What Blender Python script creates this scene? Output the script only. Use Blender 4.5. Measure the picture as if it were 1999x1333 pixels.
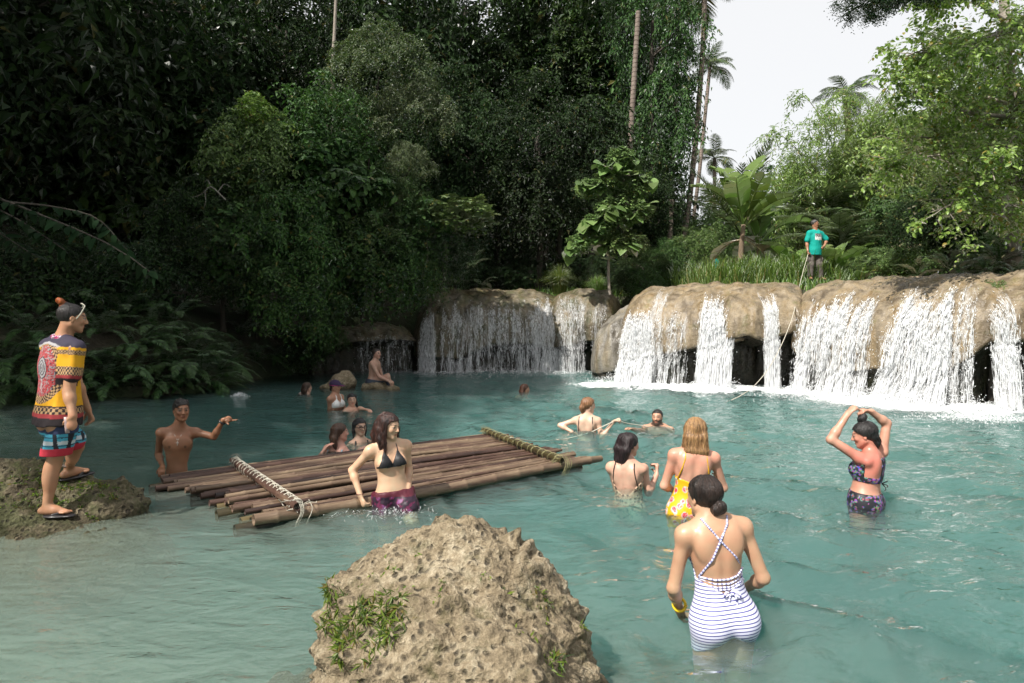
import bpy, math, random
import numpy as np
from mathutils import Vector, Matrix
import openvdb

# ------------------------------------------------------------------ clear
for _o in list(bpy.data.objects):
    bpy.data.objects.remove(_o)
scene = bpy.context.scene
COL = scene.collection

# ------------------------------------------------------------------ camera
CAM_H = 1.6
PITCH = math.radians(2.0)
FPX = 1999 * 24.0 / 36.0
cam_data = bpy.data.cameras.new('camera')
cam_data.lens = 24.0
cam_data.sensor_width = 36.0
cam_data.clip_start = 0.05
cam_data.clip_end = 600.0
cam = bpy.data.objects.new('camera', cam_data)
cam.location = (0, 0, CAM_H)
cam.rotation_euler = (math.radians(90) - PITCH, 0, 0)
COL.objects.link(cam)
scene.camera = cam

# ------------------------------------------------------------------ sky and sun
SUN_DIR = Vector((-0.48, -0.50, 0.82)).normalized()      # towards the sun
SUN_EL = math.asin(SUN_DIR.z)
SUN_AZ = math.atan2(SUN_DIR.x, SUN_DIR.y)
world = bpy.data.worlds.new('World')
scene.world = world
world.use_nodes = True
_nt = world.node_tree
_nt.nodes.clear()
_sky = _nt.nodes.new('ShaderNodeTexSky')
_sky.sky_type = 'NISHITA'
_sky.sun_disc = False
_sky.sun_elevation = SUN_EL
_sky.sun_rotation = SUN_AZ
_sky.air_density = 1.0
_sky.dust_density = 2.0
_sky.ozone_density = 1.0
_hs = _nt.nodes.new('ShaderNodeMix')                     # thin bright cloud drawn over the blue
_hs.data_type = 'RGBA'
_hs.inputs[0].default_value = 0.9
_hs.inputs[7].default_value = (4.35, 4.32, 4.27, 1)
_bg = _nt.nodes.new('ShaderNodeBackground')
_bg.inputs['Strength'].default_value = 0.15
_wo = _nt.nodes.new('ShaderNodeOutputWorld')
_nt.links.new(_sky.outputs[0], _hs.inputs[6])
_nt.links.new(_hs.outputs[2], _bg.inputs['Color'])
_nt.links.new(_bg.outputs[0], _wo.inputs['Surface'])

sun_data = bpy.data.lights.new('sun', 'SUN')
sun_data.energy = 5.0
sun_data.angle = math.radians(0.6)
sun_data.color = (1.0, 0.955, 0.88)
sun = bpy.data.objects.new('sun', sun_data)
sun.rotation_euler = SUN_DIR.to_track_quat('Z', 'Y').to_euler()
sun.location = SUN_DIR * 60
COL.objects.link(sun)

scene.view_settings.view_transform = 'Standard'
scene.view_settings.look = 'None'
scene.view_settings.gamma = 1.0
scene.view_settings.use_curve_mapping = False
scene.view_settings.exposure = 0.6

# ------------------------------------------------------------------ render settings
scene.render.engine = 'CYCLES'
cy = scene.cycles
cy.use_denoising = True
try:
    cy.denoiser = 'OPENIMAGEDENOISE'
    cy.denoising_input_passes = 'RGB_ALBEDO_NORMAL'
except Exception:
    pass
cy.max_bounces = 6
cy.diffuse_bounces = 2
cy.glossy_bounces = 3
cy.transmission_bounces = 4
cy.transparent_max_bounces = 8
cy.volume_bounces = 3
cy.caustics_reflective = False
cy.caustics_refractive = False
cy.sample_clamp_indirect = 4.0
cy.use_adaptive_sampling = True
cy.adaptive_threshold = 0.04

# ================================================================== helpers
def ray(px, py):
    u = px - 999.5
    v = -(py - 666.5)
    cp, sp = math.cos(PITCH), math.sin(PITCH)
    return Vector((u, cp * FPX + sp * v, -sp * FPX + cp * v))

def at(px, py, Y):
    """the point of the place seen at photo pixel (px, py) that lies Y metres ahead"""
    d = ray(px, py)
    k = Y / d.y
    return Vector((d.x * k, Y, CAM_H + d.z * k))

def ground_at(px, py, z=0.0):
    d = ray(px, py)
    k = (z - CAM_H) / d.z
    return Vector((d.x * k, d.y * k, z))

def tag(o, label=None, cat=None, group=None, kind=None):
    if label: o['label'] = label
    if cat: o['category'] = cat
    if group: o['group'] = group
    if kind: o['kind'] = kind
    return o

def empty(name, loc=(0, 0, 0), rz=0.0):
    o = bpy.data.objects.new(name, None)
    o.location = loc
    o.rotation_euler = (0, 0, rz)
    o.empty_display_size = 0.2
    COL.objects.link(o)
    return o

def obj(name, me, mats=None, parent=None, loc=None):
    o = bpy.data.objects.new(name, me)
    if mats is not None:
        for m in (mats if isinstance(mats, (list, tuple)) else [mats]):
            if m.name not in [x.name for x in me.materials if x]:
                me.materials.append(m)
    if parent: o.parent = parent
    if loc is not None: o.location = loc
    COL.objects.link(o)
    return o

def mesh_np(name, V, F, smooth=True, attrs=None, mat_idx=None):
    """V (n,3), F (m,k) equal-size faces or list of arrays of different k"""
    me = bpy.data.meshes.new(name)
    V = np.asarray(V, dtype=np.float32)
    Fs = F if isinstance(F, list) else [F]
    Fs = [np.asarray(f, dtype=np.int32) for f in Fs if len(f)]
    nl = sum(f.size for f in Fs)
    nf = sum(len(f) for f in Fs)
    me.vertices.add(len(V))
    me.vertices.foreach_set('co', V.ravel())
    me.loops.add(nl)
    me.polygons.add(nf)
    loops = np.concatenate([f.ravel() for f in Fs]) if Fs else np.zeros(0, np.int32)
    tot = np.concatenate([np.full(len(f), f.shape[1], np.int32) for f in Fs])
    start = np.concatenate([[0], np.cumsum(tot)[:-1]]).astype(np.int32)
    me.loops.foreach_set('vertex_index', loops)
    me.polygons.foreach_set('loop_start', start)
    try:
        me.polygons.foreach_set('loop_total', tot)
    except Exception:
        pass
    if mat_idx is not None:
        me.polygons.foreach_set('material_index', np.asarray(mat_idx, np.int32))
    me.polygons.foreach_set('use_smooth', np.full(nf, bool(smooth)))
    for an, (dom, typ, data) in (attrs or {}).items():
        a = me.attributes.new(an, typ, dom)
        d = np.asarray(data, np.float32)
        if typ == 'FLOAT': a.data.foreach_set('value', d.ravel())
        elif typ == 'FLOAT_COLOR': a.data.foreach_set('color', d.ravel())
        else: a.data.foreach_set('vector', d.ravel())
    me.update(calc_edges=True)
    me.validate(verbose=False)
    return me

class MB:
    """collects pieces of one mesh"""
    def __init__(self):
        self.V, self.F, self.n, self.A = [], {}, 0, []
    def add(self, V, F, a=0.0):
        V = np.asarray(V, np.float32).reshape(-1, 3)
        F = np.asarray(F, np.int32)
        self.V.append(V)
        self.F.setdefault(F.shape[1], []).append(F + self.n)
        self.A.append(np.broadcast_to(np.asarray(a, np.float32), (len(V),)))
        self.n += len(V)
    def tube(self, pts, radii, sides=8, cap=True, a=0.0, squash=None):
        pts = np.asarray([tuple(p) for p in pts], float)
        n = len(pts)
        radii = np.broadcast_to(np.asarray(radii, float), (n,))
        T = np.gradient(pts, axis=0)
        T /= np.linalg.norm(T, axis=1)[:, None] + 1e-9
        ref = np.array([0, 0, 1.0]) if abs(T[0][2]) < 0.9 else np.array([1.0, 0, 0])
        Vs = []
        U = np.cross(T[0], ref); U /= np.linalg.norm(U)
        ang = np.arange(sides) * 2 * np.pi / sides
        for i in range(n):
            U = U - T[i] * np.dot(U, T[i])
            U /= np.linalg.norm(U) + 1e-9
            W = np.cross(T[i], U)
            Vs.append(pts[i] + radii[i] * (np.cos(ang)[:, None] * U + np.sin(ang)[:, None] * W))
        V = np.concatenate(Vs)
        i = np.arange(n - 1)[:, None] * sides
        j = np.arange(sides)[None, :]
        F = np.stack([i + j, i + (j + 1) % sides, i + sides + (j + 1) % sides, i + sides + j], -1).reshape(-1, 4)
        base = self.n
        self.add(V, F, a)
        if cap:
            c = len(V)
            self.add(np.array([pts[0], pts[-1]]), np.zeros((0, 3), np.int32), a)
            k = np.arange(sides)
            f0 = np.stack([np.full(sides, base + c), base + (k + 1) % sides, base + k], -1)
            f1 = np.stack([np.full(sides, base + c + 1), base + (n - 1) * sides + k, base + (n - 1) * sides + (k + 1) % sides], -1)
            self.F.setdefault(3, []).append(np.concatenate([f0, f1]).astype(np.int32))
    def mesh(self, name, smooth=True, attr='rnd'):
        V = np.concatenate(self.V)
        F = [np.concatenate(f) for f in self.F.values() if sum(map(len, f))]
        return mesh_np(name, V, F, smooth, {attr: ('POINT', 'FLOAT', np.concatenate(self.A))})

# ---- numpy noise
_rng0 = np.random.RandomState(7)
_PERM = _rng0.permutation(256).astype(np.int64)
_PERM = np.concatenate([_PERM, _PERM, _PERM])
_G = _rng0.normal(size=(256, 3)); _G /= np.linalg.norm(_G, axis=1)[:, None]

def pnoise(p):
    p = np.asarray(p, np.float64)
    i = np.floor(p).astype(np.int64)
    f = p - i
    i &= 255
    u = f * f * f * (f * (f * 6 - 15) + 10)
    out = 0
    for dx in (0, 1):
        wx = u[..., 0] if dx else 1 - u[..., 0]
        hx = _PERM[(i[..., 0] + dx) & 255]
        for dy in (0, 1):
            wy = u[..., 1] if dy else 1 - u[..., 1]
            hy = _PERM[hx + ((i[..., 1] + dy) & 255)]
            for dz in (0, 1):
                wz = u[..., 2] if dz else 1 - u[..., 2]
                g = _G[_PERM[hy + ((i[..., 2] + dz) & 255)]]
                out = out + wx * wy * wz * (g[..., 0] * (f[..., 0] - dx) + g[..., 1] * (f[..., 1] - dy) + g[..., 2] * (f[..., 2] - dz))
    return out * 1.6

def fbm(p, octs=4, gain=0.5, lac=2.03):
    p = np.asarray(p, float)
    a, s = 1.0, 0.0
    for o in range(octs):
        s = s + a * pnoise(p + 17.3 * o)
        p = p * lac
        a *= gain
    return s

def worley(p):
    """distance to the nearest of one feature point per unit cell"""
    p = np.asarray(p, float)
    i = np.floor(p).astype(np.int64)
    f = p - i
    best = np.full(len(p), 9.0)
    for dx in (-1, 0, 1):
        for dy in (-1, 0, 1):
            for dz in (-1, 0, 1):
                h = _PERM[_PERM[_PERM[(i[:, 0] + dx) & 255] + ((i[:, 1] + dy) & 255)] + ((i[:, 2] + dz) & 255)]
                q = np.stack([_G[h, 0] * .45 + .5 + dx, _G[h, 1] * .45 + .5 + dy, _G[h, 2] * .45 + .5 + dz], -1) - f
                best = np.minimum(best, (q * q).sum(-1))
    return np.sqrt(best)

def vnormals(V, F):
    """vertex normals from quads/tris arrays"""
    N = np.zeros_like(V)
    for f in (F if isinstance(F, list) else [F]):
        a, b, c = V[f[:, 0]], V[f[:, 1]], V[f[:, 2]]
        n = np.cross(b - a, c - a)
        for k in range(f.shape[1]):
            np.add.at(N, f[:, k], n)
    return N / (np.linalg.norm(N, axis=1)[:, None] + 1e-12)

# ---- signed distance modelling: one continuous skin from many blended forms
class SDF:
    def __init__(self, lo, hi, h):
        self.h = h
        self.lo = np.floor(np.asarray(lo, float) / h) * h
        self.n = np.ceil((np.asarray(hi, float) - self.lo) / h).astype(int) + 1
        self.d = np.full(self.n, 1.0, np.float32)
    def box(self, lo, hi):
        a = np.clip(np.floor((np.asarray(lo) - self.lo) / self.h).astype(int), 0, self.n)
        b = np.clip(np.ceil((np.asarray(hi) - self.lo) / self.h).astype(int) + 1, 0, self.n)
        return a, b
    def pts(self, a, b):
        ax = [self.lo[k] + self.h * np.arange(a[k], b[k]) for k in range(3)]
        return np.stack(np.meshgrid(*ax, indexing='ij'), -1).astype(np.float32)
    def mix(self, lo, hi, fn, k=0.02, sub=False):
        m = k + 3 * self.h
        a, b = self.box(np.asarray(lo) - m, np.asarray(hi) + m)
        if np.any(b <= a): return
        sl = tuple(slice(a[i], b[i]) for i in range(3))
        d = fn(self.pts(a, b))
        o = self.d[sl]
        if sub:
            d = -d
            h = np.maximum(k - np.abs(o - d), 0) / max(k, 1e-6)
            self.d[sl] = np.maximum(o, d) + h * h * k * 0.25
        else:
            h = np.maximum(k - np.abs(o - d), 0) / max(k, 1e-6)
            self.d[sl] = np.minimum(o, d) - h * h * k * 0.25
    def cone(self, a, b, r1, r2, k=0.02, flat=None, sub=False):
        """tapered capsule; flat=(axis, f) squashes it along an axis by f"""
        a, b = np.asarray(tuple(a), float), np.asarray(tuple(b), float)
        r = max(r1, r2)
        lo, hi = np.minimum(a, b) - r, np.maximum(a, b) + r
        def fn(p):
            pa = p - a
            ba = b - a
            if flat is not None:
                ax = np.asarray(tuple(flat[0]), float); ax /= np.linalg.norm(ax)
                q = 1.0 / flat[1] - 1.0
                pa = pa + (pa @ ax)[..., None] * ax * q
                ba = ba + (ba @ ax) * ax * q
            t = np.clip((pa @ ba) / (ba @ ba + 1e-12), 0, 1)
            d = np.sqrt(((pa - t[..., None] * ba) ** 2).sum(-1)) - (r1 + (r2 - r1) * t)
            return d * (flat[1] if flat is not None else 1.0) if flat is not None else d
        self.mix(lo, hi, fn, k, sub)
    def ell(self, c, r, R=None, k=0.02, sub=False):
        c = np.asarray(tuple(c), float); r = np.asarray(r, float)
        m = r.max()
        Rm = np.asarray(R) if R is not None else None
        def fn(p):
            q = p - c
            if Rm is not None: q = q @ Rm
            k0 = np.sqrt(((q / r) ** 2).sum(-1))
            k1 = np.sqrt(((q / (r * r)) ** 2).sum(-1)) + 1e-9
            return k0 * (k0 - 1) / k1
        self.mix(c - m, c + m, fn, k, sub)
    def mesh(self, iso=0.0):
        d = np.clip(self.d, -4 * self.h, 4 * self.h)
        g = openvdb.FloatGrid(4 * self.h)
        g.copyFromArray(np.ascontiguousarray(d))
        P, Q = g.convertToQuads(isovalue=iso)
        P = np.asarray(P, float) * self.h + self.lo
        Q = np.asarray(Q, np.int64)
        return P, Q[:, ::-1].copy()

def relax(V, F, it=2, f=0.5):
    E = np.concatenate([np.stack([F[:, i], F[:, (i + 1) % F.shape[1]]], 1) for i in range(F.shape[1])])
    deg = np.bincount(E.ravel(), minlength=len(V))[:, None] + 1e-9
    for _ in range(it):
        S = np.stack([np.bincount(E[:, 0], V[E[:, 1], k], len(V)) + np.bincount(E[:, 1], V[E[:, 0], k], len(V)) for k in range(3)], 1)
        V = V + f * (S / deg - V)
    return V

# ---- materials
def new_mat(name):
    m = bpy.data.materials.new(name)
    m.use_nodes = True
    nt = m.node_tree
    nt.nodes.clear()
    out = nt.nodes.new('ShaderNodeOutputMaterial')
    return m, nt, out

def nd(nt, typ, ins=None, **props):
    n = nt.nodes.new(typ)
    for k, v in props.items():
        setattr(n, k, v)
    for k, v in (ins or {}).items():
        s = n.inputs[k]
        if isinstance(v, bpy.types.NodeSocket): nt.links.new(v, s)
        else:
            if hasattr(s, 'default_value') and not isinstance(v, (int, float)) and len(v) == 3 and s.type == 'RGBA': v = (*v, 1)
            s.default_value = v
    return n

def ramp(nt, fac, stops, interp='LINEAR'):
    n = nt.nodes.new('ShaderNodeValToRGB')
    n.color_ramp.interpolation = interp
    e = n.color_ramp.elements
    while len(e) < len(stops): e.new(0.5)
    for x, (p, c) in zip(e, stops):
        x.position = p
        x.color = (*c, 1) if len(c) == 3 else c
    nt.links.new(fac, n.inputs[0])
    return n.outputs[0]

def mixc(nt, fac, a, b, mode='MIX'):
    n = nt.nodes.new('ShaderNodeMix')
    n.data_type = 'RGBA'
    n.blend_type = mode
    for i, v in ((0, fac), (6, a), (7, b)):
        s = n.inputs[i]
        if isinstance(v, bpy.types.NodeSocket): nt.links.new(v, s)
        elif i == 0: s.default_value = v
        else: s.default_value = (*v, 1) if len(v) == 3 else v
    return n.outputs[2]

def math_(nt, op, a, b=None, clamp=False):
    n = nt.nodes.new('ShaderNodeMath')
    n.operation = op
    n.use_clamp = clamp
    for i, v in enumerate((a, b)):
        if v is None: continue
        if isinstance(v, bpy.types.NodeSocket): nt.links.new(v, n.inputs[i])
        else: n.inputs[i].default_value = v
    return n.outputs[0]

def noise(nt, vec, scale, detail=4, rough=0.55, dist=0.0):
    return nd(nt, 'ShaderNodeTexNoise', {'Vector': vec, 'Scale': scale, 'Detail': detail, 'Roughness': rough, 'Distortion': dist}).outputs[0]

def coords(nt, kind='Object', scale=None):
    o = nd(nt, 'ShaderNodeTexCoord').outputs[kind]
    if scale is not None:
        o = nd(nt, 'ShaderNodeMapping', {'Vector': o, 'Scale': scale}).outputs[0]
    return o

def attr(nt, name, out='Fac'):
    return nd(nt, 'ShaderNodeAttribute', attribute_name=name).outputs[out]

def leaf_mat(name, c_dark, c_light, c_old=None, rough=0.42, trans=0.28, old_amt=0.06, gloss=0.7):
    m, nt, out = new_mat(name)
    r = attr(nt, 'rnd')
    oi = nd(nt, 'ShaderNodeObjectInfo').outputs['Random']
    c = ramp(nt, r, [(0.15, c_dark), (0.85, c_light)])
    c = nd(nt, 'ShaderNodeHueSaturation', {'Color': c, 'Value': math_(nt, 'ADD', math_(nt, 'MULTIPLY', oi, 0.5), 0.75),
                                           'Hue': math_(nt, 'ADD', math_(nt, 'MULTIPLY', oi, 0.03), 0.485)}).outputs[0]
    if c_old:
        g = math_(nt, 'GREATER_THAN', nd(nt, 'ShaderNodeTexWhiteNoise', {'W': math_(nt, 'MULTIPLY', r, 91.7)}, noise_dimensions='1D').outputs[0], 1 - old_amt)
        c = mixc(nt, g, c, c_old)
    p = nd(nt, 'ShaderNodeBsdfDiffuse', {'Color': c})
    t = nd(nt, 'ShaderNodeBsdfTranslucent', {'Color': mixc(nt, 1.0, c, (1.5, 1.6, 1.0), 'MULTIPLY')})
    mx = nd(nt, 'ShaderNodeMixShader', {0: trans, 1: p.outputs[0], 2: t.outputs[0]})
    g = nd(nt, 'ShaderNodeBsdfGlossy', {'Color': (1, 1, 1), 'Roughness': rough})
    lw = nd(nt, 'ShaderNodeFresnel', {'IOR': 1.38}).outputs[0]
    mx = nd(nt, 'ShaderNodeMixShader', {0: math_(nt, 'MULTIPLY', lw, gloss), 1: mx.outputs[0], 2: g.outputs[0]})
    nt.links.new(mx.outputs[0], out.inputs[0])
    return m

# ================================================================== rock materials
def rock_mat(name, c1, c2, c3, moss=None, moss_amt=0.5, rough=0.85, bump=0.5, scale=1.0, wet=False, pits=0):
    m, nt, out = new_mat(name)
    co = coords(nt, 'Object')
    big = noise(nt, co, 1.3 * scale, 5, 0.6)
    mid = noise(nt, co, 7 * scale, 6, 0.65)
    fine = noise(nt, co, 42 * scale, 5, 0.7)
    c = ramp(nt, math_(nt, 'ADD', math_(nt, 'MULTIPLY', big, 0.5), math_(nt, 'MULTIPLY', mid, 0.5)), [(0.33, c1), (0.5, c2), (0.68, c3)])
    c = mixc(nt, 0.55, c, ramp(nt, fine, [(0.3, (0.25, 0.22, 0.18)), (0.6, (1, 1, 1))]), 'MULTIPLY')
    geo = nd(nt, 'ShaderNodeNewGeometry')
    if moss:
        mo = noise(nt, co, 2.6 * scale, 6, 0.7)
        f = ramp(nt, mo, [(0.62 - 0.25 * moss_amt, (0, 0, 0)), (0.74 - 0.2 * moss_amt, (1, 1, 1))])
        c = mixc(nt, math_(nt, 'MULTIPLY', f, 0.8), c, ramp(nt, fine, [(0.3, tuple(x * 0.5 for x in moss)), (0.7, moss)]))
    vor = nd(nt, 'ShaderNodeTexVoronoi', {'Vector': co, 'Scale': 20 * scale}).outputs[0]
    hgt = math_(nt, 'ADD', math_(nt, 'ADD', math_(nt, 'MULTIPLY', mid, 0.6), math_(nt, 'MULTIPLY', fine, 0.35)), math_(nt, 'MULTIPLY', vor, 0.35))
    if pits:                                           # small holes, coloured darker inside
        v2 = nd(nt, 'ShaderNodeTexVoronoi', {'Vector': mixc(nt, .06, co, nd(nt, 'ShaderNodeTexNoise', {'Vector': co, 'Scale': 9.0}).outputs[1]), 'Scale': pits}).outputs[0]
        pm = math_(nt, 'MULTIPLY', ramp(nt, v2, [(.18, (1, 1, 1)), (.42, (0, 0, 0))]), ramp(nt, mid, [(.42, (0, 0, 0)), (.58, (1, 1, 1))]))
        c = mixc(nt, math_(nt, 'MULTIPLY', pm, .8), c, (.030, .024, .016))
        hgt = math_(nt, 'SUBTRACT', hgt, math_(nt, 'MULTIPLY', pm, .9))
    b = nd(nt, 'ShaderNodeBump', {'Strength': bump, 'Distance': (0.09 if pits else 0.05) / scale, 'Height': hgt})
    if pits:                                           # wet dark band where the water laps
        zz = nd(nt, 'ShaderNodeSeparateXYZ', {0: geo.outputs['Position']}).outputs[2]
        wl = ramp(nt, math_(nt, 'ADD', math_(nt, 'MULTIPLY', zz, 5.0), math_(nt, 'MULTIPLY', mid, .6)), [(.45, (1, 1, 1)), (.75, (0, 0, 0))])
        c = mixc(nt, math_(nt, 'MULTIPLY', wl, .62), c, mixc(nt, 1.0, c, (.30, .29, .22), 'MULTIPLY'))
    ins = {'Base Color': c, 'Roughness': rough, 'Normal': b.outputs[0], 'Specular IOR Level': 0.35}
    if wet:                                            # a film of running water in patches, and a dark wet foot at the waterline
        w = attr(nt, 'wet')
        st = noise(nt, coords(nt, 'Object', (3.2, 3.2, .45)), 1.0, 4, .6, .5)
        c = mixc(nt, .75, c, ramp(nt, st, [(.34, (.34, .31, .27)), (.48, (1, 1, 1)), (.60, (1.05, .98, .82)), (.72, (.70, .52, .30))]), 'MULTIPLY')
        wn = math_(nt, 'MULTIPLY', w, ramp(nt, noise(nt, coords(nt, 'Object', (1.5, 1.5, 0.5)), 2.0, 4), [(0.35, (0, 0, 0)), (0.6, (1, 1, 1))]))
        ins['Roughness'] = math_(nt, 'SUBTRACT', rough, math_(nt, 'MULTIPLY', wn, rough - 0.22))
        ins['Base Color'] = mixc(nt, math_(nt, 'MULTIPLY', wn, 0.35), c, mixc(nt, 1.0, c, (0.55, 0.5, 0.42), 'MULTIPLY'))
    p = nd(nt, 'ShaderNodeBsdfPrincipled', ins)
    nt.links.new(p.outputs[0], out.inputs[0])
    return m

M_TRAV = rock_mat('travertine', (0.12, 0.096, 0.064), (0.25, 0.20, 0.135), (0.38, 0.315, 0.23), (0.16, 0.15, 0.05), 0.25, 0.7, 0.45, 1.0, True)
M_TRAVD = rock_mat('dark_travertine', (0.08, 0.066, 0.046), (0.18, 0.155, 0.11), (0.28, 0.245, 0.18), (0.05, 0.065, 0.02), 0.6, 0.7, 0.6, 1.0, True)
M_GREY = rock_mat('grey_boulder', (0.13, 0.12, 0.105), (0.25, 0.235, 0.205), (0.36, 0.34, 0.30), (0.12, 0.12, 0.05), 0.2, 0.75, 0.5, 1.0, True)
M_CORAL = rock_mat('pitted_limestone', (0.08, 0.06, 0.036), (0.30, 0.24, 0.155), (0.60, 0.52, 0.38), (0.075, 0.07, 0.022), 0.42, 0.9, 1.0, 3.2, False, 26)
M_CORALM = rock_mat('mossy_limestone', (0.06, 0.048, 0.03), (0.20, 0.165, 0.105), (0.42, 0.36, 0.26), (0.06, 0.075, 0.02), 0.8, 0.9, 1.0, 1.7, False, 22)

M_CAVE = rock_mat('wet_cave_rock_painted_shade', (0.014, 0.013, 0.010), (0.036, 0.032, 0.024), (0.07, 0.06, 0.045), (0.015, 0.022, 0.006), 0.6, 0.6, 0.7, 1.0, True)  # wet mossy rock with the shade under the overhang put into its colour

# ================================================================== terrain
POOL = np.array([(-13, -14), (-12, 0), (-10.6, 9), (-9.6, 12.4), (-8, 13.7), (-6.4, 14.6), (-6.6, 18.6), (-6, 20.4), (-1, 21), (3, 20.6),
                 (3.6, 17.6), (5.2, 16.6), (6.8, 15.3), (7.9, 13.3), (9.6, 12.3), (11, 8), (12, 0), (13, -14)], float)

def pool_dist(x, y):
    """distance outside the pool's shore (negative inside)"""
    P = POOL
    d = np.full(x.shape, 1e9)
    inside = np.zeros(x.shape, bool)
    for k in range(len(P)):
        a, b = P[k], P[(k + 1) % len(P)]
        ab = b - a
        t = np.clip(((x - a[0]) * ab[0] + (y - a[1]) * ab[1]) / (ab @ ab), 0, 1)
        d = np.minimum(d, np.hypot(x - a[0] - t * ab[0], y - a[1] - t * ab[1]))
        cond = (a[1] > y) != (b[1] > y)
        xi = (b[0] - a[0]) * (y - a[1]) / (b[1] - a[1] + 1e-12) + a[0]
        inside ^= cond & (x < xi)
    return np.where(inside, -d, d)

def sstep(a, b, x):
    t = np.clip((x - a) / (b - a), 0, 1)
    return t * t * (3 - 2 * t)

def ground_z(x, y):
    x, y = np.asarray(x, float), np.asarray(y, float)
    d = pool_dist(x, y)
    hill = 0.9 * sstep(-0.6, 0.6, d) + 0.55 * np.clip(d, 0, 40) ** 0.92      # left: steep wooded bank
    plate = np.where(d < 1.5, -1.3, -1.3 + 3.62 * sstep(1.5, 2.1, d)) + 0.03 * np.clip(d - 4, 0, 60)
    shore = 1.9 * sstep(-0.4, 2.5, d) + 0.16 * np.clip(d - 1, 0, 40)
    wl = 1 - sstep(-7.5, -3.5, x - 0.18 * (y - 20))
    wr = sstep(9.0, 10.5, x) * (1 - sstep(12.2, 14.5, y))
    z = plate * (1 - wl) + hill * wl
    z = z * (1 - wr) + shore * wr
    behind = 1 - sstep(-9, -4, y)
    z = z * (1 - behind) + (0.4 + 0.1 * np.clip(d, 0, 30)) * behind
    bed = -0.92 + 0.76 * np.exp(-((x + 2.3) / 1.5) ** 2 - ((y - 2.7) / 1.3) ** 2) - 0.9 * sstep(9, 17, y) + 0.07 * pnoise(np.stack([x * .8, y * .8, x * 0], -1)) + 0.05 * pnoise(np.stack([x * 2.1, y * 2.1, x * 0 + 5], -1))
    w = sstep(-0.5, 0.25, d)
    z = bed * (1 - w) + z * w
    return z + np.where(d > 0.3, 0.12, 0.03) * pnoise(np.stack([x * .5, y * .5, x * 0 + 3], -1))

_gx = np.concatenate([np.linspace(-90, -16, 30), np.linspace(-15, 15, 121), np.linspace(16, 90, 30)])
_gy = np.concatenate([np.linspace(-40, -4, 14), np.linspace(-3, 26, 117), np.linspace(27, 160, 46)])
_X, _Y = np.meshgrid(_gx, _gy)
_Z = ground_z(_X, _Y)
_nx, _ny = len(_gx), len(_gy)
_ii = (np.arange(_ny - 1)[:, None] * _nx + np.arange(_nx - 1)[None, :]).ravel()
_F = np.stack([_ii, _ii + 1, _ii + _nx + 1, _ii + _nx], 1)
def ground_mat():
    m, nt, out = new_mat('forest_floor')
    co = coords(nt, 'Object')
    n1, n2 = noise(nt, co, 0.8, 5), noise(nt, co, 9, 6, 0.7)
    soil = ramp(nt, n2, [(0.3, (0.02, 0.016, 0.01)), (0.7, (0.06, 0.05, 0.03))])
    green = ramp(nt, n2, [(0.3, (0.012, 0.025, 0.008)), (0.7, (0.04, 0.07, 0.02))])
    c = mixc(nt, ramp(nt, n1, [(0.4, (0, 0, 0)), (0.6, (1, 1, 1))]), soil, green)
    sep = nd(nt, 'ShaderNodeSeparateXYZ', {0: nd(nt, 'ShaderNodeNewGeometry').outputs['Position']}).outputs[2]
    under = ramp(nt, math_(nt, 'MULTIPLY', sep, -4.0, True), [(0.1, (0, 0, 0)), (0.6, (1, 1, 1))])
    c = mixc(nt, under, c, ramp(nt, n2, [(0.3, (0.30, 0.28, 0.20)), (0.7, (0.48, 0.46, 0.36))]))   # pale silt on the bed
    b = nd(nt, 'ShaderNodeBump', {'Strength': 0.7, 'Distance': 0.1, 'Height': n2})
    p = nd(nt, 'ShaderNodeBsdfPrincipled', {'Base Color': c, 'Roughness': 0.9, 'Normal': b.outputs[0]})
    nt.links.new(p.outputs[0], out.inputs[0])
    return m
ground = obj('ground', mesh_np('ground', np.stack([_X, _Y, _Z], -1).reshape(-1, 3), _F), ground_mat())
tag(ground, 'forest floor and pool bed under the jungle', 'ground', kind='structure')

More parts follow.
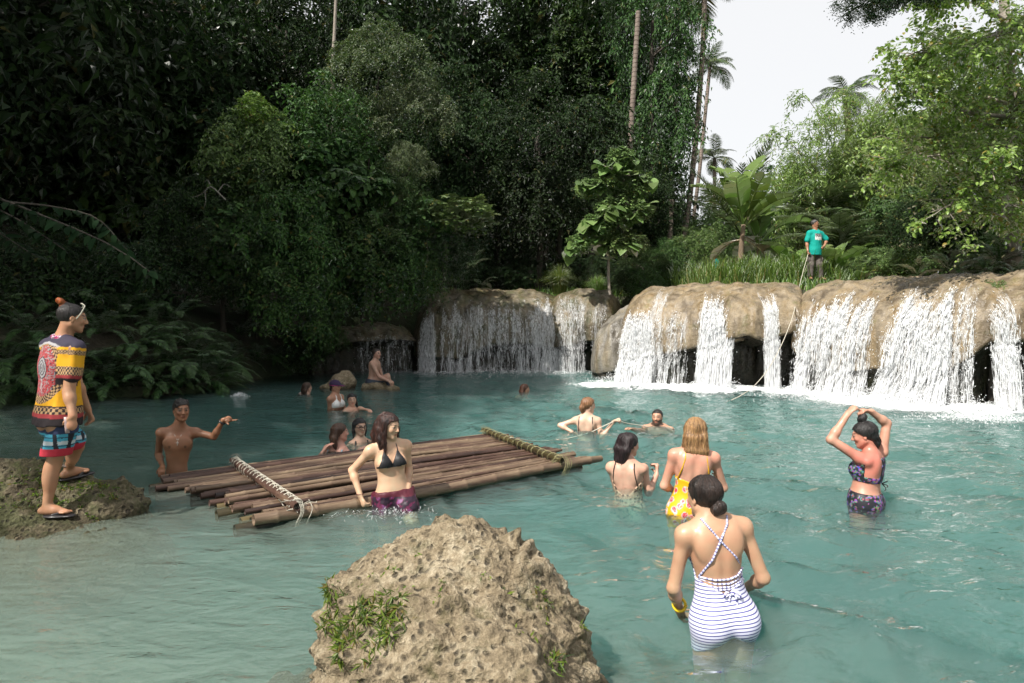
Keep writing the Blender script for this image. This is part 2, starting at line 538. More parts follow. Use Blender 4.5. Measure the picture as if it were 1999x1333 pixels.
# ================================================================== the ledge of the falls
class Ledge:
    def __init__(self, foot, zt, zlip, D, uc, back=3.2, endback=1.0, enddrop=0.6, seed=0, lump=0.10, p=1.0, endpow=5):
        self.px0, self.px1 = foot[0][0], foot[-1][0]
        self.fp = np.array([a for a, b in foot], float)
        pts = np.array([tuple(ground_at(a, b))[:2] for a, b in foot])
        self.us = (self.fp - self.px0) / (self.px1 - self.px0)
        self.P = pts
        self.zt, self.zl, self.D, self.uc = zt, zlip, D, uc
        self.back, self.eb, self.ed, self.seed, self.lump, self.p, self.ep = back, endback, enddrop, seed, lump, p, endpow
    def par(self, v, u):
        if np.isscalar(v): return np.full(np.shape(u), float(v))
        a = np.array(v, float)
        return np.interp(u, a[:, 0], a[:, 1])
    def base(self, u):
        def sm(uu): return np.stack([np.interp(uu, self.us, self.P[:, k]) for k in (0, 1)], -1)
        e = 0.05
        q = (sm(np.clip(u - e, 0, 1)) + 2 * sm(u) + sm(np.clip(u + e, 0, 1))) / 4
        t = self.P[-1] - self.P[0]
        tl = sm(np.clip(u + .15, 0, 1)) - sm(np.clip(u - .15, 0, 1))
        t = 0.5 * t / np.linalg.norm(t) + 0.5 * tl / (np.linalg.norm(tl, axis=-1)[..., None] + 1e-9)
        n = np.stack([t[..., 1], -t[..., 0]], -1)
        n /= np.linalg.norm(n, axis=-1)[..., None]
        return q, n
    def S(self, u, v, off=0.0):
        """v: -1..0 flat top, 0..1 rounded face to the lip, 1..2 undercut, 2..3 back wall"""
        u = np.asarray(u, float); v = np.asarray(v, float)
        q, n = self.base(u)
        D, zt, zl, uc = (self.par(x, u) for x in (self.D, self.zt, self.zl, self.uc))
        e = np.abs(2 * u - 1) ** self.ep
        th = np.clip(v, 0, 1) * np.pi / 2
        pw = self.p
        o = -D + D * np.sin(th) ** pw
        z = zl + (zt - e * self.ed - zl) * np.cos(th) ** (0.85)
        o = np.where(v < 0, -D + v * self.back, o)
        z = np.where(v < 0, zt - e * self.ed + 0.03 * v, z)
        t2 = np.clip(v - 1, 0, 1)
        o = np.where(v > 1, -uc * np.sin(t2 * np.pi / 2), o)
        z = np.where(v > 1, zl - 0.22 * (1 - np.cos(t2 * np.pi / 2)) * np.minimum(1, uc / 0.3) - 0.05 * np.sin(t2 * np.pi), z)
        t3 = np.clip(v - 2, 0, 1)
        o = np.where(v > 2, -uc - 0.1 * t3, o)
        z = np.where(v > 2, (zl - 0.22 * np.minimum(1, uc / 0.3)) * (1 - t3) + (-1.2) * t3, z)
        o = o - e * self.eb
        pos = np.stack([q[..., 0] + n[..., 0] * o, q[..., 1] + n[..., 1] * o, z], -1)
        nz = np.where(v < 0, 1.0, np.where(v < 1, np.cos(th), np.where(v < 2, -0.4, 0)))
        nh = np.sqrt(np.maximum(0, 1 - nz ** 2))
        nv = np.stack([n[..., 0] * nh, n[..., 1] * nh, nz], -1)
        s = self.seed
        flow = pos * np.array([1.6, 1.6, 0.45]) + s
        d = self.lump * fbm(flow, 3) + 0.035 * pnoise(pos * np.array([6, 6, 1.8]) + s) + 0.012 * fbm(pos * 14 + s, 2)
        d = d * np.where(v < 0, np.clip(1 + v * 2.2, 0.15, 1) * 0.6, 1)
        return pos + nv * (d + off)[..., None], nv
    def build(self, name, mat, label, nu=None, cat='rock'):
        L = np.linalg.norm(np.diff(self.P, axis=0), axis=1).sum()
        nu = nu or int(L / 0.035)
        u = np.linspace(0, 1, nu)
        v = np.concatenate([np.linspace(-1, -0.04, 26), np.linspace(0, 1, 56), np.linspace(1.06, 2, 16), np.linspace(2.08, 3, 12)])
        U, Vv = np.meshgrid(u, v)
        P, _ = self.S(U, Vv)
        nv = len(v)
        i = (np.arange(nv - 1)[:, None] * nu + np.arange(nu - 1)[None, :]).ravel()
        F = np.stack([i, i + nu, i + nu + 1, i + 1], 1)
        wet = np.clip(np.where(Vv < 0, 0.6, 1.0), 0, 1).ravel()
        V = P.reshape(-1, 3)
        # close the two ends so that the rock is solid
        me = mesh_np(name, V, F, True, {'wet': ('POINT', 'FLOAT', wet)}, (Vv[:-1, :-1].ravel() > 1.12).astype(int))  # undercut faces take the rock with cave shade in its colour
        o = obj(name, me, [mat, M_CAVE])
        tag(o, label, cat, 'rocks of the waterfall ledge')
        return o

LED = {}
LED['A'] = Ledge([(585, 731), (640, 729), (720, 727), (820, 726)], [(0, 1.0), (.3, 1.30), (.7, 1.36), (1, 1.34)], [(0, .5), (.35, .85), (.7, .95), (1, .9)],
                 1.1, [(0, .1), (.35, .6), (1, .75)], 3.0, 0.9, 0.5, 3, 0.12)
LED['B'] = Ledge([(800, 726), (860, 725), (960, 724), (1060, 724), (1108, 726)], [(0, 2.3), (.12, 2.52), (1, 2.50)], [(0, .5), (.3, .4), (.5, .78), (.8, .82), (1, .7)],
                 [(0, 1.5), (.5, 1.9), (1, 1.3)], [(0, .1), (.35, .1), (.5, .6), (1, .6)], 3.0, 1.1, 1.1, 11, 0.09, 1.0, 6)
LED['C'] = Ledge([(1076, 726), (1130, 725), (1208, 727)], [(0, 2.25), (.4, 2.46), (1, 2.42)], [(0, .7), (.6, .9), (1, .7)],
                 1.0, [(0, .2), (.5, .6), (1, .3)], 3.0, 0.9, 0.6, 19, 0.11, 1.0, 5)
LED['D'] = Ledge([(1128, 733), (1190, 738), (1250, 741), (1300, 742)], [(0, 1.35), (.45, 2.1), (.8, 2.2), (1, 2.15)], [(0, .15), (1, .2)],
                 [(0, 1.0), (.5, 1.5), (1, 1.7)], 0.05, 2.2, 0.6, 0.3, 27, 0.13, 1.0, 4)
LED['E'] = Ledge([(1196, 746), (1265, 748), (1350, 753), (1450, 757)], [(0, 2.1), (.2, 2.42), (.45, 2.47), (1, 2.47)], [(0, .6), (.4, .75), (.7, .95), (1, 1.1)],
                 [(0, 1.6), (.5, 2.0), (1, 1.9)], [(0, .1), (.45, .3), (.62, .8), (1, 1.0)], 3.4, 0.5, 0.16, 31, 0.08, 1.0, 8)
LED['F'] = Ledge([(1408, 757), (1470, 758), (1520, 758), (1582, 760)], [(0, 2.38), (.4, 2.47), (1, 2.46)], [(0, 1.1), (.3, 1.22), (.5, 1.08), (.75, 1.25), (1, 1.3)],
                 1.9, [(0, .9), (1, .9)], 3.4, 0.45, 0.10, 47, 0.08, 1.0, 8)
LED['G'] = Ledge([(1520, 760), (1600, 765), (1720, 776), (1830, 788), (1900, 793), (1985, 796)], [(0, 2.44), (.15, 2.48), (.5, 2.48), (.85, 2.46), (1, 2.36)],
                 [(0, .9), (.2, .5), (.45, .6), (.62, .4), (.8, .9), (.9, 1.25), (1, 1.3)], [(0, 1.8), (.3, 2.2), (.7, 2.0), (1, 1.5)],
                 [(0, .4), (.3, .2), (.6, .1), (.78, .3), (.9, 1.1), (1, 1.2)], 3.4, 0.5, 0.14, 53, 0.09, 1.0, 10)
LED['H'] = Ledge([(1925, 797), (1990, 798), (2080, 800), (2300, 806)], [(0, 2.2), (.2, 2.40), (1, 2.45)], [(0, 1.2), (.4, 1.2), (1, 1.1)],
                 1.3, [(0, 1.0), (1, .9)], 3.0, 0.7, 0.5, 61, 0.14, 1.0, 6)
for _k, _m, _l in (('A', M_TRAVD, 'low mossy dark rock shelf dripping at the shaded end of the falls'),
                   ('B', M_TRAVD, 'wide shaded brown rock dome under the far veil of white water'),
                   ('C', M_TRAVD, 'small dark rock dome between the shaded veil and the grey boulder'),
                   ('D', M_GREY, 'smooth grey boulder bulging between the shaded and the sunlit falls'),
                   ('E', M_TRAV, 'tan rock dome beside the grey boulder with a fan of water at its foot'),
                   ('F', M_TRAV, 'tan overhanging rock with a dark cave beneath, below the man in teal'),
                   ('G', M_TRAV, 'broad sunlit tan rock slope under the two widest white curtains'),
                   ('H', M_TRAV, 'cracked tan rock at the edge of the view with one thin fall')):
    LED[_k].build('travertine_rock', _m, _l)

# ================================================================== falling water
def water_mat():
    m, nt, out = new_mat('white_water')
    p = nd(nt, 'ShaderNodeBsdfDiffuse', {'Color': (0.95, 0.96, 0.97)})
    t = nd(nt, 'ShaderNodeBsdfTranslucent', {'Color': (0.95, 0.96, 0.97)})
    mx = nd(nt, 'ShaderNodeMixShader', {0: 0.5, 1: p.outputs[0], 2: t.outputs[0]})
    nt.links.new(mx.outputs[0], out.inputs[0])
    return m
M_WHITE = water_mat()
def sheet_mat():
    m, nt, out = new_mat('water_sheet')
    fc = attr(nt, 'fc', 'Vector')
    n1 = noise(nt, nd(nt, 'ShaderNodeMapping', {'Vector': fc, 'Scale': (11, 1.3, 5)}).outputs[0], 1.0, 3, .6, .8)
    n2 = noise(nt, nd(nt, 'ShaderNodeMapping', {'Vector': fc, 'Scale': (42, 9, 5)}).outputs[0], 1.0, 3, .65, .8)
    v = math_(nt, 'ADD', math_(nt, 'MULTIPLY', n1, .55), math_(nt, 'MULTIPLY', n2, .45))
    a = math_(nt, 'DIVIDE', math_(nt, 'ADD', math_(nt, 'SUBTRACT', v, .66), math_(nt, 'MULTIPLY', attr(nt, 'den'), .36)), .30, True)
    a = math_(nt, 'MAXIMUM', math_(nt, 'MINIMUM', a, 1.0), 0.0)
    p = nd(nt, 'ShaderNodeBsdfDiffuse', {'Color': (0.95, 0.96, 0.97), 'Normal': nd(nt, 'ShaderNodeBump', {'Strength': .8, 'Distance': .04, 'Height': n2}).outputs[0]})
    t = nd(nt, 'ShaderNodeBsdfTranslucent', {'Color': (0.95, 0.96, 0.97)})
    mx = nd(nt, 'ShaderNodeMixShader', {0: .3, 1: p.outputs[0], 2: t.outputs[0]})
    mx = nd(nt, 'ShaderNodeMixShader', {0: a, 1: nd(nt, 'ShaderNodeBsdfTransparent').outputs[0], 2: mx.outputs[0]})
    nt.links.new(mx.outputs[0], out.inputs[0])
    return m
M_SHEET = sheet_mat()

def spindles(P0, P1, w, rng):
    """tapered three-sided slivers of water from P0 to P1"""
    n = len(P0)
    ax = P1 - P0
    L = np.linalg.norm(ax, axis=1)[:, None] + 1e-9
    ax = ax / L
    ref = rng.normal(size=(n, 3))
    a = np.cross(ax, ref); a /= np.linalg.norm(a, axis=1)[:, None] + 1e-9
    b = np.cross(ax, a)
    mid = P0 + (P1 - P0) * rng.uniform(0.3, 0.75, (n, 1)) + rng.normal(size=(n, 3)) * w[:, None] * 0.35
    V = np.empty((n, 5, 3))
    V[:, 0], V[:, 4] = P0, P1
    for k in range(3):
        th = k * 2 * np.pi / 3
        V[:, 1 + k] = mid + w[:, None] * (math.cos(th) * a + math.sin(th) * b)
    f = np.array([(0, 2, 1), (0, 3, 2), (0, 1, 3), (4, 1, 2), (4, 2, 3), (4, 3, 1)])
    F = (np.arange(n)[:, None, None] * 5 + f[None]).reshape(-1, 3)
    return V.reshape(-1, 3), F

FOAM_PTS = []
def stream(led, label, px0, px1, v0, n, w=(0.006, 0.02), seg=(0.05, 0.28), thick=0.06, fan=0.0, throw=0.25, thr=0.0, drops=0.25, foam=1.0, seed=0, edge=0.12, z_min=0.0, strand=9.0):
    rng = np.random.RandomState(seed)
    solid = float(np.clip(.58 - .6 * thr, .15, 1)); n = int(n * .45); w = (w[0] * .42, w[1] * .58); seg = (seg[0] * .6, seg[1] * .95); thr = thr + 0.12
    L = LED[led]
    m = int(n * 3.6)
    u = (rng.uniform(px0, px1, m) - L.px0) / (L.px1 - L.px0)
    s = rng.uniform(0, 1, m) ** 0.85
    c = (u * (L.px1 - L.px0) + L.px0 - px0) / (px1 - px0)
    den = pnoise(np.stack([u * (L.px1 - L.px0) / strand, s * 1.6, u * 0 + seed], -1)) + 0.5 * pnoise(np.stack([u * (L.px1 - L.px0) / (strand * .35), s * 4, u * 0 + seed + 9], -1))
    edgew = np.minimum(np.minimum(c, 1 - c) / edge, 1)
    head = np.clip(s / 0.38, 0, 1)
    keep = (den + 0.55 * (edgew - 1) + 1.1 * (head - 1) + rng.normal(size=m) * 0.25) > thr
    u, s, c = u[keep][:n], s[keep][:n], c[keep][:n]
    n = len(u)
    zl = L.par(L.zl, u)
    h_fall = np.maximum(zl, 0.02)
    v0a = v0 + 0.22 * pnoise(np.stack([u * 26, u * 0, u * 0 + seed], -1)) + .1 * pnoise(np.stack([u * 90, u * 0, u * 0 + seed], -1))
    Lf = 1.25 * np.hypot(L.par(L.D, u), L.par(L.zt, u) - zl) * (1 - .8 * v0)
    sf = np.clip(Lf / (Lf + h_fall), .3, .95)
    def path(u, s):
        on = s < sf
        v = v0a + (1 - v0a) * np.clip(s / sf, 0, 1)
        P, N = L.S(np.clip(u + fan * (c - 0.5) * s, 0.001, 0.999), v)
        t = np.clip((s - sf) / (1 - sf), 0, 1.05)
        P[:, 2] = np.where(on, P[:, 2], P[:, 2] - (P[:, 2] - z_min) * (0.35 * t + 0.65 * t * t))
        P[:, :2] += np.where(on, 0, throw * t)[:, None] * N[:, :2] / (np.linalg.norm(N[:, :2], axis=1)[:, None] + 1e-6)
        return P, N
    P0, N = path(u, s)
    ln = rng.uniform(seg[0], seg[1], n) * (0.5 + 0.8 * s)
    P1, _ = path(u + rng.normal(size=n) * 0.0008, np.minimum(s + ln / 2.6, 1.03))
    off = (np.abs(rng.normal(size=n)) * thick * (0.3 + s))[:, None]
    j = rng.normal(size=(n, 3)) * 0.012
    nb = N * off + 0.006 * N
    ww = (w[0] + (w[1] - w[0]) * rng.uniform(0, 1, n) ** 1.8) * (0.6 + 0.6 * edgew[keep][:n])
    V, F = spindles(P0 + nb + j, P1 + nb * 1.15 + j, ww, rng)
    # flying drops
    k = int(n * drops)
    if k:
        i = rng.randint(0, n, k)
        Q = P0[i] + N[i] * (np.abs(rng.normal(size=(k, 1))) * thick * 2.5 * s[i][:, None] + 0.01) + rng.normal(size=(k, 3)) * 0.05 * s[i][:, None]
        V2, F2 = spindles(Q, Q + rng.normal(size=(k, 3)) * 0.014 + np.array([0, 0, -0.02]), rng.uniform(0.004, 0.009, k), rng)
        F = np.concatenate([F, F2 + len(V)]); V = np.concatenate([V, V2])
    V[:, 2] = np.maximum(V[:, 2], -0.02)
    o = obj('waterfall_stream', mesh_np('waterfall_stream', V, F, False), M_WHITE)
    tag(o, label, 'waterfall', 'streams of the waterfall')
    # the thin sheet the strands ride on
    nu, ns = max(8, int((px1 - px0) / 3)), 46
    uu = np.linspace(px0, px1, nu); cc = np.linspace(0, 1, nu)
    U, S_ = np.meshgrid((uu - L.px0) / (L.px1 - L.px0), np.linspace(0.02, 1, ns))
    c = np.broadcast_to(cc, U.shape).ravel(); u = U.ravel(); s = S_.ravel()
    zl = L.par(L.zl, u); h_fall = np.maximum(zl, 0.02)
    v0a = v0 + 0.22 * pnoise(np.stack([u * 26, u * 0, u * 0 + seed], -1)) + .1 * pnoise(np.stack([u * 90, u * 0, u * 0 + seed], -1))
    Lf = 1.25 * np.hypot(L.par(L.D, u), L.par(L.zt, u) - zl) * (1 - .8 * v0); sf = np.clip(Lf / (Lf + h_fall), .3, .95)
    P, N = path(u, s)
    P = P + N * (.012 + .025 * pnoise(np.stack([u * 300, s * 7, u * 0 + seed], -1)) * s)[:, None]
    wid = np.linalg.norm(L.base(np.array([1.0 * (px1 - L.px0) / (L.px1 - L.px0)]))[0] - L.base(np.array([1.0 * (px0 - L.px0) / (L.px1 - L.px0)]))[0])
    den = solid * np.clip(np.minimum(c, 1 - c) / edge, 0, 1) ** .6 * np.clip(s / .35, 0, 1)
    i = (np.arange(ns - 1)[:, None] * nu + np.arange(nu - 1)[None, :]).ravel()
    me = mesh_np('water_sheet', P, np.stack([i, i + nu, i + nu + 1, i + 1], 1), True, {'fc': ('POINT', 'FLOAT_VECTOR', np.stack([c * wid, s * 2.6, 0 * s + seed], 1)), 'den': ('POINT', 'FLOAT', den)})
    obj('water_sheet', me, M_SHEET, o)
    if foam > 0:
        uu = np.linspace((px0 - L.px0) / (L.px1 - L.px0), (px1 - L.px0) / (L.px1 - L.px0), 10)
        c = np.linspace(0, 1, 10)
        q, nn = L.base(np.clip(uu + fan * (c - .5), 0, 1))
        for k in range(10):
            FOAM_PTS.append((q[k, 0] + nn[k, 0] * throw, q[k, 1] + nn[k, 1] * throw, foam))
    return o

stream('A', 'thin drips falling in front of the low mossy shelf', 690, 815, 0.55, 900, (.003, .007), (.04, .16), .03, 0, .05, .15, .3, .15, 1, strand=4)
stream('B', 'narrow white fall beside the low mossy shelf', 818, 848, 0.40, 2600, (.005, .013), (.05, .2), .07, .03, .15, -.5, .25, .5, 2)
stream('B', 'wide lacy veil of water over the shaded rock dome', 856, 1070, 0.36, 15000, (.004, .011), (.04, .2), .05, .04, .12, .05, .2, .45, 3)
stream('B', 'bright strip of water at the end of the shaded veil', 1040, 1098, 0.22, 4200, (.005, .012), (.05, .2), .06, 0, .2, -.2, .25, .5, 4)
stream('C', 'loose strands of water on the small dark dome', 1082, 1150, 0.12, 3200, (.004, .010), (.04, .18), .05, -.1, .15, 0, .25, .35, 5)
stream('C', 'thin dribble between the small dome and the grey boulder', 1150, 1196, 0.3, 700, (.003, .008), (.04, .15), .04, -.05, .1, .1, .3, .2, 6)
stream('E', 'fan of white water spraying beside the grey boulder', 1210, 1272, 0.55, 8500, (.006, .016), (.06, .24), .10, .10, .45, -.6, .3, 1.2, 7)
stream('E', 'sparse strings of water in front of the tan dome', 1275, 1345, 0.50, 2600, (.004, .010), (.05, .2), .06, 0, .25, .12, .35, .6, 8)
stream('E', 'thin trickle running down the crest of the tan dome', 1262, 1292, 0.05, 700, (.003, .008), (.04, .12), .02, 0, .2, 0, .1, 0, 9)
stream('E', 'solid white column of water in front of the dark cave', 1360, 1434, 0.50, 11000, (.008, .019), (.08, .3), .07, -.03, .30, -.9, .2, 1.6, 10)
stream('F', 'slender white stream in the middle of the dark cave', 1490, 1520, 0.36, 2800, (.005, .013), (.06, .22), .05, .02, .12, -.6, .25, .8, 11)
stream('G', 'broad bright curtain of water beside the rope', 1540, 1704, 0.42, 17000, (.006, .016), (.05, .25), .09, -.02, .25, -.05, .25, 1.2, 12, strand=8)
stream('G', 'heavy sunlit cascade splashing over the stepped rock', 1732, 1852, 0.32, 17000, (.006, .018), (.05, .24), .13, .05, .40, -.15, .35, 1.8, 13, strand=10)
stream('G', 'light spray of water over the rock at the end of the cascade', 1850, 1905, 0.18, 2400, (.004, .010), (.04, .16), .07, 0, .2, .1, .5, .5, 14)
stream('H', 'thin splashing fall in front of the cracked rock at the edge of the view', 1938, 1990, 0.05, 3400, (.005, .013), (.05, .22), .09, -.03, .20, -.1, .5, .6, 15)

# ================================================================== pool water
PEOPLE_RINGS = []          # (x, y, amplitude): filled here, before the water is built
RINGS = [(1400, 1235, .012), (990 - 235, 985, .014), (1688, 985, .009), (1350, 1010, .008), (1235, 955, .008), (340, 930, .006), (1148, 842, .006),
         (1283, 835, .008), (657, 880, .006), (700, 862, .005), (600, 768, .006), (657, 800, .004), (690, 800, .005), (1025, 768, .005)]
def wave(x, y):
    rng = np.random.RandomState(5)
    amp = 0.34 + 1.0 * sstep(-3.5, 3.0, x + 0.15 * (y - 6))
    h = 0
    for k in range(26):
        lam = 0.20 * 1.085 ** k
        th = rng.normal(-1.9, 0.75)
        kx, ky = math.cos(th) * 2 * np.pi / lam, math.sin(th) * 2 * np.pi / lam
        ph = rng.uniform(0, 6.28)
        warp = 0.35 * lam * pnoise(np.stack([x * .9, y * .9, x * 0 + k], -1)) if k % 3 == 0 else 0
        h = h + lam ** .75 * 0.0080 * np.sin(kx * (x + warp) + ky * (y + warp) + ph)
    mod = 0.7 + 0.9 * pnoise(np.stack([x * .35, y * .35, x * 0 + 40], -1))
    h = h * amp * np.clip(mod, 0.25, 1.6)
    for px, py, a in RINGS:
        c = ground_at(px, py)
        r = np.hypot(x - c.x, y - c.y)
        h = h + a * np.sin(r * 2 * np.pi / 0.34) * np.exp(-((r - 0.45) / 0.45) ** 2)
    # chop near the falls
    fp = np.array(FOAM_PTS)
    near = np.zeros_like(x)
    for q in fp:
        near = np.maximum(near, q[2] * np.exp(-((x - q[0]) ** 2 + (y - q[1]) ** 2) / 2.2))
    h = h + 0.025 * np.minimum(near, 1.2) * fbm(np.stack([x * 4, y * 4, x * 0], -1), 3)
    return h

def graded(lo, hi, c, fine, coarse, reach):
    out = [c]
    p = c
    while p < hi:
        p += fine + (coarse - fine) * min(1, abs(p - c) / reach); out.append(p)
    p = c
    while p > lo:
        p -= fine + (coarse - fine) * min(1, abs(p - c) / reach); out.append(p)
    return np.array(sorted(out))
_wx = graded(-13.2, 13.2, 0.3, 0.038, 0.12, 8)
_wy = graded(-8, 21.6, 3.2, 0.030, 0.125, 14)
_X, _Y = np.meshgrid(_wx, _wy)
_Z = wave(_X, _Y)
foam = np.zeros_like(_X)
for q in FOAM_PTS:
    r2 = (_X - q[0]) ** 2 + ((_Y - q[1]) * 1.15) ** 2
    foam = np.maximum(foam, q[2] * np.exp(-r2 / (0.44 * (0.35 + q[2]))))
for px, py, a, rr in ((1915, 815, 0.75, .35), (468, 772, .5, .10), (1880, 812, .4, .5)):
    c = ground_at(px, py)
    foam = np.maximum(foam, a * np.exp(-((_X - c.x) ** 2 + (_Y - c.y) ** 2) / rr ** 2))
_nx, _ny = len(_wx), len(_wy)
_ii = (np.arange(_ny - 1)[:, None] * _nx + np.arange(_nx - 1)[None, :]).ravel()
_F = np.stack([_ii, _ii + 1, _ii + _nx + 1, _ii + _nx], 1)
_V = np.stack([_X, _Y, _Z], -1).reshape(-1, 3)
# close the body of water below
_rim = np.concatenate([np.arange(_nx), np.arange(1, _ny) * _nx + _nx - 1, (_ny - 1) * _nx + np.arange(_nx - 2, -1, -1), np.arange(_ny - 2, 0, -1) * _nx])
_lowv = _V[_rim].copy(); _lowv[:, 2] = -4.0
_n0 = len(_V); _m = len(_rim); _k = np.arange(_m)
_side = np.stack([_rim, _n0 + _k, _n0 + (_k + 1) % _m, _rim[(_k + 1) % _m]], 1)
_cent = np.array([[0, 7, -4.0]])
_bot = np.stack([np.full(_m, _n0 + _m), _n0 + (_k + 1) % _m, _n0 + _k], 1)
_V = np.concatenate([_V, _lowv, _cent])
_foam = np.concatenate([foam.ravel(), np.zeros(_m + 1)])
def pool_mat():
    m, nt, out = new_mat('pool_water')
    pos = nd(nt, 'ShaderNodeNewGeometry').outputs['Position']
    n1 = noise(nt, nd(nt, 'ShaderNodeMapping', {'Vector': pos, 'Scale': (3.2, 5.5, 1)}).outputs[0], 1.0, 3, 0.5, 0.6)
    n2 = noise(nt, nd(nt, 'ShaderNodeMapping', {'Vector': pos, 'Scale': (11, 17, 1)}).outputs[0], 1.0, 3, 0.55, 0.4)
    sep = nd(nt, 'ShaderNodeSeparateXYZ', {0: pos})
    calm = nd(nt, 'ShaderNodeMapRange', {'Value': sep.outputs[0], 'From Min': -5.0, 'From Max': 3.0, 'To Min': 0.3, 'To Max': 0.9}).outputs[0]
    hgt = math_(nt, 'MULTIPLY', math_(nt, 'ADD', n1, math_(nt, 'MULTIPLY', n2, 0.35)), calm)
    b = nd(nt, 'ShaderNodeBump', {'Strength': 0.9, 'Distance': 0.075, 'Height': hgt}).outputs[0]
    fr = nd(nt, 'ShaderNodeFresnel', {'IOR': 1.33, 'Normal': b}).outputs[0]
    gl = nd(nt, 'ShaderNodeBsdfGlossy', {'Color': (1, 1, 1), 'Roughness': 0.03, 'Normal': b})
    tr = nd(nt, 'ShaderNodeBsdfTransparent', {'Color': (0.96, 0.98, 0.98)})
    silt = nd(nt, 'ShaderNodeMapRange', {'Value': math_(nt, 'ADD', math_(nt, 'ADD', sep.outputs[1], math_(nt, 'MULTIPLY', sep.outputs[0], 1.1)), math_(nt, 'MULTIPLY', n1, 1.5)), 'From Min': 6.5, 'From Max': 1.0, 'To Min': 0.0, 'To Max': MILK_F}).outputs[0]   # silt stirred up in the shallows
    milk = nd(nt, 'ShaderNodeBsdfDiffuse', {'Color': MILK, 'Normal': b})
    body = nd(nt, 'ShaderNodeMixShader', {0: silt, 1: tr.outputs[0], 2: milk.outputs[0]})
    mx = nd(nt, 'ShaderNodeMixShader', {0: fr, 1: body.outputs[0], 2: gl.outputs[0]})
    fo = attr(nt, 'foam')
    fn = noise(nt, pos, 7, 6, 0.72, 0.8)
    ff = math_(nt, 'ADD', math_(nt, 'MULTIPLY', fo, 1.0), math_(nt, 'MULTIPLY', math_(nt, 'SUBTRACT', fn, 0.5), 2.6))
    ff = math_(nt, 'MULTIPLY', ramp(nt, ff, [(0.30, (0, 0, 0)), (1.15, (1, 1, 1))]), 0.92)
    ff = math_(nt, 'MULTIPLY', ff, math_(nt, 'GREATER_THAN', fo, 0.03))
    wd = nd(nt, 'ShaderNodeBsdfDiffuse', {'Color': (0.9, 0.93, 0.94)})
    mx2 = nd(nt, 'ShaderNodeMixShader', {0: ff, 1: mx.outputs[0], 2: wd.outputs[0]})
    nt.links.new(mx2.outputs[0], out.inputs['Surface'])
    if VOL == 'scatter':
        sc = nd(nt, 'ShaderNodeVolumeScatter', {'Color': VCOL, 'Density': VDEN, 'Anisotropy': 0.0})
        ab = nd(nt, 'ShaderNodeVolumeAbsorption', {'Color': ACOL, 'Density': ADEN})
        ad = nd(nt, 'ShaderNodeAddShader', {0: sc.outputs[0], 1: ab.outputs[0]})
        nt.links.new(ad.outputs[0], out.inputs['Volume'])
    else:
        ab = nd(nt, 'ShaderNodeVolumeAbsorption', {'Color': ACOL, 'Density': ADEN})
        nt.links.new(ab.outputs[0], out.inputs['Volume'])
    try: m.cycles.homogeneous_volume = True
    except Exception: pass
    return m
VOL = 'scatter'
MILK, MILK_F = (0.215, 0.26, 0.21), 0.44
ACOL, ADEN = (0.0, 0.61, 0.56), 2.15
VCOL, VDEN = (1.0, 1.0, 1.0), 0.90
water = obj('water', mesh_np('water', _V, [np.concatenate([_F, _side]), _bot], True, {'foam': ('POINT', 'FLOAT', _foam)}), pool_mat())
tag(water, 'milky turquoise water of the jungle pool', 'water', kind='structure')

# ================================================================== plants
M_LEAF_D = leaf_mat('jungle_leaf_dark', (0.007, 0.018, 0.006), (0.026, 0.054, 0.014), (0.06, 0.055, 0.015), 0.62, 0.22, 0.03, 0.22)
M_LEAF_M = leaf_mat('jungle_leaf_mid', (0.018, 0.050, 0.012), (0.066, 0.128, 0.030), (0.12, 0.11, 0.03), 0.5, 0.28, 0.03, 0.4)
M_LEAF_V = leaf_mat('vine_leaf_pale', (0.035, 0.070, 0.020), (0.095, 0.135, 0.045), (0.13, 0.12, 0.03), 0.45, 0.30, 0.04)
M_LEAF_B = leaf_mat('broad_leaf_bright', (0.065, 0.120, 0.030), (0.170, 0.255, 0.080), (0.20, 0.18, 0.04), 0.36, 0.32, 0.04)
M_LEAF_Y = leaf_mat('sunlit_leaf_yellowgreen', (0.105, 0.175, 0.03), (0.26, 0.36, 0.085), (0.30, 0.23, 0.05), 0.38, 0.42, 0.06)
M_BAMBOO = leaf_mat('bamboo_leaf', (0.115, 0.20, 0.042), (0.27, 0.385, 0.10), (0.26, 0.22, 0.09), 0.5, 0.40, 0.05)
M_FERN = leaf_mat('fern_frond', (0.018, 0.050, 0.014), (0.060, 0.120, 0.032), (0.10, 0.07, 0.02), 0.45, 0.30, 0.02)
M_PALM = leaf_mat('palm_leaflet', (0.030, 0.060, 0.018), (0.085, 0.125, 0.035), (0.22, 0.17, 0.06), 0.40, 0.30, 0.05)
M_PALMY = leaf_mat('palm_leaflet_yellow', (0.10, 0.11, 0.025), (0.22, 0.20, 0.06), (0.25, 0.17, 0.06), 0.45, 0.35, 0.15)
M_BANANA = leaf_mat('banana_leaf', (0.07, 0.13, 0.025), (0.16, 0.24, 0.055), None, 0.38, 0.35)
M_DRY = leaf_mat('dry_leaf', (0.13, 0.085, 0.05), (0.30, 0.22, 0.15), None, 0.8, 0.15)
M_GRASS = leaf_mat('grass_blade', (0.07, 0.125, 0.025), (0.18, 0.26, 0.07), (0.28, 0.24, 0.10), 0.6, 0.35, 0.06, 0.25)
M_LEAF_G = leaf_mat('greygreen_leaf', (0.006, 0.016, 0.006), (0.014, 0.030, 0.012), None, 0.65, 0.12, 0.0, 0.06)
M_MOSS = leaf_mat('small_moss_leaf', (0.05, 0.09, 0.015), (0.17, 0.24, 0.04), (0.20, 0.15, 0.05), 0.65, 0.35, 0.12, 0.15)

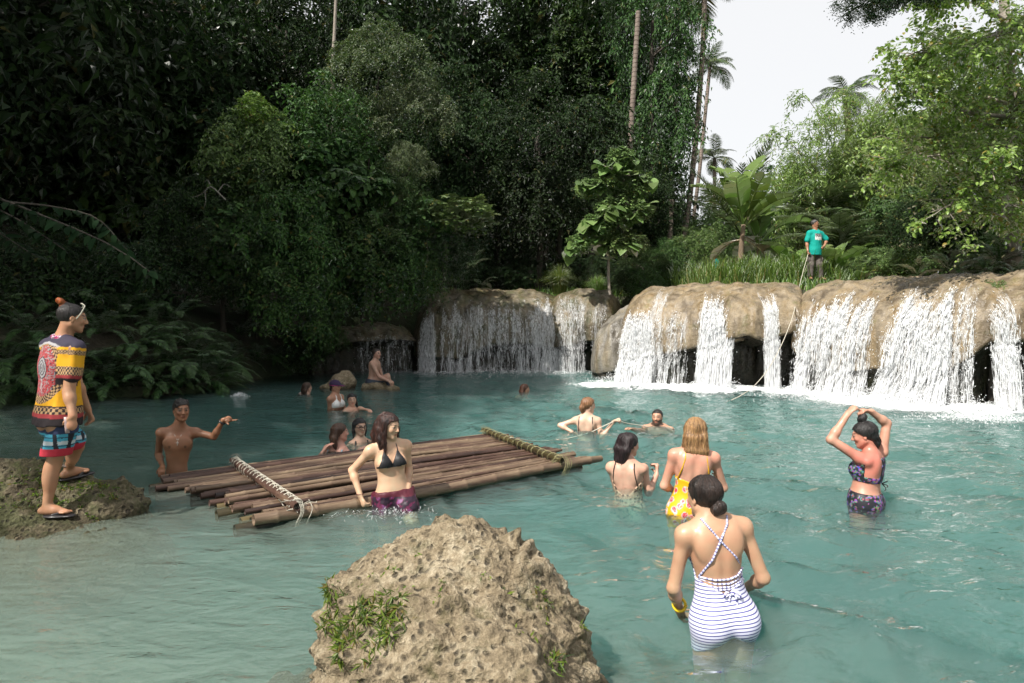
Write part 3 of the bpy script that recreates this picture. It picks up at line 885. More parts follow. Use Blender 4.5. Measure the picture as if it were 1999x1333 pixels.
def bark_mat(name, c1, c2, ring=0.0):
    m, nt, out = new_mat(name)
    co = coords(nt, 'Object', (1, 1, 0.35))
    n1, n2 = noise(nt, co, 3, 4), noise(nt, co, 22, 5, 0.7)
    c = ramp(nt, math_(nt, 'ADD', math_(nt, 'MULTIPLY', n1, 0.6), math_(nt, 'MULTIPLY', n2, 0.4)), [(0.35, c1), (0.65, c2)])
    h = n2
    if ring:
        z = nd(nt, 'ShaderNodeSeparateXYZ', {0: coords(nt, 'Object')}).outputs[2]
        w = math_(nt, 'FRACT', math_(nt, 'ADD', math_(nt, 'MULTIPLY', z, ring), math_(nt, 'MULTIPLY', n1, 0.8)))
        c = mixc(nt, math_(nt, 'LESS_THAN', w, 0.22), c, mixc(nt, 1.0, c, (0.45, 0.42, 0.4), 'MULTIPLY'))
        h = math_(nt, 'ADD', n2, w)
    b = nd(nt, 'ShaderNodeBump', {'Strength': 0.6, 'Distance': 0.03, 'Height': h})
    p = nd(nt, 'ShaderNodeBsdfPrincipled', {'Base Color': c, 'Roughness': 0.85, 'Normal': b.outputs[0]})
    nt.links.new(p.outputs[0], out.inputs[0])
    return m
M_BARK = bark_mat('bark_dark', (0.022, 0.018, 0.013), (0.075, 0.062, 0.048))
M_BARKP = bark_mat('bark_pale', (0.16, 0.13, 0.105), (0.36, 0.32, 0.27))
M_BARK2 = bark_mat('bark_lichen', (0.07, 0.06, 0.05), (0.26, 0.24, 0.21))
M_PALMB = bark_mat('palm_bark', (0.14, 0.108, 0.09), (0.30, 0.24, 0.20), 6.0)
M_STEM = bark_mat('banana_stem', (0.10, 0.065, 0.04), (0.28, 0.21, 0.14))
M_CULM = bark_mat('bamboo_culm', (0.10, 0.12, 0.04), (0.24, 0.25, 0.10), 3.0)

def unit(v):
    return v / (np.linalg.norm(v, axis=-1, keepdims=True) + 1e-9)

def leaves4(P, D, N, L, W, fold=0.25):
    n = len(P)
    D = unit(D); S = unit(np.cross(D, N)); N = np.cross(S, D)
    L = np.broadcast_to(L, (n,))[:, None]; W = np.broadcast_to(W, (n,))[:, None]
    V = np.empty((n, 4, 3))
    V[:, 0] = P
    V[:, 1] = P + D * L * 0.45 + S * W * .5 + N * W * fold
    V[:, 2] = P + D * L - N * L * 0.12
    V[:, 3] = P + D * L * 0.45 - S * W * .5 + N * W * fold
    F = (np.arange(n)[:, None, None] * 4 + np.array([(0, 1, 2), (0, 2, 3)])[None]).reshape(-1, 3)
    return V.reshape(-1, 3), F

def leaves7(P, D, N, L, W, fold=0.12, droop=0.18):
    n = len(P)
    D = unit(D); S = unit(np.cross(D, N)); N = np.cross(S, D)
    L = np.broadcast_to(L, (n,))[:, None]; W = np.broadcast_to(W, (n,))[:, None]
    V = np.empty((n, 7, 3))
    V[:, 0] = P
    for k, (t, s) in enumerate(((0.28, .42), (0.66, .46))):
        V[:, 1 + k] = P + D * L * t + S * W * s + N * (W * fold - L * droop * t * t)
        V[:, 5 - k] = P + D * L * t - S * W * s + N * (W * fold - L * droop * t * t)
    V[:, 3] = P + D * L - N * L * droop
    V[:, 6] = P + D * L * 0.5 - N * L * droop * .25
    f = np.array([(0, 1, 6), (1, 2, 6), (2, 3, 6), (3, 4, 6), (4, 5, 6), (5, 0, 6)])
    F = (np.arange(n)[:, None, None] * 7 + f[None]).reshape(-1, 3)
    return V.reshape(-1, 3), F

def spray(C, O, rng, twigs, lfs, tl, L, W, droop=0.5, shape=4, spread=0.9, jit=0.3, upn=1.0):
    """leaf sprays: at each centre C (n,3) with outward direction O some drooping twigs with alternate leaves"""
    n = len(C)
    C = np.repeat(C, twigs, 0); O = np.repeat(O, twigs, 0)
    m = len(C)
    T = unit(O * 0.7 + rng.normal(size=(m, 3)) * spread + np.array([0, 0, 0.1]))
    ln = rng.uniform(0.5, 1.2, m) * tl
    t = (np.arange(lfs) + 0.5)[None, :] / lfs
    t = t + rng.uniform(-.4, .4, (m, lfs)) / lfs
    P = C[:, None] + T[:, None] * (ln[:, None] * t)[..., None]
    P[..., 2] -= droop * ln[:, None] * t * t
    Tt = np.repeat(T[:, None], lfs, 1).copy()
    Tt[..., 2] -= 2 * droop * t
    Tt = unit(Tt)
    side = np.cross(Tt, np.array([0, 0, 1.0])); side = unit(side)
    sg = np.where(np.arange(lfs) % 2 == 0, 1, -1)[None, :, None]
    D = Tt * 0.55 + side * sg * 0.8 + rng.normal(size=P.shape) * jit + np.array([0, 0, -0.25])
    N = np.array([0, 0, upn]) + np.repeat(O[:, None], lfs, 1) * 0.5 + rng.normal(size=P.shape) * 0.35
    k = m * lfs
    LL = L * rng.uniform(.65, 1.2, k)
    fn = leaves4 if shape == 4 else leaves7
    V, F = fn(P.reshape(-1, 3), D.reshape(-1, 3), N.reshape(-1, 3), LL, LL * (W / L))
    r = np.repeat(np.clip(rng.normal(0.5, 0.22, k), 0, 1), shape)
    return V, F, r

def crown_mesh(name, seed, clumps=150, twigs=5, lfs=9, L=0.07, W=0.034, tl=0.28, droop=0.5, shape=4, hollow=0.5, lumps=0.35, flat_bottom=False, spread=0.9):
    """leafy crown about 1 m in radius with gaps and clumps"""
    rng = np.random.RandomState(seed)
    O = unit(rng.normal(size=(clumps, 3)))
    if flat_bottom: O[:, 2] = np.where(O[:, 2] < -0.3, -O[:, 2], O[:, 2])
    r = (hollow + (1 - hollow) * rng.uniform(0, 1, clumps) ** 0.5) * (1 + lumps * pnoise(O * 1.7 + seed * 3.1))
    C = O * r[:, None] * 0.85
    V, F, a = spray(C, O, rng, twigs, lfs, tl, L, W, droop, shape, spread)
    return mesh_np(name, V, F, False, {'rnd': ('POINT', 'FLOAT', a)})

CROWN = {}
for _i in range(3):
    CROWN['fine%d' % _i] = crown_mesh('foliage_fine', 10 + _i, 170, 6, 9, 0.062, 0.030, 0.30, 0.55, lumps=0.5)
    CROWN['broad%d' % _i] = crown_mesh('foliage_broad', 20 + _i, 120, 5, 9, 0.105, 0.050, 0.44, 0.95, lumps=0.6)
CROWN['vine0'] = crown_mesh('foliage_vine', 31, 260, 5, 9, 0.050, 0.026, 0.22, 0.9, hollow=0.75, lumps=0.4, flat_bottom=True)
CROWN['vine1'] = crown_mesh('foliage_vine', 32, 260, 5, 9, 0.050, 0.026, 0.22, 0.9, hollow=0.75, lumps=0.5, flat_bottom=True)
CROWN['big0'] = crown_mesh('foliage_big', 41, 90, 4, 6, 0.17, 0.095, 0.34, 0.5, 7, lumps=0.4)
CROWN['big1'] = crown_mesh('foliage_big', 42, 90, 4, 6, 0.17, 0.095, 0.34, 0.5, 7, lumps=0.4)

def trunk_mesh(name, H, r0, r1, seed, limbs=5, reach=1.0, wob=0.25, pts=None, top=0.35):
    rng = np.random.RandomState(seed)
    mb = MB()
    n = 9
    if pts is None:
        t = np.linspace(0, 1, n)
        pts = np.stack([wob * np.sin(t * 3 + seed) * t, wob * np.cos(t * 2.3 + seed) * t - wob * t * math.cos(seed), H * t], 1)
        pts[:, 0] -= pts[0, 0]; pts[:, 1] -= pts[0, 1]
        pts[0, 2] -= 0.4
    else:
        t = np.linspace(0, 1, len(pts))
        pts = np.asarray([tuple(p) for p in pts], float)
    rr = r0 + (r1 - r0) * t
    rr[0] *= 1.35
    mb.tube(pts, rr, 9, False, rng.uniform())
    for k in range(limbs):
        s = rng.uniform(1 - top, 0.98)
        b = np.array([np.interp(s, t, pts[:, j]) for j in range(3)])
        th = rng.uniform(0, 6.28)
        e = np.array([math.cos(th), math.sin(th), rng.uniform(0.2, 0.9)]) * reach * rng.uniform(.5, 1)
        q = np.linspace(0, 1, 6)[:, None]
        lp = b + e * q + np.array([0, 0, 0.2 * reach]) * (q * (1 - q)) + rng.normal(size=(6, 3)) * 0.03 * reach * q
        mb.tube(lp, np.linspace(r1 * 0.75, r1 * 0.15, 6), 6, False, rng.uniform())
    return mb.mesh(name)

_tree_seed = [100]
def tree(name, label, cat, base, crown_c, rad, kind, mat, bark=M_BARK, group=None, r0=0.16, extra=(), limbs=5, rot=None):
    """base: foot of the trunk; crown_c: centre of the crown; rad: radii of the crown"""
    _tree_seed[0] += 1
    s = _tree_seed[0]
    rng = np.random.RandomState(s)
    root = empty(name, tuple(base))
    tag(root, label, cat, group)
    b = Vector(base); c = Vector(crown_c)
    d = c - b
    H = d.length
    n = 8
    pts = []
    for i in range(n):
        t = i / (n - 1)
        p = d * t
        w = 0.05 * H * math.sin(t * 3.1) * 0.5
        pts.append((p.x + w * math.cos(s), p.y + w * math.sin(s), p.z - (0.3 if i == 0 else 0)))
    obj('trunk', trunk_mesh('trunk', H, r0, r0 * .35, s, limbs, max(rad) * 0.7, pts=pts), bark, root)
    for i, (off, rr, kd, mt) in enumerate([((0, 0, 0), rad, kind, mat)] + list(extra)):
        me = CROWN[kd]
        if me.users and me.materials and me.materials[0] != mt:
            me = CROWN.setdefault(kd + mt.name, None) or me.copy()
            me.materials.clear()
            CROWN[kd + mt.name] = me
        o = obj('crown', me, mt, root)
        o.location = d + Vector(off)
        o.scale = rr
        o.rotation_euler = (rng.uniform(-.3, .3), rng.uniform(-.3, .3), rng.uniform(0, 6.28) if rot is None else rot)
        if rot is None:
            m = (rr[0] + rr[1]) / 2
            o.scale = (m, m, rr[2])
            # keep the asked width and depth apart from the turn of the crown
    return root

def hit(px, py, y0=9.0, y1=70.0):
    """where the view ray through a photo pixel meets the ground"""
    Y = np.arange(y0, y1, 0.08)
    d = ray(px, py)
    X = d.x * Y / d.y; Z = CAM_H + d.z * Y / d.y
    k = np.nonzero(ground_z(X, Y) > Z)[0]
    i = k[0] if len(k) else len(Y) - 1
    return Vector((X[i], Y[i], Z[i]))

def gz(x, y):
    return float(ground_z(np.array([x]), np.array([y]))[0])

# ---- fronds
def frond_mesh(name, L, pairs, ll, lw, arch, seed, droop=0.35, vee=0.25, taper=0.9, stalk=0.12, rach=0.012, segs=2, tatter=0.0):
    """a pinnate frond along +x, arching in z"""
    rng = np.random.RandomState(seed)
    mb = MB()
    t = np.linspace(0, 1, 12)
    def mid(t):
        t = np.asarray(t)
        return np.stack([L * (t - 0.18 * arch * t ** 3), 0 * t, L * arch * (0.75 * t - 1.15 * t ** 2.2)], -1)
    mb.tube(mid(t), np.linspace(rach, rach * .2, 12), 5, False, 0.6)
    tt = stalk + (1 - stalk) * (np.arange(pairs) + .5) / pairs
    for sg in (-1, 1):
        tj = np.clip(tt + rng.normal(size=pairs) * 0.3 / pairs, 0, 1)
        P = mid(tj)
        T = unit(mid(np.clip(tj + .01, 0, 1.01)) - mid(tj - .01))
        N = unit(np.stack([-T[:, 2], 0 * tj, T[:, 0]], -1))
        S = np.array([0, sg, 0.0])
        prof = np.sin(np.pi * np.clip(0.12 + 0.86 * (tj - stalk) / (1 - stalk), 0, 1)) ** 0.6 * (1 - 0.25 * tj)
        l = ll * prof * rng.uniform(.85, 1.1, pairs) * np.where(rng.uniform(size=pairs) < tatter, 0.25, 1)
        D = unit(T * (0.35 + 0.7 * tj[:, None]) + S * 1.0 + N * vee + rng.normal(size=(pairs, 3)) * 0.06)
        W = lw * (0.5 + 0.5 * prof)
        B = unit(np.cross(D, N + rng.normal(size=(pairs, 3)) * .2))
        V = np.empty((pairs, 2 * segs + 1, 3))
        for k in range(segs):
            u = k / segs
            q = P + D * (l * u)[:, None] - np.array([0, 0, 1]) * (droop * l * u * u)[:, None]
            w = (W * (0.55 if k == 0 else 1.0) * (1 - 0.4 * u))[:, None]
            V[:, 2 * k] = q - B * w / 2; V[:, 2 * k + 1] = q + B * w / 2
        V[:, -1] = P + D * l[:, None] - np.array([0, 0, 1]) * (droop * l)[:, None]
        st = 2 * segs + 1
        fs = []
        for k in range(segs - 1):
            a = 2 * k
            fs += [(a, a + 1, a + 3), (a, a + 3, a + 2)]
        a = 2 * (segs - 1)
        fs.append((a, a + 1, a + 2))
        F = (np.arange(pairs)[:, None, None] * st + np.array(fs)[None]).reshape(-1, 3)
        mb.add(V.reshape(-1, 3), F, np.repeat(rng.uniform(.2, .8, pairs), st))
    return mb.mesh(name, False)

FERN = [frond_mesh('fern_frond', 1.0, 34, 0.17, 0.030, 0.55, 200 + i, 0.3, 0.1, segs=2, rach=.006) for i in range(3)]
COCO = [frond_mesh('palm_frond', 1.0, 62, 0.30, 0.020, 0.50 + .12 * i, 210 + i, 0.55, 0.15, segs=2, rach=.012) for i in range(3)]
NIPA = [frond_mesh('palm_frond_stiff', 1.0, 50, 0.26, 0.020, 0.16, 220 + i, 0.10, 0.30, segs=2, rach=.012) for i in range(2)]

def rosette(name, label, cat, loc, n, size, meshes, mat, el=(0.2, 1.1), group=None, seed=0, az=(0, 6.283), part='frond', parent=None):
    """a plant of n separate fronds round a centre"""
    rng = np.random.RandomState(seed)
    root = parent
    if parent is None:
        root = empty(name, loc)
        tag(root, label, cat, group)
    for k in range(n):
        me = meshes[rng.randint(len(meshes))]
        o = obj(part, me, mat, root)
        a = az[0] + (az[1] - az[0]) * (k + rng.uniform(-.4, .4)) / n
        e = rng.uniform(*el)
        s = size * rng.uniform(.7, 1.1)
        o.scale = (s, s, s)
        o.rotation_euler = (rng.uniform(-.3, .3), -e, a)
        if parent is not None: o.location = loc
    return root

# ------------------------------------------------------------------ shaded forest on the far bank
GF = 'trees of the dark forest behind the pool'
def forest(px, py, Y, rad, kind, mat, label, base_px=None, r0=0.16, extra=(), bark=M_BARK, name='jungle_tree', group=GF, cat='tree', limbs=5):
    c = at(px, py, Y)
    bx = at(base_px, 500, Y).x if base_px is not None else c.x
    return tree(name, label, cat, (bx, Y, gz(bx, Y)), c, rad, kind, mat, bark, group, r0, extra, limbs)

# back row: tall crowns closing the sky
_LB = ['tall dark forest tree at the outer edge beyond the overhanging branch', 'tall dark forest tree filling the top corner of the shaded bank', 'dark tree crown low above the overhanging branch', 'tall dark tree rising behind the bush above the fern bank', 'tall dark tree at the top of the frame behind the dead twig', 'dark tree crown behind the bush with the bright sprig', 'tall dark tree behind the thin grey sapling trunk', 'dark crown just behind the pale vine mound', 'dark tree crown beside the pale vine mound towards the falls', 'tall dark tree at the top of the frame above the shaded veil', 'dark crown high above the white-barked bare trunk', 'tall tree at the top of the frame above the thin dark trunks', 'dark crown above the gap between sapling and thin trunks', 'tall tree directly behind the pinkish bare trunk', 'dark crown just above the top of the big-leaved sapling']
_LM = ['dark tree behind the base of the overhanging branch', 'low dark tree just above the fern bank', 'dark tree behind the dead forked twig', 'shaded tree above the overhanging branch, under the top corner crowns', 'dark tree above the bush with the bright sprig', 'dark tree at the top of the frame before the thin grey sapling trunk', 'dark leafy crown beside the small flowering vine clump', 'crown roofing the deep shade around the white-barked trunk', 'dark crown just beside the big-leaved sapling on the shaded side', 'dark tree shoulder to shoulder with the pale vine mound', 'tree at the top of the frame above the pale vine mound', 'dim tree deep in the shade above the shaded veil', 'dim tree deep behind the thin dark trunks', 'dim tree deep behind the big-leaved sapling']
_LT = ['green backdrop tree behind the second bamboo clump', 'tall backdrop tree behind the overhanging tree crown', 'largest backdrop tree at the edge of the view behind the pale trunk', 'backdrop tree low behind the tall bamboo', 'backdrop tree at the very edge beyond the pale trunk', 'backdrop tree low behind the thick shrub at the edge', 'backdrop tree just above the low sunlit shrub', 'backdrop tree low behind the tall banana plant', 'backdrop tree behind the man in teal']
_back = [(-60, 120, 30), (70, -40, 33), (170, 210, 31), (300, 60, 35), (430, -30, 33), (520, 160, 36), (640, 10, 34), (730, 190, 37), (850, 150, 36),
         (910, 10, 34), (1010, 130, 37), (1090, -20, 35), (1150, 180, 34), (1190, 70, 35), (1205, 250, 36)]
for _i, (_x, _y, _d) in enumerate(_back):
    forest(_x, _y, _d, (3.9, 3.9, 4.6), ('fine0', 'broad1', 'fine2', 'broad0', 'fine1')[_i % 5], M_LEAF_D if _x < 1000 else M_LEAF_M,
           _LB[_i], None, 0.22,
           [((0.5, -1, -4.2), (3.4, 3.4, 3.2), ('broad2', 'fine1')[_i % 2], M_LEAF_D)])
forest(1275, 40, 29, (2.1, 2.1, 3.6), 'fine0', M_LEAF_M, 'tall leafy tree edging the forest against the white sky', 1300, 0.2,
       [((0.5, 0, -4.0), (1.5, 1.8, 2.4), 'broad1', M_LEAF_M), ((-.9, 0, -6.8), (2.0, 2.0, 2.4), 'fine2', M_LEAF_M), ((1.2, 0, -1.2), (.8, .9, .7), 'fine1', M_LEAF_M), ((-1.4, .5, 2.8), (2.4, 2.4, 2.6), 'fine1', M_LEAF_M)])
forest(1262, 400, 27, (1.5, 1.8, 2.0), 'fine1', M_LEAF_D, 'dark tree below the forest edge beside the coconut trunks', 1290, 0.12, [((-.6, 0, -1.7), (1.5, 1.5, 1.4), 'broad0', M_LEAF_D)])
# middle row
_mid = [(60, 330, 22, 2.8), (230, 470, 20, 2.3), (330, 330, 23, 2.8), (120, 130, 25, 3.2), (390, 160, 25, 3.0), (560, 60, 27, 3.0), (925, 300, 24.4, 1.9), (1050, 262, 23.8, 2.0), (1150, 270, 24.4, 1.7),
        (880, 250, 26, 2.3), (780, 60, 29, 3.0), (1000, 430, 30, 2.6), (1110, 420, 31, 2.4), (1230, 440, 30, 2.2)]
for _i, (_x, _y, _d, _r) in enumerate(_mid):
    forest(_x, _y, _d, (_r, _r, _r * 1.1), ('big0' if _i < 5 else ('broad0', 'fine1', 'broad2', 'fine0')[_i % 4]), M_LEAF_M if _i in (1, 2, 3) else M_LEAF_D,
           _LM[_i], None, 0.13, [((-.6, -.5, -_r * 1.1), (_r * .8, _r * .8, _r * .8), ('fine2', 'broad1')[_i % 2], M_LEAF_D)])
# trees out to the side and behind that shade the far corner of the pool
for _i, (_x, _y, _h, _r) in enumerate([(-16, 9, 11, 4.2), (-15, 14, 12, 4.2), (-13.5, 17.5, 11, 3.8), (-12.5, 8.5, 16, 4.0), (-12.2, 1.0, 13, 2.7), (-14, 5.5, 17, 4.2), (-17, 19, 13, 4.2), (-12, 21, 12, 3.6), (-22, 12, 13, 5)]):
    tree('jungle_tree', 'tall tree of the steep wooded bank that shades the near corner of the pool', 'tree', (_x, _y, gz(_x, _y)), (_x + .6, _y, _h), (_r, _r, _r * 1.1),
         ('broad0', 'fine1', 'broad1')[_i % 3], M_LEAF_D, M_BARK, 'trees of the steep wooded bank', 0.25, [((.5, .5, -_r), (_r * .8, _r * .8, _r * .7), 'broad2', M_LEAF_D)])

# bare trunks in the dark
def bare(label, pts, r0, r1, mat=M_BARK, name='bare_trunk', limbs=0):
    pts = [at(*p) for p in pts]
    b = pts[0].copy()
    g = gz(b.x, b.y)
    root = empty('bare_trunk_tree', (b.x, b.y, min(g, b.z)))
    tag(root, label, 'tree', 'bare trunks standing in the forest shade')
    L = [(p - root.location) for p in pts]
    if b.z > g: L = [Vector((L[0].x, L[0].y, -0.2))] + L
    obj('trunk', trunk_mesh('trunk', 1, r0, r1, len(label), limbs, 0.8, pts=L), mat, root)
bare('straight pinkish bare trunk standing against the dark crowns', [(1218, 470, 26), (1232, 250, 26), (1240, 120, 26), (1246, 22, 26)], .12, .09, M_PALMB)
bare('white-barked bare trunk lit in the deep shade', [(1036, 540, 24.6), (1041, 430, 24.6), (1047, 310, 24.6), (1050, 250, 24.6)], .10, .08, M_BARK2)
bare('slim bare trunk leaning beside the white-barked one', [(1062, 530, 24.5), (1070, 430, 24.5), (1088, 250, 24.5)], .13, .09)
bare('dark bare trunk with a straight stem behind the tuft of grass', [(1088, 535, 24.8), (1095, 440, 24.8), (1093, 250, 24.8)], .13, .09)
for _x, _d in ((938, 25), (968, 25.4), (1015, 25.2), (1130, 25), (1148, 25.4)):
    bare('thin dark trunk among the others under the forest crowns', [(_x, 545, _d), (_x + 5, 440, _d), (_x + 2, 260, _d)], .09, .07)
bare('grey palm trunk beside the leaning coconut stem', [(1302, 540, 26), (1308, 460, 26), (1312, 390, 26)], .11, .09, M_PALMB)
bare('thin grey sapling trunk high among the vine crowns', [(648, 140, 24), (653, 60, 24), (657, -30, 24)], .06, .05, M_BARKP)

# ------------------------------------------------------------------ vine-draped bushes over the pool
GV = 'vine-draped bushes hanging over the pool'
def bush(px, py, Y, rad, kind, mat, label, extra=(), base_px=None, name='vine_bush', cat='bush', group=GV):
    c = at(px, py, Y)
    bx = at(base_px, 600, Y).x if base_px is not None else c.x - 0.5
    by = Y + 1.0
    while gz(bx, by) < .8 and by < Y + 8:
        bx -= .35; by += .35
    return tree(name, label, cat, (bx, by, gz(bx, by)), c, rad, kind, mat, M_BARK, group, 0.07, extra, 4)
bush(490, 290, 18, (1.3, 1.3, 1.2), 'broad1', M_LEAF_B, 'bush with a bright sprig of leaves on its crown amid the dark bank', [((-.1, .2, -1.3), (1.7, 1.5, 1.3), 'broad0', M_LEAF_M), ((.3, -.4, .9), (.55, .55, .4), 'big0', M_LEAF_Y)])
bush(740, 150, 21, (2.0, 1.6, 1.6), 'vine0', M_LEAF_V, 'rounded pale mound of fine-leaved vine high on the bank', [((1.0, 0, -1.3), (1.6, 1.4, 1.3), 'vine1', M_LEAF_V), ((-.8, .4, -1.6), (1.7, 1.4, 1.4), 'vine1', M_LEAF_M)])
bush(640, 240, 19.5, (1.5, 1.3, 1.3), 'broad1', M_LEAF_M, 'glossy leafy bush below the pale vine mound', [((0.2, 0, -1.4), (1.6, 1.3, 1.3), 'big1', M_LEAF_M), ((-1.2, .2, -.9), (1.2, 1.1, 1.3), 'broad0', M_LEAF_M)])
bush(800, 330, 19, (.75, .7, .85), 'vine1', M_LEAF_V, 'small yellow-green flowering vine clump on the shoulder of the bank', [((-.5, .1, -.8), (1.1, 1.0, 1.0), 'vine0', M_LEAF_M)])
bush(700, 400, 18.5, (1.6, 1.3, 1.3), 'big0', M_LEAF_M, 'broad-leaved climber in the middle of the hanging greenery', [((0.3, -.2, -1.1), (1.5, 1.2, 1.0), 'broad1', M_LEAF_M), ((-1.6, 0, -.6), (1.3, 1.1, 1.2), 'broad2', M_LEAF_M)])
bush(890, 420, 18.5, (1.25, .9, .5), 'big1', M_LEAF_B, 'outstretched branch of big heart-shaped leaves above the shaded veil', [((-.9, .2, -.3), (1.0, .9, .8), 'big0', M_LEAF_M), ((-.1, .3, -.9), (.9, .8, .8), 'fine1', M_LEAF_D)])
bush(760, 520, 18.3, (1.3, 1.0, 1.0), 'broad1', M_LEAF_M, 'drooping bush just above the low mossy shelf', [((-1.2, 0, .1), (1.2, 1.0, 1.1), 'big0', M_LEAF_M), ((.9, .4, .0), (.8, .8, .8), 'broad2', M_LEAF_M)])
bush(560, 450, 17, (1.4, 1.1, 1.4), 'broad2', M_LEAF_M, 'leafy bush leaning out where the bank turns the corner', [((.2, -.1, -1.4), (1.3, 1.0, 1.0), 'broad1', M_LEAF_M), ((-1.3, .3, -.4), (1.2, 1.1, 1.2), 'big1', M_LEAF_M)])
bush(440, 500, 16.5, (1.2, 1.0, 1.1), 'fine2', M_LEAF_D, 'dark thin-leaved bush behind the ferns', [((-1.2, .5, .8), (1.3, 1.1, 1.2), 'broad1', M_LEAF_D)])
bush(250, 540, 15.5, (1.5, 1.1, 1.0), 'broad0', M_LEAF_D, 'shaded bush above the fern bank', [((-1.8, .3, .3), (1.4, 1.1, 1.1), 'fine1', M_LEAF_D)])
bush(60, 560, 14.6, (1.5, 1.2, 1.2), 'broad2', M_LEAF_D, 'dark bush at the edge of the view behind the man in the patterned shirt', [((-1.2, .2, -1.2), (1.4, 1.1, 1.0), 'big0', M_LEAF_D)])
bush(630, 640, 18.6, (.7, .6, .8), 'fine0', M_LEAF_M, 'little bush dripping leaves beside the mossy shelf', [((-.6, .2, -.5), (.7, .6, .6), 'broad1', M_LEAF_D)])

# hanging lianas
def liana(px, py0, py1, Y, n, seed, label):
    rng = np.random.RandomState(seed)
    top = at(px, py0, Y); bot = at(px, py1, Y)
    root = empty('hanging_vine', tuple(top)); tag(root, label, 'vine', 'lianas hanging above the pool')
    L = top.z - bot.z
    stem, V, F, A, k0 = MB(), [], [], [], 0
    for s in range(n):
        ox, oy = rng.normal() * 0.12 * n ** .5, rng.normal() * 0.15
        l = L * rng.uniform(.6, 1.0)
        t = np.linspace(0, 1, 14)
        P = np.stack([ox + 0.12 * np.sin(t * 4 + s) * t, oy + 0.1 * np.cos(t * 3 + s) * t, -l * t], 1)
        stem.tube(P, 0.008, 4, False, .5)
        m = int(l * 26)
        tt = rng.uniform(0, 1, m)
        Q = np.stack([np.interp(tt, t, P[:, j]) for j in range(3)], 1)
        D = rng.normal(size=(m, 3)) * np.array([1, 1, .4]) + np.array([0, 0, -.5])
        N = rng.normal(size=(m, 3)) * .4 + np.array([0, -.6, .6])
        v, f = leaves4(Q, D, N, rng.uniform(.07, .13, m), rng.uniform(.035, .06, m))
        V.append(v); F.append(f + k0); k0 += len(v); A.append(np.repeat(rng.uniform(.2, 1, m), 4))
    obj('stem', stem.mesh('stem'), M_BARK, root)
    obj('foliage', mesh_np('foliage', np.concatenate(V), np.concatenate(F), False, {'rnd': ('POINT', 'FLOAT', np.concatenate(A))}), M_LEAF_M, root)
for _i, (_x, _a, _b, _d, _n) in enumerate([(655, 480, 640, 17.8, 4), (700, 520, 650, 17.6, 3), (735, 500, 610, 17.6, 3), (600, 520, 670, 17.6, 4), (850, 470, 560, 18, 3), (780, 520, 600, 17.8, 3), (545, 520, 640, 16.6, 3), (625, 620, 700, 17.6, 2)]):
    liana(_x, _a, _b, _d, _n, 300 + _i, ('leafy liana strands hanging over the mouth of the shaded corner', 'short leafy vine trailing above the mossy shelf', 'loose vine strands trailing beside the mossy shelf',
          'longest leafy liana hanging at the corner of the bank', 'vine tips hanging above the top of the shaded veil', 'vine strands hanging in the middle above the mossy shelf', 'liana strands above the second fern clump', 'lowest vine tuft touching the dripping shelf')[_i])

# ------------------------------------------------------------------ ferns on the bank
_fern = [(20, 700), (60, 640), (110, 600), (150, 690), (190, 640), (215, 715), (240, 610), (270, 670), (300, 640), (255, 735), (320, 700), (345, 665), (365, 715), (300, 745), (385, 690),
         (350, 745), (395, 735), (200, 755), (140, 745), (170, 580), (90, 735), (420, 745), (290, 590), (30, 590), (80, 690), (10, 745), (55, 770), (125, 770), (340, 620), (390, 650), (225, 570), (430, 710), (180, 725)]
_rf = np.random.RandomState(77)
for _i, (_x, _y) in enumerate(_fern):
    p = hit(_x, _y + 12)
    rosette('fern', 'arching green fern in the thick fern bank at the shaded water edge', 'fern', p, 12, _rf.uniform(.95, 1.45), FERN, M_FERN, (-0.1, 0.9), 'ferns of the shaded bank', 400 + _i, (-2.9, 0.9))
for _i, (_x, _y, _s) in enumerate([(470, 640, .8), (500, 690, .95), (540, 680, .8), (450, 690, .8), (490, 610, .7), (560, 650, .6)]):
    rosette('fern', 'fern in the small clump catching light where the bank turns the corner', 'fern', hit(_x, _y + 15), 10, _s * 1.15, FERN, M_FERN, (-0.1, 0.9), 'ferns of the small lit clump', 440 + _i, (-2.9, 0.9))
for _i, (_x, _y, _s) in enumerate([(890, 540, .8), (940, 545, .7), (870, 505, .7), (925, 505, .8)]):
    rosette('fern', 'dark fern on the rim above the shaded veil', 'fern', at(_x, _y + 15, 21.5), 9, _s, FERN, M_FERN, (0, 1.1), 'ferns above the shaded veil', 450 + _i)

# ------------------------------------------------------------------ big-leaved branch reaching in from the side
def leaf_one(name, seed, L=1.0, W=0.42):
    V, F = [], []
    n = 7
    t = np.linspace(0, 1, n)
    w = W * .5 * np.sin(np.pi * t ** 0.8) ** 0.8
    z = -0.25 * t ** 2
    mid = np.stack([t * L, 0 * t, z], 1)
    lf = np.stack([t * L, w, z + 0.18 * w], 1); rt = np.stack([t * L, -w, z + 0.18 * w], 1)
    V = np.concatenate([mid, lf, rt])
    F = []
    for i in range(n - 1):
        F += [(i, i + 1, n + i + 1, n + i), (i + 1, i, 2 * n + i, 2 * n + i + 1)]
    return mesh_np(name, V, np.array(F), True, {'rnd': ('POINT', 'FLOAT', np.full(len(V), [0.25, 0.5, 0.8][seed % 3]))})
LEAF1 = [leaf_one('leaf', i, 1.0, .36) for i in range(3)]
LEAFR = [leaf_one('round_leaf', i, 1.0, 0.72) for i in range(3)]

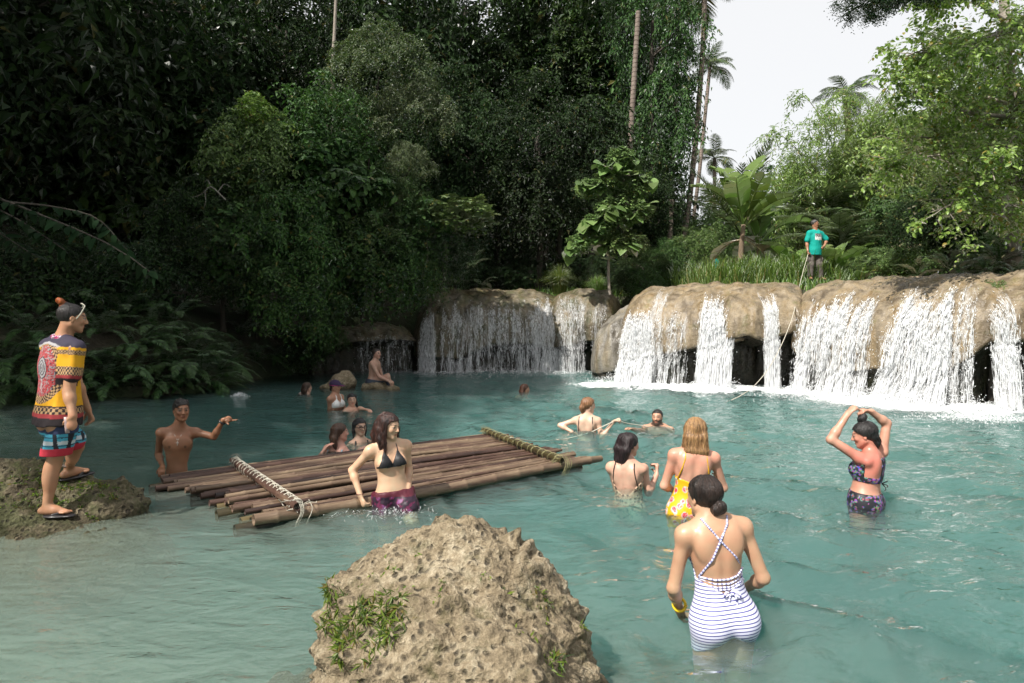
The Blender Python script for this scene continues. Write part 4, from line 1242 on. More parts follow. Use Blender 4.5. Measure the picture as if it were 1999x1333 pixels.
def branch_plant(name, label, cat, stems, n_leaf, size, meshes, mat, bark, seed, group=None, droop=0.3, r=0.02, span=(0.25, 1.0), spread=0.9):
    """stems: list of point lists (world); leaves are separate parts set alternately on the stems"""
    rng = np.random.RandomState(seed)
    b = Vector(stems[0][0])
    root = empty(name, tuple(b)); tag(root, label, cat, group)
    mb = MB()
    tot = sum(sum((Vector(s[i + 1]) - Vector(s[i])).length for i in range(len(s) - 1)) for s in stems)
    for s in stems:
        P = np.array([tuple(Vector(q) - b) for q in s])
        seglen = np.linalg.norm(np.diff(P, axis=0), axis=1)
        t = np.concatenate([[0], np.cumsum(seglen)]); L = t[-1]
        q = np.linspace(0, L, 10)
        S = np.stack([np.interp(q, t, P[:, j]) for j in range(3)], 1)
        S[1:-1] = (S[:-2] + 2 * S[1:-1] + S[2:]) / 4
        mb.tube(S, np.linspace(r, r * .3, 10) * (1.0 if s is stems[0] else .65), 6, False, .5)
        m = max(2, int(n_leaf * L / tot))
        for k in range(m):
            u = span[0] + (span[1] - span[0]) * (k + rng.uniform(0, .8)) / m
            p = np.array([np.interp(u * L, q, S[:, j]) for j in range(3)])
            tn = np.array([np.interp(min(u + .05, 1) * L, q, S[:, j]) - np.interp((u - .05) * L, q, S[:, j]) for j in range(3)])
            tn /= np.linalg.norm(tn) + 1e-9
            sd = np.cross(tn, (0, 0, 1)); sd /= np.linalg.norm(sd) + 1e-9
            d = Vector(tn * .5 + sd * (1 if k % 2 else -1) * spread + rng.normal(size=3) * .3 + np.array([0, 0, -droop]))
            o = obj('leaf', meshes[rng.randint(len(meshes))], mat, root)
            o.location = p
            up = Vector(rng.normal(size=3) * .35 + np.array([0, -.35, 1]))
            x = d.normalized(); y = up.cross(x).normalized(); z = x.cross(y)
            sc = size * rng.uniform(.65, 1.15)
            o.matrix_local = Matrix.Translation(Vector(p)) @ Matrix((x, y, z)).transposed().to_4x4() @ Matrix.Scale(sc, 4)
    obj('branch', mb.mesh('branch'), bark, root)
    return root
branch_plant('overhanging_branch', 'branch of long grey-green leaves reaching in above the man in the patterned shirt', 'branch',
             [[at(-160, 330, 8.2), at(20, 395, 8.0), at(130, 440, 7.8), at(230, 480, 7.7), at(305, 540, 7.6)], [at(-60, 380, 8), at(40, 430, 7.8), at(130, 490, 7.7)], [at(20, 395, 8), at(90, 400, 8.2), at(190, 420, 8.3), at(250, 490, 8.2)],
              [at(-120, 350, 8.3), at(-10, 450, 8), at(70, 500, 7.8)]], 170, 0.205, LEAF1, M_LEAF_G, M_BARK, 5, None, 0.35, 0.02)
branch_plant('big_leaf_sapling', 'sunlit sapling with big round pale green leaves in front of the dark forest', 'tree',
             [[at(1190, 575, 20.2), at(1185, 520, 20.2), at(1196, 440, 20.2), at(1206, 360, 20.2), at(1212, 285, 20.2)], [at(1190, 500, 20.2), at(1160, 460, 20), at(1125, 470, 19.8), at(1108, 490, 19.8)],
              [at(1196, 450, 20.2), at(1230, 420, 20), at(1262, 400, 20)], [at(1202, 390, 20.2), at(1165, 365, 20), at(1130, 355, 19.9)], [at(1206, 360, 20.2), at(1240, 340, 20.1), at(1275, 350, 20)],
              [at(1192, 470, 20.2), at(1215, 470, 19.9), at(1240, 480, 19.8)], [at(1200, 410, 20.2), at(1190, 400, 19.6), at(1180, 420, 19.4)], [at(1206, 360, 20.2), at(1195, 330, 19.8), at(1170, 320, 19.8)],
              [at(1196, 440, 20.2), at(1160, 425, 19.8), at(1140, 440, 19.7)], [at(1208, 340, 20.2), at(1225, 310, 20), at(1240, 315, 20)]],
             298, 0.50, LEAFR, M_LEAF_B, M_BARKP, 6, None, 0.3, 0.05, (0.22, 1.0), 1.0)
_sap = [o for o in bpy.data.objects if o.name.startswith('big_leaf_sapling')][0]
for _i, (_x, _y, _d, _r) in enumerate([(1212, 310, 20.2, .42), (1190, 350, 20.1, .5), (1240, 360, 20.2, .5), (1150, 365, 20, .38), (1200, 410, 20, .55), (1245, 410, 20.1, .42), (1165, 440, 19.9, .45), (1130, 475, 19.8, .40), (1210, 470, 20, .48), (1245, 470, 20.1, .32)]):
    _o = obj('foliage', CROWN.setdefault('sap%d' % (_i % 2), (CROWN['big0'] if _i % 2 else CROWN['big1']).copy()), None, _sap)
    if not _o.data.get('own'):
        _o.data.materials.clear(); _o.data.materials.append(M_LEAF_B); _o.data['own'] = 1
    _o.location = at(_x, _y, _d) - _sap.location; _o.scale = (_r * 1.15, _r, _r * .8); _o.rotation_euler = (0, 0, _i * 1.1)
branch_plant('dead_branch', 'bare grey forked twig sticking out of the dark bank', 'branch',
             [[at(440, 390, 15.2), at(410, 360, 15), at(395, 380, 15), at(375, 385, 15)], [at(410, 360, 15), at(405, 350, 15), at(398, 356, 15)], [at(400, 372, 15), at(402, 395, 15), at(398, 405, 15)], [at(425, 375, 15), at(437, 358, 15), at(452, 366, 15)]],
             6, 0.08, LEAF1, M_LEAF_D, M_BARK2, 9, None, 0.3, 0.02)

# ------------------------------------------------------------------ palms
def coconut(label, pts, n, size, mat, seed, r=(0.16, 0.11), el=(-0.5, 1.0), az=(0, 6.283), group='coconut palms behind the falls'):
    P = [at(*p) for p in pts]
    g = gz(P[0].x, P[0].y)
    root = empty('coconut_palm', (P[0].x, P[0].y, min(g, P[0].z))); tag(root, label, 'palm tree', group)
    Q = [p - root.location for p in P]
    if P[0].z > g: Q = [Vector((Q[0].x * 1.0, 0, -.2))] + Q
    obj('trunk', trunk_mesh('trunk', 1, r[0], r[1], seed, 0, pts=Q), M_PALMB, root)
    rosette('', '', '', tuple(Q[-1]), n, size, COCO, mat, el, None, seed, az, 'frond', root)
    return root
coconut('tallest coconut palm whose leaning trunk crosses the white sky', [(1325, 530, 29), (1345, 400, 29), (1360, 260, 29), (1372, 100, 29), (1378, -60, 29)], 15, 3.2, M_PALM, 501, (.125, .10))
coconut('slender coconut palm with its crown outlined against the white sky', [(1345, 500, 46), (1366, 330, 46), (1377, 220, 46), (1386, 130, 46)], 17, 2.1, M_PALM, 502, (.14, .11))
coconut('yellowing coconut palm at the top of the forest edge', [(1300, 500, 33), (1315, 260, 33), (1328, 15, 33)], 15, 2.4, M_PALMY, 503, (.16, .12), (-.9, .6))
coconut('coconut palm rising out of the bamboo', [(1660, 480, 36), (1660, 330, 36), (1652, 185, 36)], 17, 1.9, M_PALM, 504, (.15, .12))
coconut('small palm top above the banana plants far behind', [(1395, 420, 50), (1395, 310, 50)], 15, 2.4, M_PALM, 505, (.14, .12))
# stemless palms behind the bananas
def ground_palm(label, px, py, Y, n, size, seed, meshes=NIPA, el=(.5, 1.45), mat=M_PALM, az=(0, 6.283), group='young palms behind the falls'):
    p = at(px, py, Y)
    rosette('young_palm', label, 'palm', p, n, size, meshes, mat, el, group, seed, az)
ground_palm('large young palm with dark upright fronds behind the banana plant', 1445, 455, 23, 13, 3.0, 511)
ground_palm('young palm fanning out behind the man in teal', 1640, 500, 22, 13, 2.0, 512, COCO, (.4, 1.3))
ground_palm('young palm with feathery fronds in the middle of the thicket', 1700, 480, 24, 13, 2.6, 513, COCO, (.3, 1.3))
ground_palm('tall feathery palm under the bamboo', 1600, 470, 25, 13, 2.8, 514, COCO, (.6, 1.4))
ground_palm('low bright palm beside the fallen dry frond', 1720, 545, 19.5, 10, 1.0, 515, COCO, (.2, 1.1))
ground_palm('palm half hidden behind the shrubs at the edge of the view', 1900, 480, 20, 11, 1.8, 516, COCO, (.2, 1.2))
o_ = obj('dry_palm_frond', COCO[0].copy(), None); o_.data.materials.clear(); o_.data.materials.append(M_DRY)
o_.location = at(1740, 482, 19.6); o_.scale = (1.25, 1.0, .8); o_.rotation_euler = (0.5, -.12, 0.0)
tag(o_, 'dry greyish palm frond sticking out over the shrubs', 'palm frond')

# ------------------------------------------------------------------ bananas
def banana_leaf(name, seed, tear=0.35, W=0.33):
    rng = np.random.RandomState(seed)
    mb = MB()
    n = 26
    t = np.linspace(0, 1, n)
    arch = 0.35
    def mid(t): return np.stack([t - 0.12 * t ** 3, 0 * t, arch * (0.9 * t - 1.25 * t ** 2.3)], -1)
    mb.tube(mid(np.linspace(0, 1, 10)), np.linspace(.016, .003, 10), 5, False, 0.95)
    for sg in (-1, 1):
        i = 3
        while i < n - 1:
            k = rng.randint(1, 6) if rng.uniform() < tear else rng.randint(4, 10)
            j = min(i + k, n - 1)
            tt = np.linspace(t[i], t[j] - 0.012, j - i + 1)
            w = W * .5 * np.sin(np.pi * np.clip((tt - .1) / .92, 0, 1)) ** .55
            M = mid(tt)
            dz = rng.uniform(-.5, .1)
            E = M + np.stack([0.03 + 0 * tt, sg * w, w * (0.45 + dz)], 1)
            I2 = (M + E) / 2 + np.array([0, 0, 0.012])
            V = np.concatenate([M, I2, E]); m = len(tt)
            q = np.arange(m - 1)
            F = np.concatenate([np.stack([q, q + 1, m + q + 1, m + q], 1), np.stack([m + q, m + q + 1, 2 * m + q + 1, 2 * m + q], 1)])
            if sg < 0: F = F[:, ::-1]
            mb.add(V, F, rng.uniform(.3, .8))
            i = j
    return mb.mesh(name, True)
BAN = [banana_leaf('banana_leaf', 520 + i, (.45, .7, .9)[i]) for i in range(3)]
def banana(label, px, py, Y, H, leaves, seed, stem_r=.11, el=(.5, 1.4), n=8, size=1.6, dry=2):
    rng = np.random.RandomState(seed)
    p = at(px, py, Y)
    z = gz(p.x, p.y)
    root = empty('banana_plant', (p.x, p.y, z)); tag(root, label, 'banana plant', 'banana plants above the falls')
    mb = MB()
    t = np.linspace(0, 1, 8)
    mb.tube(np.stack([.06 * np.sin(t * 3 + seed), .05 * np.cos(t * 2), -.2 + (H + .2) * t], 1), stem_r * (1 - .45 * t), 10, True, .5)
    obj('stem', mb.mesh('stem'), M_STEM, root)
    for k in range(n + dry):
        dr = k >= n
        o = obj('dry_leaf' if dr else 'leaf', BANDRY[k % 2] if dr else BAN[rng.randint(3)], None, root)
        a = 6.283 * (k + rng.uniform(-.3, .3)) / n
        s = size * rng.uniform(.75, 1.1) * (.8 if dr else 1)
        o.location = (0, 0, H - rng.uniform(0, .15) - (.3 if dr else 0))
        o.scale = (s, s, s)
        o.rotation_euler = (rng.uniform(-.5, .5), -(rng.uniform(-1.1, -.3) if dr else rng.uniform(*el)), a)
for _b in BAN: _b.materials.append(M_BANANA)
BANDRY = [BAN[1].copy(), BAN[2].copy()]
for _b in BANDRY: _b.materials.clear(); _b.materials.append(M_DRY)
banana('tall banana plant with torn leaves and a brown stem', 1450, 545, 20.0, 1.95, 8, 531, .11, (.45, 1.4), 9, 2.3, 4)
banana('second banana stem hung with dry leaves beside the tall one', 1478, 545, 20.3, 1.4, 6, 532, .12, (.5, 1.4), 7, 1.9, 5)
banana('young banana plant with upright leaves beside the man in teal', 1548, 545, 20.2, .4, 7, 533, .08, (.4, 1.4), 9, 1.8, 1)
banana('young banana plant behind the teal-shirted man on his other side', 1630, 548, 19.6, .5, 7, 534, .08, (.2, 1.3), 9, 1.6, 0)
banana('low banana plant spreading dark leaves beside the ledge', 1672, 552, 19.0, .25, 6, 535, .06, (.0, .8), 7, 1.0, 0)

# ------------------------------------------------------------------ bamboo, shrubs and the tree over the falls
def bamboo(label, px, py_base, Y, n, H, spread, seed, mat=M_BAMBOO, leaf=0.19, sprays=30):
    rng = np.random.RandomState(seed)
    p = at(px, py_base, Y)
    z = gz(p.x, p.y)
    root = empty('bamboo_clump', (p.x, p.y, z)); tag(root, label, 'bamboo', 'bamboo clumps behind the falls')
    C, O = [], []
    for k in range(n):
        th = rng.uniform(0, 6.283); lean = rng.uniform(.15, 1) * spread
        h = H * rng.uniform(.55, 1.0)
        t = np.linspace(0, 1, 12)
        b = rng.normal(size=2) * .35
        P = np.stack([b[0] + math.cos(th) * lean * t ** 2.2, b[1] + math.sin(th) * lean * t ** 2.2, h * (t - .22 * t ** 3.5)], 1)
        mb = MB(); mb.tube(P, np.linspace(.04, .008, 12), 6, False, rng.uniform())
        obj('culm', mb.mesh('culm'), M_CULM, root)
        for s in range(sprays):
            u = rng.uniform(.22, 1)
            C.append([np.interp(u, t, P[:, j]) + rng.normal() * .3 for j in range(3)])
            O.append(unit(rng.normal(size=3) + np.array([math.cos(th), math.sin(th), 0])))
    V, F, a = spray(np.array(C), np.array(O), rng, 4, 10, .75, leaf, leaf * .22, .75, 4, .8, .35)
    obj('foliage', mesh_np('foliage', V, F, False, {'rnd': ('POINT', 'FLOAT', a)}), mat, root)
bamboo('tall feathery light green bamboo against the white sky', 1640, 500, 25, 17, 9.5, 2.2, 541)
bamboo('second feathery bamboo clump beside the overhanging tree', 1745, 500, 24, 15, 9.3, 2.2, 542)
bamboo('lower bamboo clump drooping behind the banana plants', 1570, 500, 28, 13, 8.0, 2.0, 543)
bamboo('bamboo clump half behind the overhanging tree', 1850, 500, 27, 12, 8.2, 2.6, 544)
bamboo('far bamboo clump showing through beside the tree trunk', 1950, 500, 24, 12, 7.0, 2.6, 545)

def big_tree():
    rng = np.random.RandomState(61)
    Y = 13.6
    base = at(1972, 470, 15.5)
    root = empty('overhanging_tree', (base.x, base.y, gz(base.x, base.y))); tag(root, 'airy tree with pale branches and yellow-green leaves overhanging the sunlit falls', 'tree')
    mb = MB()
    R = lambda *p: np.array([tuple(at(*q) - root.location) for q in p])
    tr = R((1985, 560, 15.5), (1978, 450, 15.3), (1990, 330, 15), (1985, 220, 14.8), (1965, 120, 14.6), (1960, 0, 14.6), (1965, -120, 14.6))
    tr[0, 2] = -.3
    mb.tube(tr, np.linspace(.17, .08, len(tr)), 10, False, .5)
    obj('trunk', mb.mesh('trunk'), M_BARKP, root)
    C, O = [], []
    limbs = [((1988, 300, 15), (1930, 285, 14.5), (1850, 300, 14), (1770, 310, 13.6), (1730, 330, 13.4)), ((1985, 230, 14.8), (1900, 220, 14), (1830, 190, 13.6), (1760, 185, 13.4)),
             ((1970, 140, 14.6), (1900, 110, 14), (1830, 95, 13.6), (1770, 110, 13.3)), ((1962, 40, 14.6), (1900, 0, 14), (1840, -30, 13.6), (1790, -20, 13.2)),
             ((1990, 340, 15), (1940, 340, 14), (1880, 380, 13.4), (1830, 410, 13)), ((1985, 250, 14.8), (1990, 250, 13.5), (1960, 300, 12.6), (1930, 350, 12.2)),
             ((1970, 100, 14.6), (2030, 60, 14), (2080, 40, 13.5)), ((1985, 200, 14.8), (2040, 200, 14), (2110, 210, 13.5)), ((1965, 60, 14.6), (1960, 60, 13), (1930, 70, 12.2), (1880, 110, 11.8)),
             ((1985, 210, 14.8), (1930, 190, 15.5), (1860, 230, 16), (1800, 260, 16.3)), ((1990, 330, 15), (2040, 330, 14.2), (2090, 380, 13.6)), ((1990, 320, 15), (1970, 380, 13.6), (1960, 430, 12.8)),
             ((1985, 220, 14.8), (1900, 260, 14.8), (1820, 270, 14.8), (1730, 270, 14.8)), ((1965, 110, 14.6), (1890, 150, 15), (1820, 140, 15.2), (1750, 150, 15.4))]
    for li, L in enumerate(limbs):
        P = R(*L)
        q = np.linspace(0, 1, 10); t = np.linspace(0, 1, len(P))
        S = np.stack([np.interp(q, t, P[:, j]) for j in range(3)], 1)
        S += rng.normal(size=S.shape) * .05 * q[:, None]
        m2 = MB(); m2.tube(S, np.linspace(.05, .008, 10), 6, False, .5)
        for s in range(20):
            u = rng.uniform(.2, 1)
            b = np.array([np.interp(u, q, S[:, j]) for j in range(3)])
            d = unit(rng.normal(size=3) * np.array([1, 1, .6]) + np.array([0, 0, .15]))
            ln = rng.uniform(.3, .9)
            e = b + d * ln
            m2.tube(np.array([b, (b + e) / 2 + rng.normal(size=3) * .04, e]), [.012, .008, .004], 4, False, .5)
            for v in (.4, .7, 1.0):
                C.append(b + d * ln * v); O.append(d)
        obj('branch', m2.mesh('branch'), M_BARKP, root)
    V, F, a = spray(np.array(C), np.array(O), rng, 4, 8, .44, .10, .060, .35, 7, .9, .35)
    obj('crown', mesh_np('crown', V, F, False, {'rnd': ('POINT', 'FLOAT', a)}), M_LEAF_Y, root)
big_tree()
def bough():
    b = at(2420, 520, 12.5)
    root = empty('overhanging_bough_tree', (b.x, b.y, gz(b.x, b.y))); tag(root, 'dark leafy bough hanging into the top of the white sky', 'tree')
    P = [at(2420, 560, 12.5), at(2400, 200, 12.3), at(2300, -100, 12), at(2050, -170, 11.8), at(1850, -90, 11.6), at(1740, -40, 11.5), at(1690, 0, 11.5)]
    P[0].z = root.location.z - .3
    obj('trunk', trunk_mesh('trunk', 1, .16, .025, 3, 0, pts=[p - root.location for p in P]), M_BARK, root)
    for i, (x, y, r, k) in enumerate([(1690, 5, .38, 'broad1'), (1745, -25, .42, 'broad0'), (1800, -40, .5, 'broad2'), (1870, -60, .55, 'broad1'), (1950, -80, .7, 'broad0'), (2060, -120, .9, 'broad2')]):
        me = CROWN.get(k + 'bough')
        if me is None:
            me = CROWN[k].copy(); me.materials.clear(); me.materials.append(M_LEAF_D); CROWN[k + 'bough'] = me
        o = obj('crown', me, None, root)
        o.location = at(x, y, 11.5) - root.location; o.scale = (r * 1.2, r, r * .62); o.rotation_euler = (0, .2, i)
bough()

GB = 'trees and shrubs behind the sunlit falls'
def shrub(px, py, Y, rad, kind, mat, label, extra=(), name='shrub', cat='shrub'):
    c = at(px, py, Y)
    return tree(name, label, cat, (c.x, Y + .2, gz(c.x, Y + .2)), c, rad, kind, mat, M_BARK, GB, .08, extra, 4)
shrub(1760, 440, 22, (1.6, 1.3, 1.2), 'broad1', M_LEAF_M, 'leafy shrub behind the dry palm frond', [((1.2, -.5, -.6), (1.3, 1.1, .8), 'broad0', M_LEAF_M)])
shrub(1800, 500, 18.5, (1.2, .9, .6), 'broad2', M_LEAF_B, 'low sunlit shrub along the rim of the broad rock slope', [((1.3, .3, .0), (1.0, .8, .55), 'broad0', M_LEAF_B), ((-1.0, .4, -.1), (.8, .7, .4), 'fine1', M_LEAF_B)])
shrub(1860, 410, 17.5, (.9, .8, .9), 'big1', M_LEAF_D, 'dark hanging shrub under the overhanging tree', [((-.9, .2, -.2), (.7, .6, .7), 'broad2', M_LEAF_D)])
shrub(1960, 440, 19, (1.5, 1.2, 1.3), 'broad0', M_LEAF_M, 'thick shrub beside the pale trunk at the edge of the view', [((-.6, 0, -1.0), (1.3, 1.1, .8), 'fine2', M_LEAF_M)])
shrub(1890, 480, 21, (1.5, 1.3, 1.2), 'broad2', M_LEAF_M, 'rounded shrub behind the ferns of the rim', [((-.5, 1, .9), (1.6, 1.3, 1.3), 'fine1', M_LEAF_M)])
shrub(1680, 400, 27, (1.9, 1.6, 1.6), 'fine1', M_LEAF_M, 'bushy tree in the middle of the thicket', [((-1.6, 0, -.6), (1.6, 1.3, 1.4), 'fine0', M_LEAF_M), ((1.4, .6, .2), (1.7, 1.4, 1.6), 'broad0', M_LEAF_M)], 'thicket_tree', 'tree')
shrub(1380, 430, 34, (2.0, 1.6, 1.6), 'fine0', M_LEAF_B, 'bushy light green tree behind the leaning coconut trunk', [((1.5, .4, -.3), (1.7, 1.4, 1.4), 'fine1', M_LEAF_M), ((-.3, 0, -1.6), (2.0, 1.5, 1.2), 'broad1', M_LEAF_M)], 'thicket_tree', 'tree')
shrub(1262, 548, 21.6, (.7, .6, .5), 'broad1', M_LEAF_M, 'small bush on the rim where the grey boulder meets the tan dome', [((.7, .3, -.05), (.6, .5, .4), 'fine0', M_LEAF_M), ((-.6, .3, .1), (.6, .5, .5), 'broad0', M_LEAF_D)])
shrub(1300, 500, 40, (3.2, 2.5, 2.4), 'broad2', M_LEAF_D, 'dark bushy tree far behind the foot of the coconut trunks', [((3.0, 0, 0), (2.6, 2, 2.0), 'fine1', M_LEAF_M), ((-3.2, 0, .3), (3.0, 2, 2.4), 'broad0', M_LEAF_D)], 'thicket_tree', 'tree')
shrub(1350, 490, 25, (1.0, .9, .9), 'fine1', M_LEAF_B, 'light green bush between the coconut trunks and the stake', [((.8, .3, .3), (.9, .8, .8), 'broad1', M_LEAF_B), ((-.9, .2, -.1), (.8, .7, .7), 'fine0', M_LEAF_M)])
shrub(1410, 440, 30, (1.5, 1.2, 1.6), 'fine2', M_LEAF_B, 'tall light bush behind the stake and the tall grass', [((-1.2, .3, -.8), (1.3, 1.1, 1.1), 'fine0', M_LEAF_B), ((1.3, .3, -.6), (1.2, 1.0, 1.0), 'broad0', M_LEAF_M)])
shrub(1530, 400, 38, (2.6, 2, 2.2), 'broad1', M_LEAF_M, 'dense tree far behind the banana plants', [((2.5, 0, .3), (2.3, 2, 2.2), 'fine0', M_LEAF_M), ((-1.6, 0, -1.6), (2.4, 2, 1.6), 'fine1', M_LEAF_M)], 'thicket_tree', 'tree')
for _i, (_x, _y, _d, _r) in enumerate([(1760, 330, 36, 3.6), (1880, 300, 38, 4.2), (2000, 250, 36, 4.5), (1660, 420, 40, 3.2), (2090, 330, 30, 4), (1960, 420, 34, 3.4), (1820, 450, 32, 2.6), (1460, 470, 44, 2.8), (1580, 470, 42, 2.8)]):
    forest(_x, _y, _d, (_r, _r, _r), ('broad0', 'fine2', 'broad1')[_i % 3], M_LEAF_M, _LT[_i], None, .16, [((0, 0, -_r), (_r * .9, _r * .9, _r * .7), 'fine1', M_LEAF_M)], group='trees in the backdrop of the thicket')
for _i, (_x, _y, _d, _s) in enumerate([(1790, 540, 17.5, .8), (1850, 530, 16.5, .9), (1900, 520, 16, .9), (1950, 515, 15.4, 1.0), (1990, 500, 15.2, .9), (1925, 535, 15.2, .7), (1870, 545, 15.6, .6), (1985, 540, 14, .6)]):
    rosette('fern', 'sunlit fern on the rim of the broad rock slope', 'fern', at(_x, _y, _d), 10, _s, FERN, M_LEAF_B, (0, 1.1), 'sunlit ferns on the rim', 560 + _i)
shrub(1945, 570, 12.9, (.32, .3, .28), 'broad2', M_LEAF_B, 'small leafy plant growing in the cleft between the rock slope and the cracked rock', [((-.12, 0, -.38), (.25, .2, .25), 'broad0', M_LEAF_Y), ((.05, -.1, -.75), (.22, .2, .2), 'vine0', M_LEAF_B)], 'cleft_plant', 'plant')
shrub(1255, 520, 22.5, (1.0, .8, .6), 'fine1', M_LEAF_M, 'low bush behind the big-leaved sapling', [((.9, .4, .2), (.9, .7, .6), 'broad1', M_LEAF_M), ((-1.1, .4, 0), (.9, .7, .6), 'fine0', M_LEAF_D)])
shrub(1010, 530, 24, (1.5, 1.0, .6), 'fine2', M_LEAF_D, 'low dark undergrowth on the rim above the shaded veil', [((1.8, .4, .1), (1.3, .8, .6), 'fine1', M_LEAF_D), ((-1.8, 0, .2), (1.3, .8, .7), 'broad0', M_LEAF_D)])

# ------------------------------------------------------------------ grasses
def grass(name, label, regions, n, L, W, seed, mat=M_GRASS, kind='stuff', cat='grass', lean=0.45, origin=None):
    rng = np.random.RandomState(seed)
    B = []
    for (x0, x1, y0, y1, w) in regions:
        m = int(n * w)
        B.append(np.stack([rng.uniform(x0, x1, m), rng.uniform(y0, y1, m)], 1))
    B = np.concatenate(B); m = len(B)
    Z = ground_z(B[:, 0], B[:, 1]) - .03
    h = rng.uniform(.45, 1.1, m) * L * (1 + .5 * pnoise(np.stack([B[:, 0] * .8, B[:, 1] * .8, 0 * Z], -1)))
    th = rng.uniform(0, 6.283, m)
    d = np.stack([np.cos(th), np.sin(th), 0 * th], 1)
    s = np.stack([-np.sin(th), np.cos(th), 0 * th], 1)
    P = np.stack([B[:, 0], B[:, 1], Z], 1)
    l = rng.uniform(.3, 1.3, m) * lean
    V = np.empty((m, 7, 3))
    for k, u in enumerate((0, .4, .75)):
        c = P + d * (h * l * u ** 2)[:, None] + np.array([0, 0, 1.0]) * (h * (u - .35 * l * u ** 2.5))[:, None]
        w = (W * (1, .9, .6)[k] * rng.uniform(.8, 1.2, m))[:, None]
        V[:, 2 * k] = c - s * w / 2; V[:, 2 * k + 1] = c + s * w / 2
    V[:, 6] = P + d * (h * l)[:, None] + np.array([0, 0, 1.0]) * (h * (1 - .5 * l))[:, None]
    f = np.array([(0, 1, 3), (0, 3, 2), (2, 3, 5), (2, 5, 4), (4, 5, 6)])
    F = (np.arange(m)[:, None, None] * 7 + f[None]).reshape(-1, 3)
    V = V.reshape(-1, 3)
    o = obj(name, mesh_np(name, V, F, False, {'rnd': ('POINT', 'FLOAT', np.repeat(rng.uniform(0, 1, m), 7))}), mat)
    tag(o, label, cat, None, kind)
    return o
grass('tall_grass', 'tall sunlit grass growing thick on the rim behind the falls', [(5.2, 8.2, 18.9, 21.5, .55), (6.6, 9.6, 18.5, 20.5, .25), (5.0, 7.2, 20, 23, .25)], 8000, 1.05, .028, 571)
grass('tall_grass', 'low weeds along the rim behind the sunlit ledge', [(4.2, 14, 17.4, 22, .7), (-1, 5, 22.5, 25, .4)], 6000, .45, .035, 572)
def tuft(label, px, py, Y, n, L, seed):
    rng = np.random.RandomState(seed)
    c = at(px, py, Y)
    m = n
    th = rng.uniform(0, 6.283, m); l = rng.uniform(.1, 1, m)
    d = np.stack([np.cos(th), np.sin(th), 0 * th], 1); s = np.stack([-np.sin(th), np.cos(th), 0 * th], 1)
    P = d * (rng.uniform(0, .22, m))[:, None]
    h = rng.uniform(.6, 1.1, m) * L
    V = np.empty((m, 5, 3))
    for k, u in enumerate((0, .55)):
        q = P + d * (h * l * .55 * u * u)[:, None] + np.array([0, 0, 1.]) * (h * u * (1 - .3 * l * u))[:, None]
        V[:, 2 * k] = q - s * .006; V[:, 2 * k + 1] = q + s * .006
    V[:, 4] = P + d * (h * l * .75)[:, None] + np.array([0, 0, 1.]) * (h * (.95 - .65 * l))[:, None]
    f = np.array([(0, 1, 3), (0, 3, 2), (2, 3, 4)])
    o = obj('grass_tuft', mesh_np('grass_tuft', V.reshape(-1, 3), (np.arange(m)[:, None, None] * 5 + f[None]).reshape(-1, 3), False, {'rnd': ('POINT', 'FLOAT', np.repeat(rng.uniform(0, 1, m), 5))}), M_GRASS)
    o.location = (c.x, c.y, 2.36); tag(o, label, 'grass', 'grass tufts on the rim')
tuft('large round tuft of grass on the rim between the shaded domes', 1092, 575, 22.0, 1500, 1.15, 581)
tuft('smaller tuft of grass at the foot of the big-leaved sapling', 1165, 570, 22.0, 800, .8, 582)

# ================================================================== boulders
def boulder(name, label, blobs, h, lo, hi, mat, seed=0, big=.05, pit=.028, fine=.010, subs=(), scale=1.0, k=.14, smooth_below=None, group=None):
    g = SDF(lo, hi, h)
    for c, r in blobs: g.ell(c, r, None, k)
    for a, b, r1, r2 in subs: g.cone(a, b, r1, r2, .05, sub=True)
    V, F = g.mesh()
    V = relax(V, F, 2, .5)
    N = vnormals(V, F)
    q = V + seed
    d = big * fbm(q * 3.2 * scale, 3)
    w = worley(q * 9 * scale + .35 * fbm(q * 5, 2)[:, None])
    d2 = -pit * np.clip(.55 - w, 0, 1) * 2 * sstep(-.3, .3, pnoise(q * 2.2 * scale + 9) + .15)
    w2 = worley(q * 24 * scale)
    d3 = -fine * np.clip(.6 - w2, 0, 1) * 2 + .004 * fbm(q * 40 * scale, 2)
    s = 1.0 if smooth_below is None else np.where(V[:, 2] < smooth_below, .35, 1.0)
    V = V + N * (d + s * (d2 + d3))[:, None]
    o = obj(name, mesh_np(name, V, F, True), mat)
    tag(o, label, 'rock', group)
    return o, V, vnormals(V, F)

rock1, R1V, R1N = boulder('boulder', 'big pitted tan boulder standing in the shallow water nearest the camera',
    [((-.28, 2.95, .06), (.52, .52, .48)), ((-.26, 3.08, .40), (.27, .27, .25)), ((-.57, 3.02, .22), (.26, .30, .30)), ((.0, 2.99, .24), (.27, .33, .30)), ((-.15, 2.60, .05), (.38, .30, .38)),
     ((-.28, 2.95, -.50), (.50, .48, .48)), ((-.90, 2.84, -.232), (.42, .52, .16)), ((.09, 2.85, -.1), (.24, .34, .40))],
    .0135, (-1.5, 2.0, -.6), (.75, 3.8, .95), M_CORAL, 4.2, .045, .065, .020,
    subs=[((.0, 2.66, .44), (.07, 2.62, .30), .05, .03), ((-.34, 2.90, .66), (-.26, 2.84, .58), .05, .03), ((-.10, 2.98, .66), (.06, 2.98, .50), .025, .02), ((-.55, 2.72, .32), (-.50, 2.62, .10), .05, .04), ((.15, 2.7, .2), (.16, 2.62, -.05), .04, .03), ((-.30, 2.62, .38), (-.05, 2.55, .34), .018, .012)])
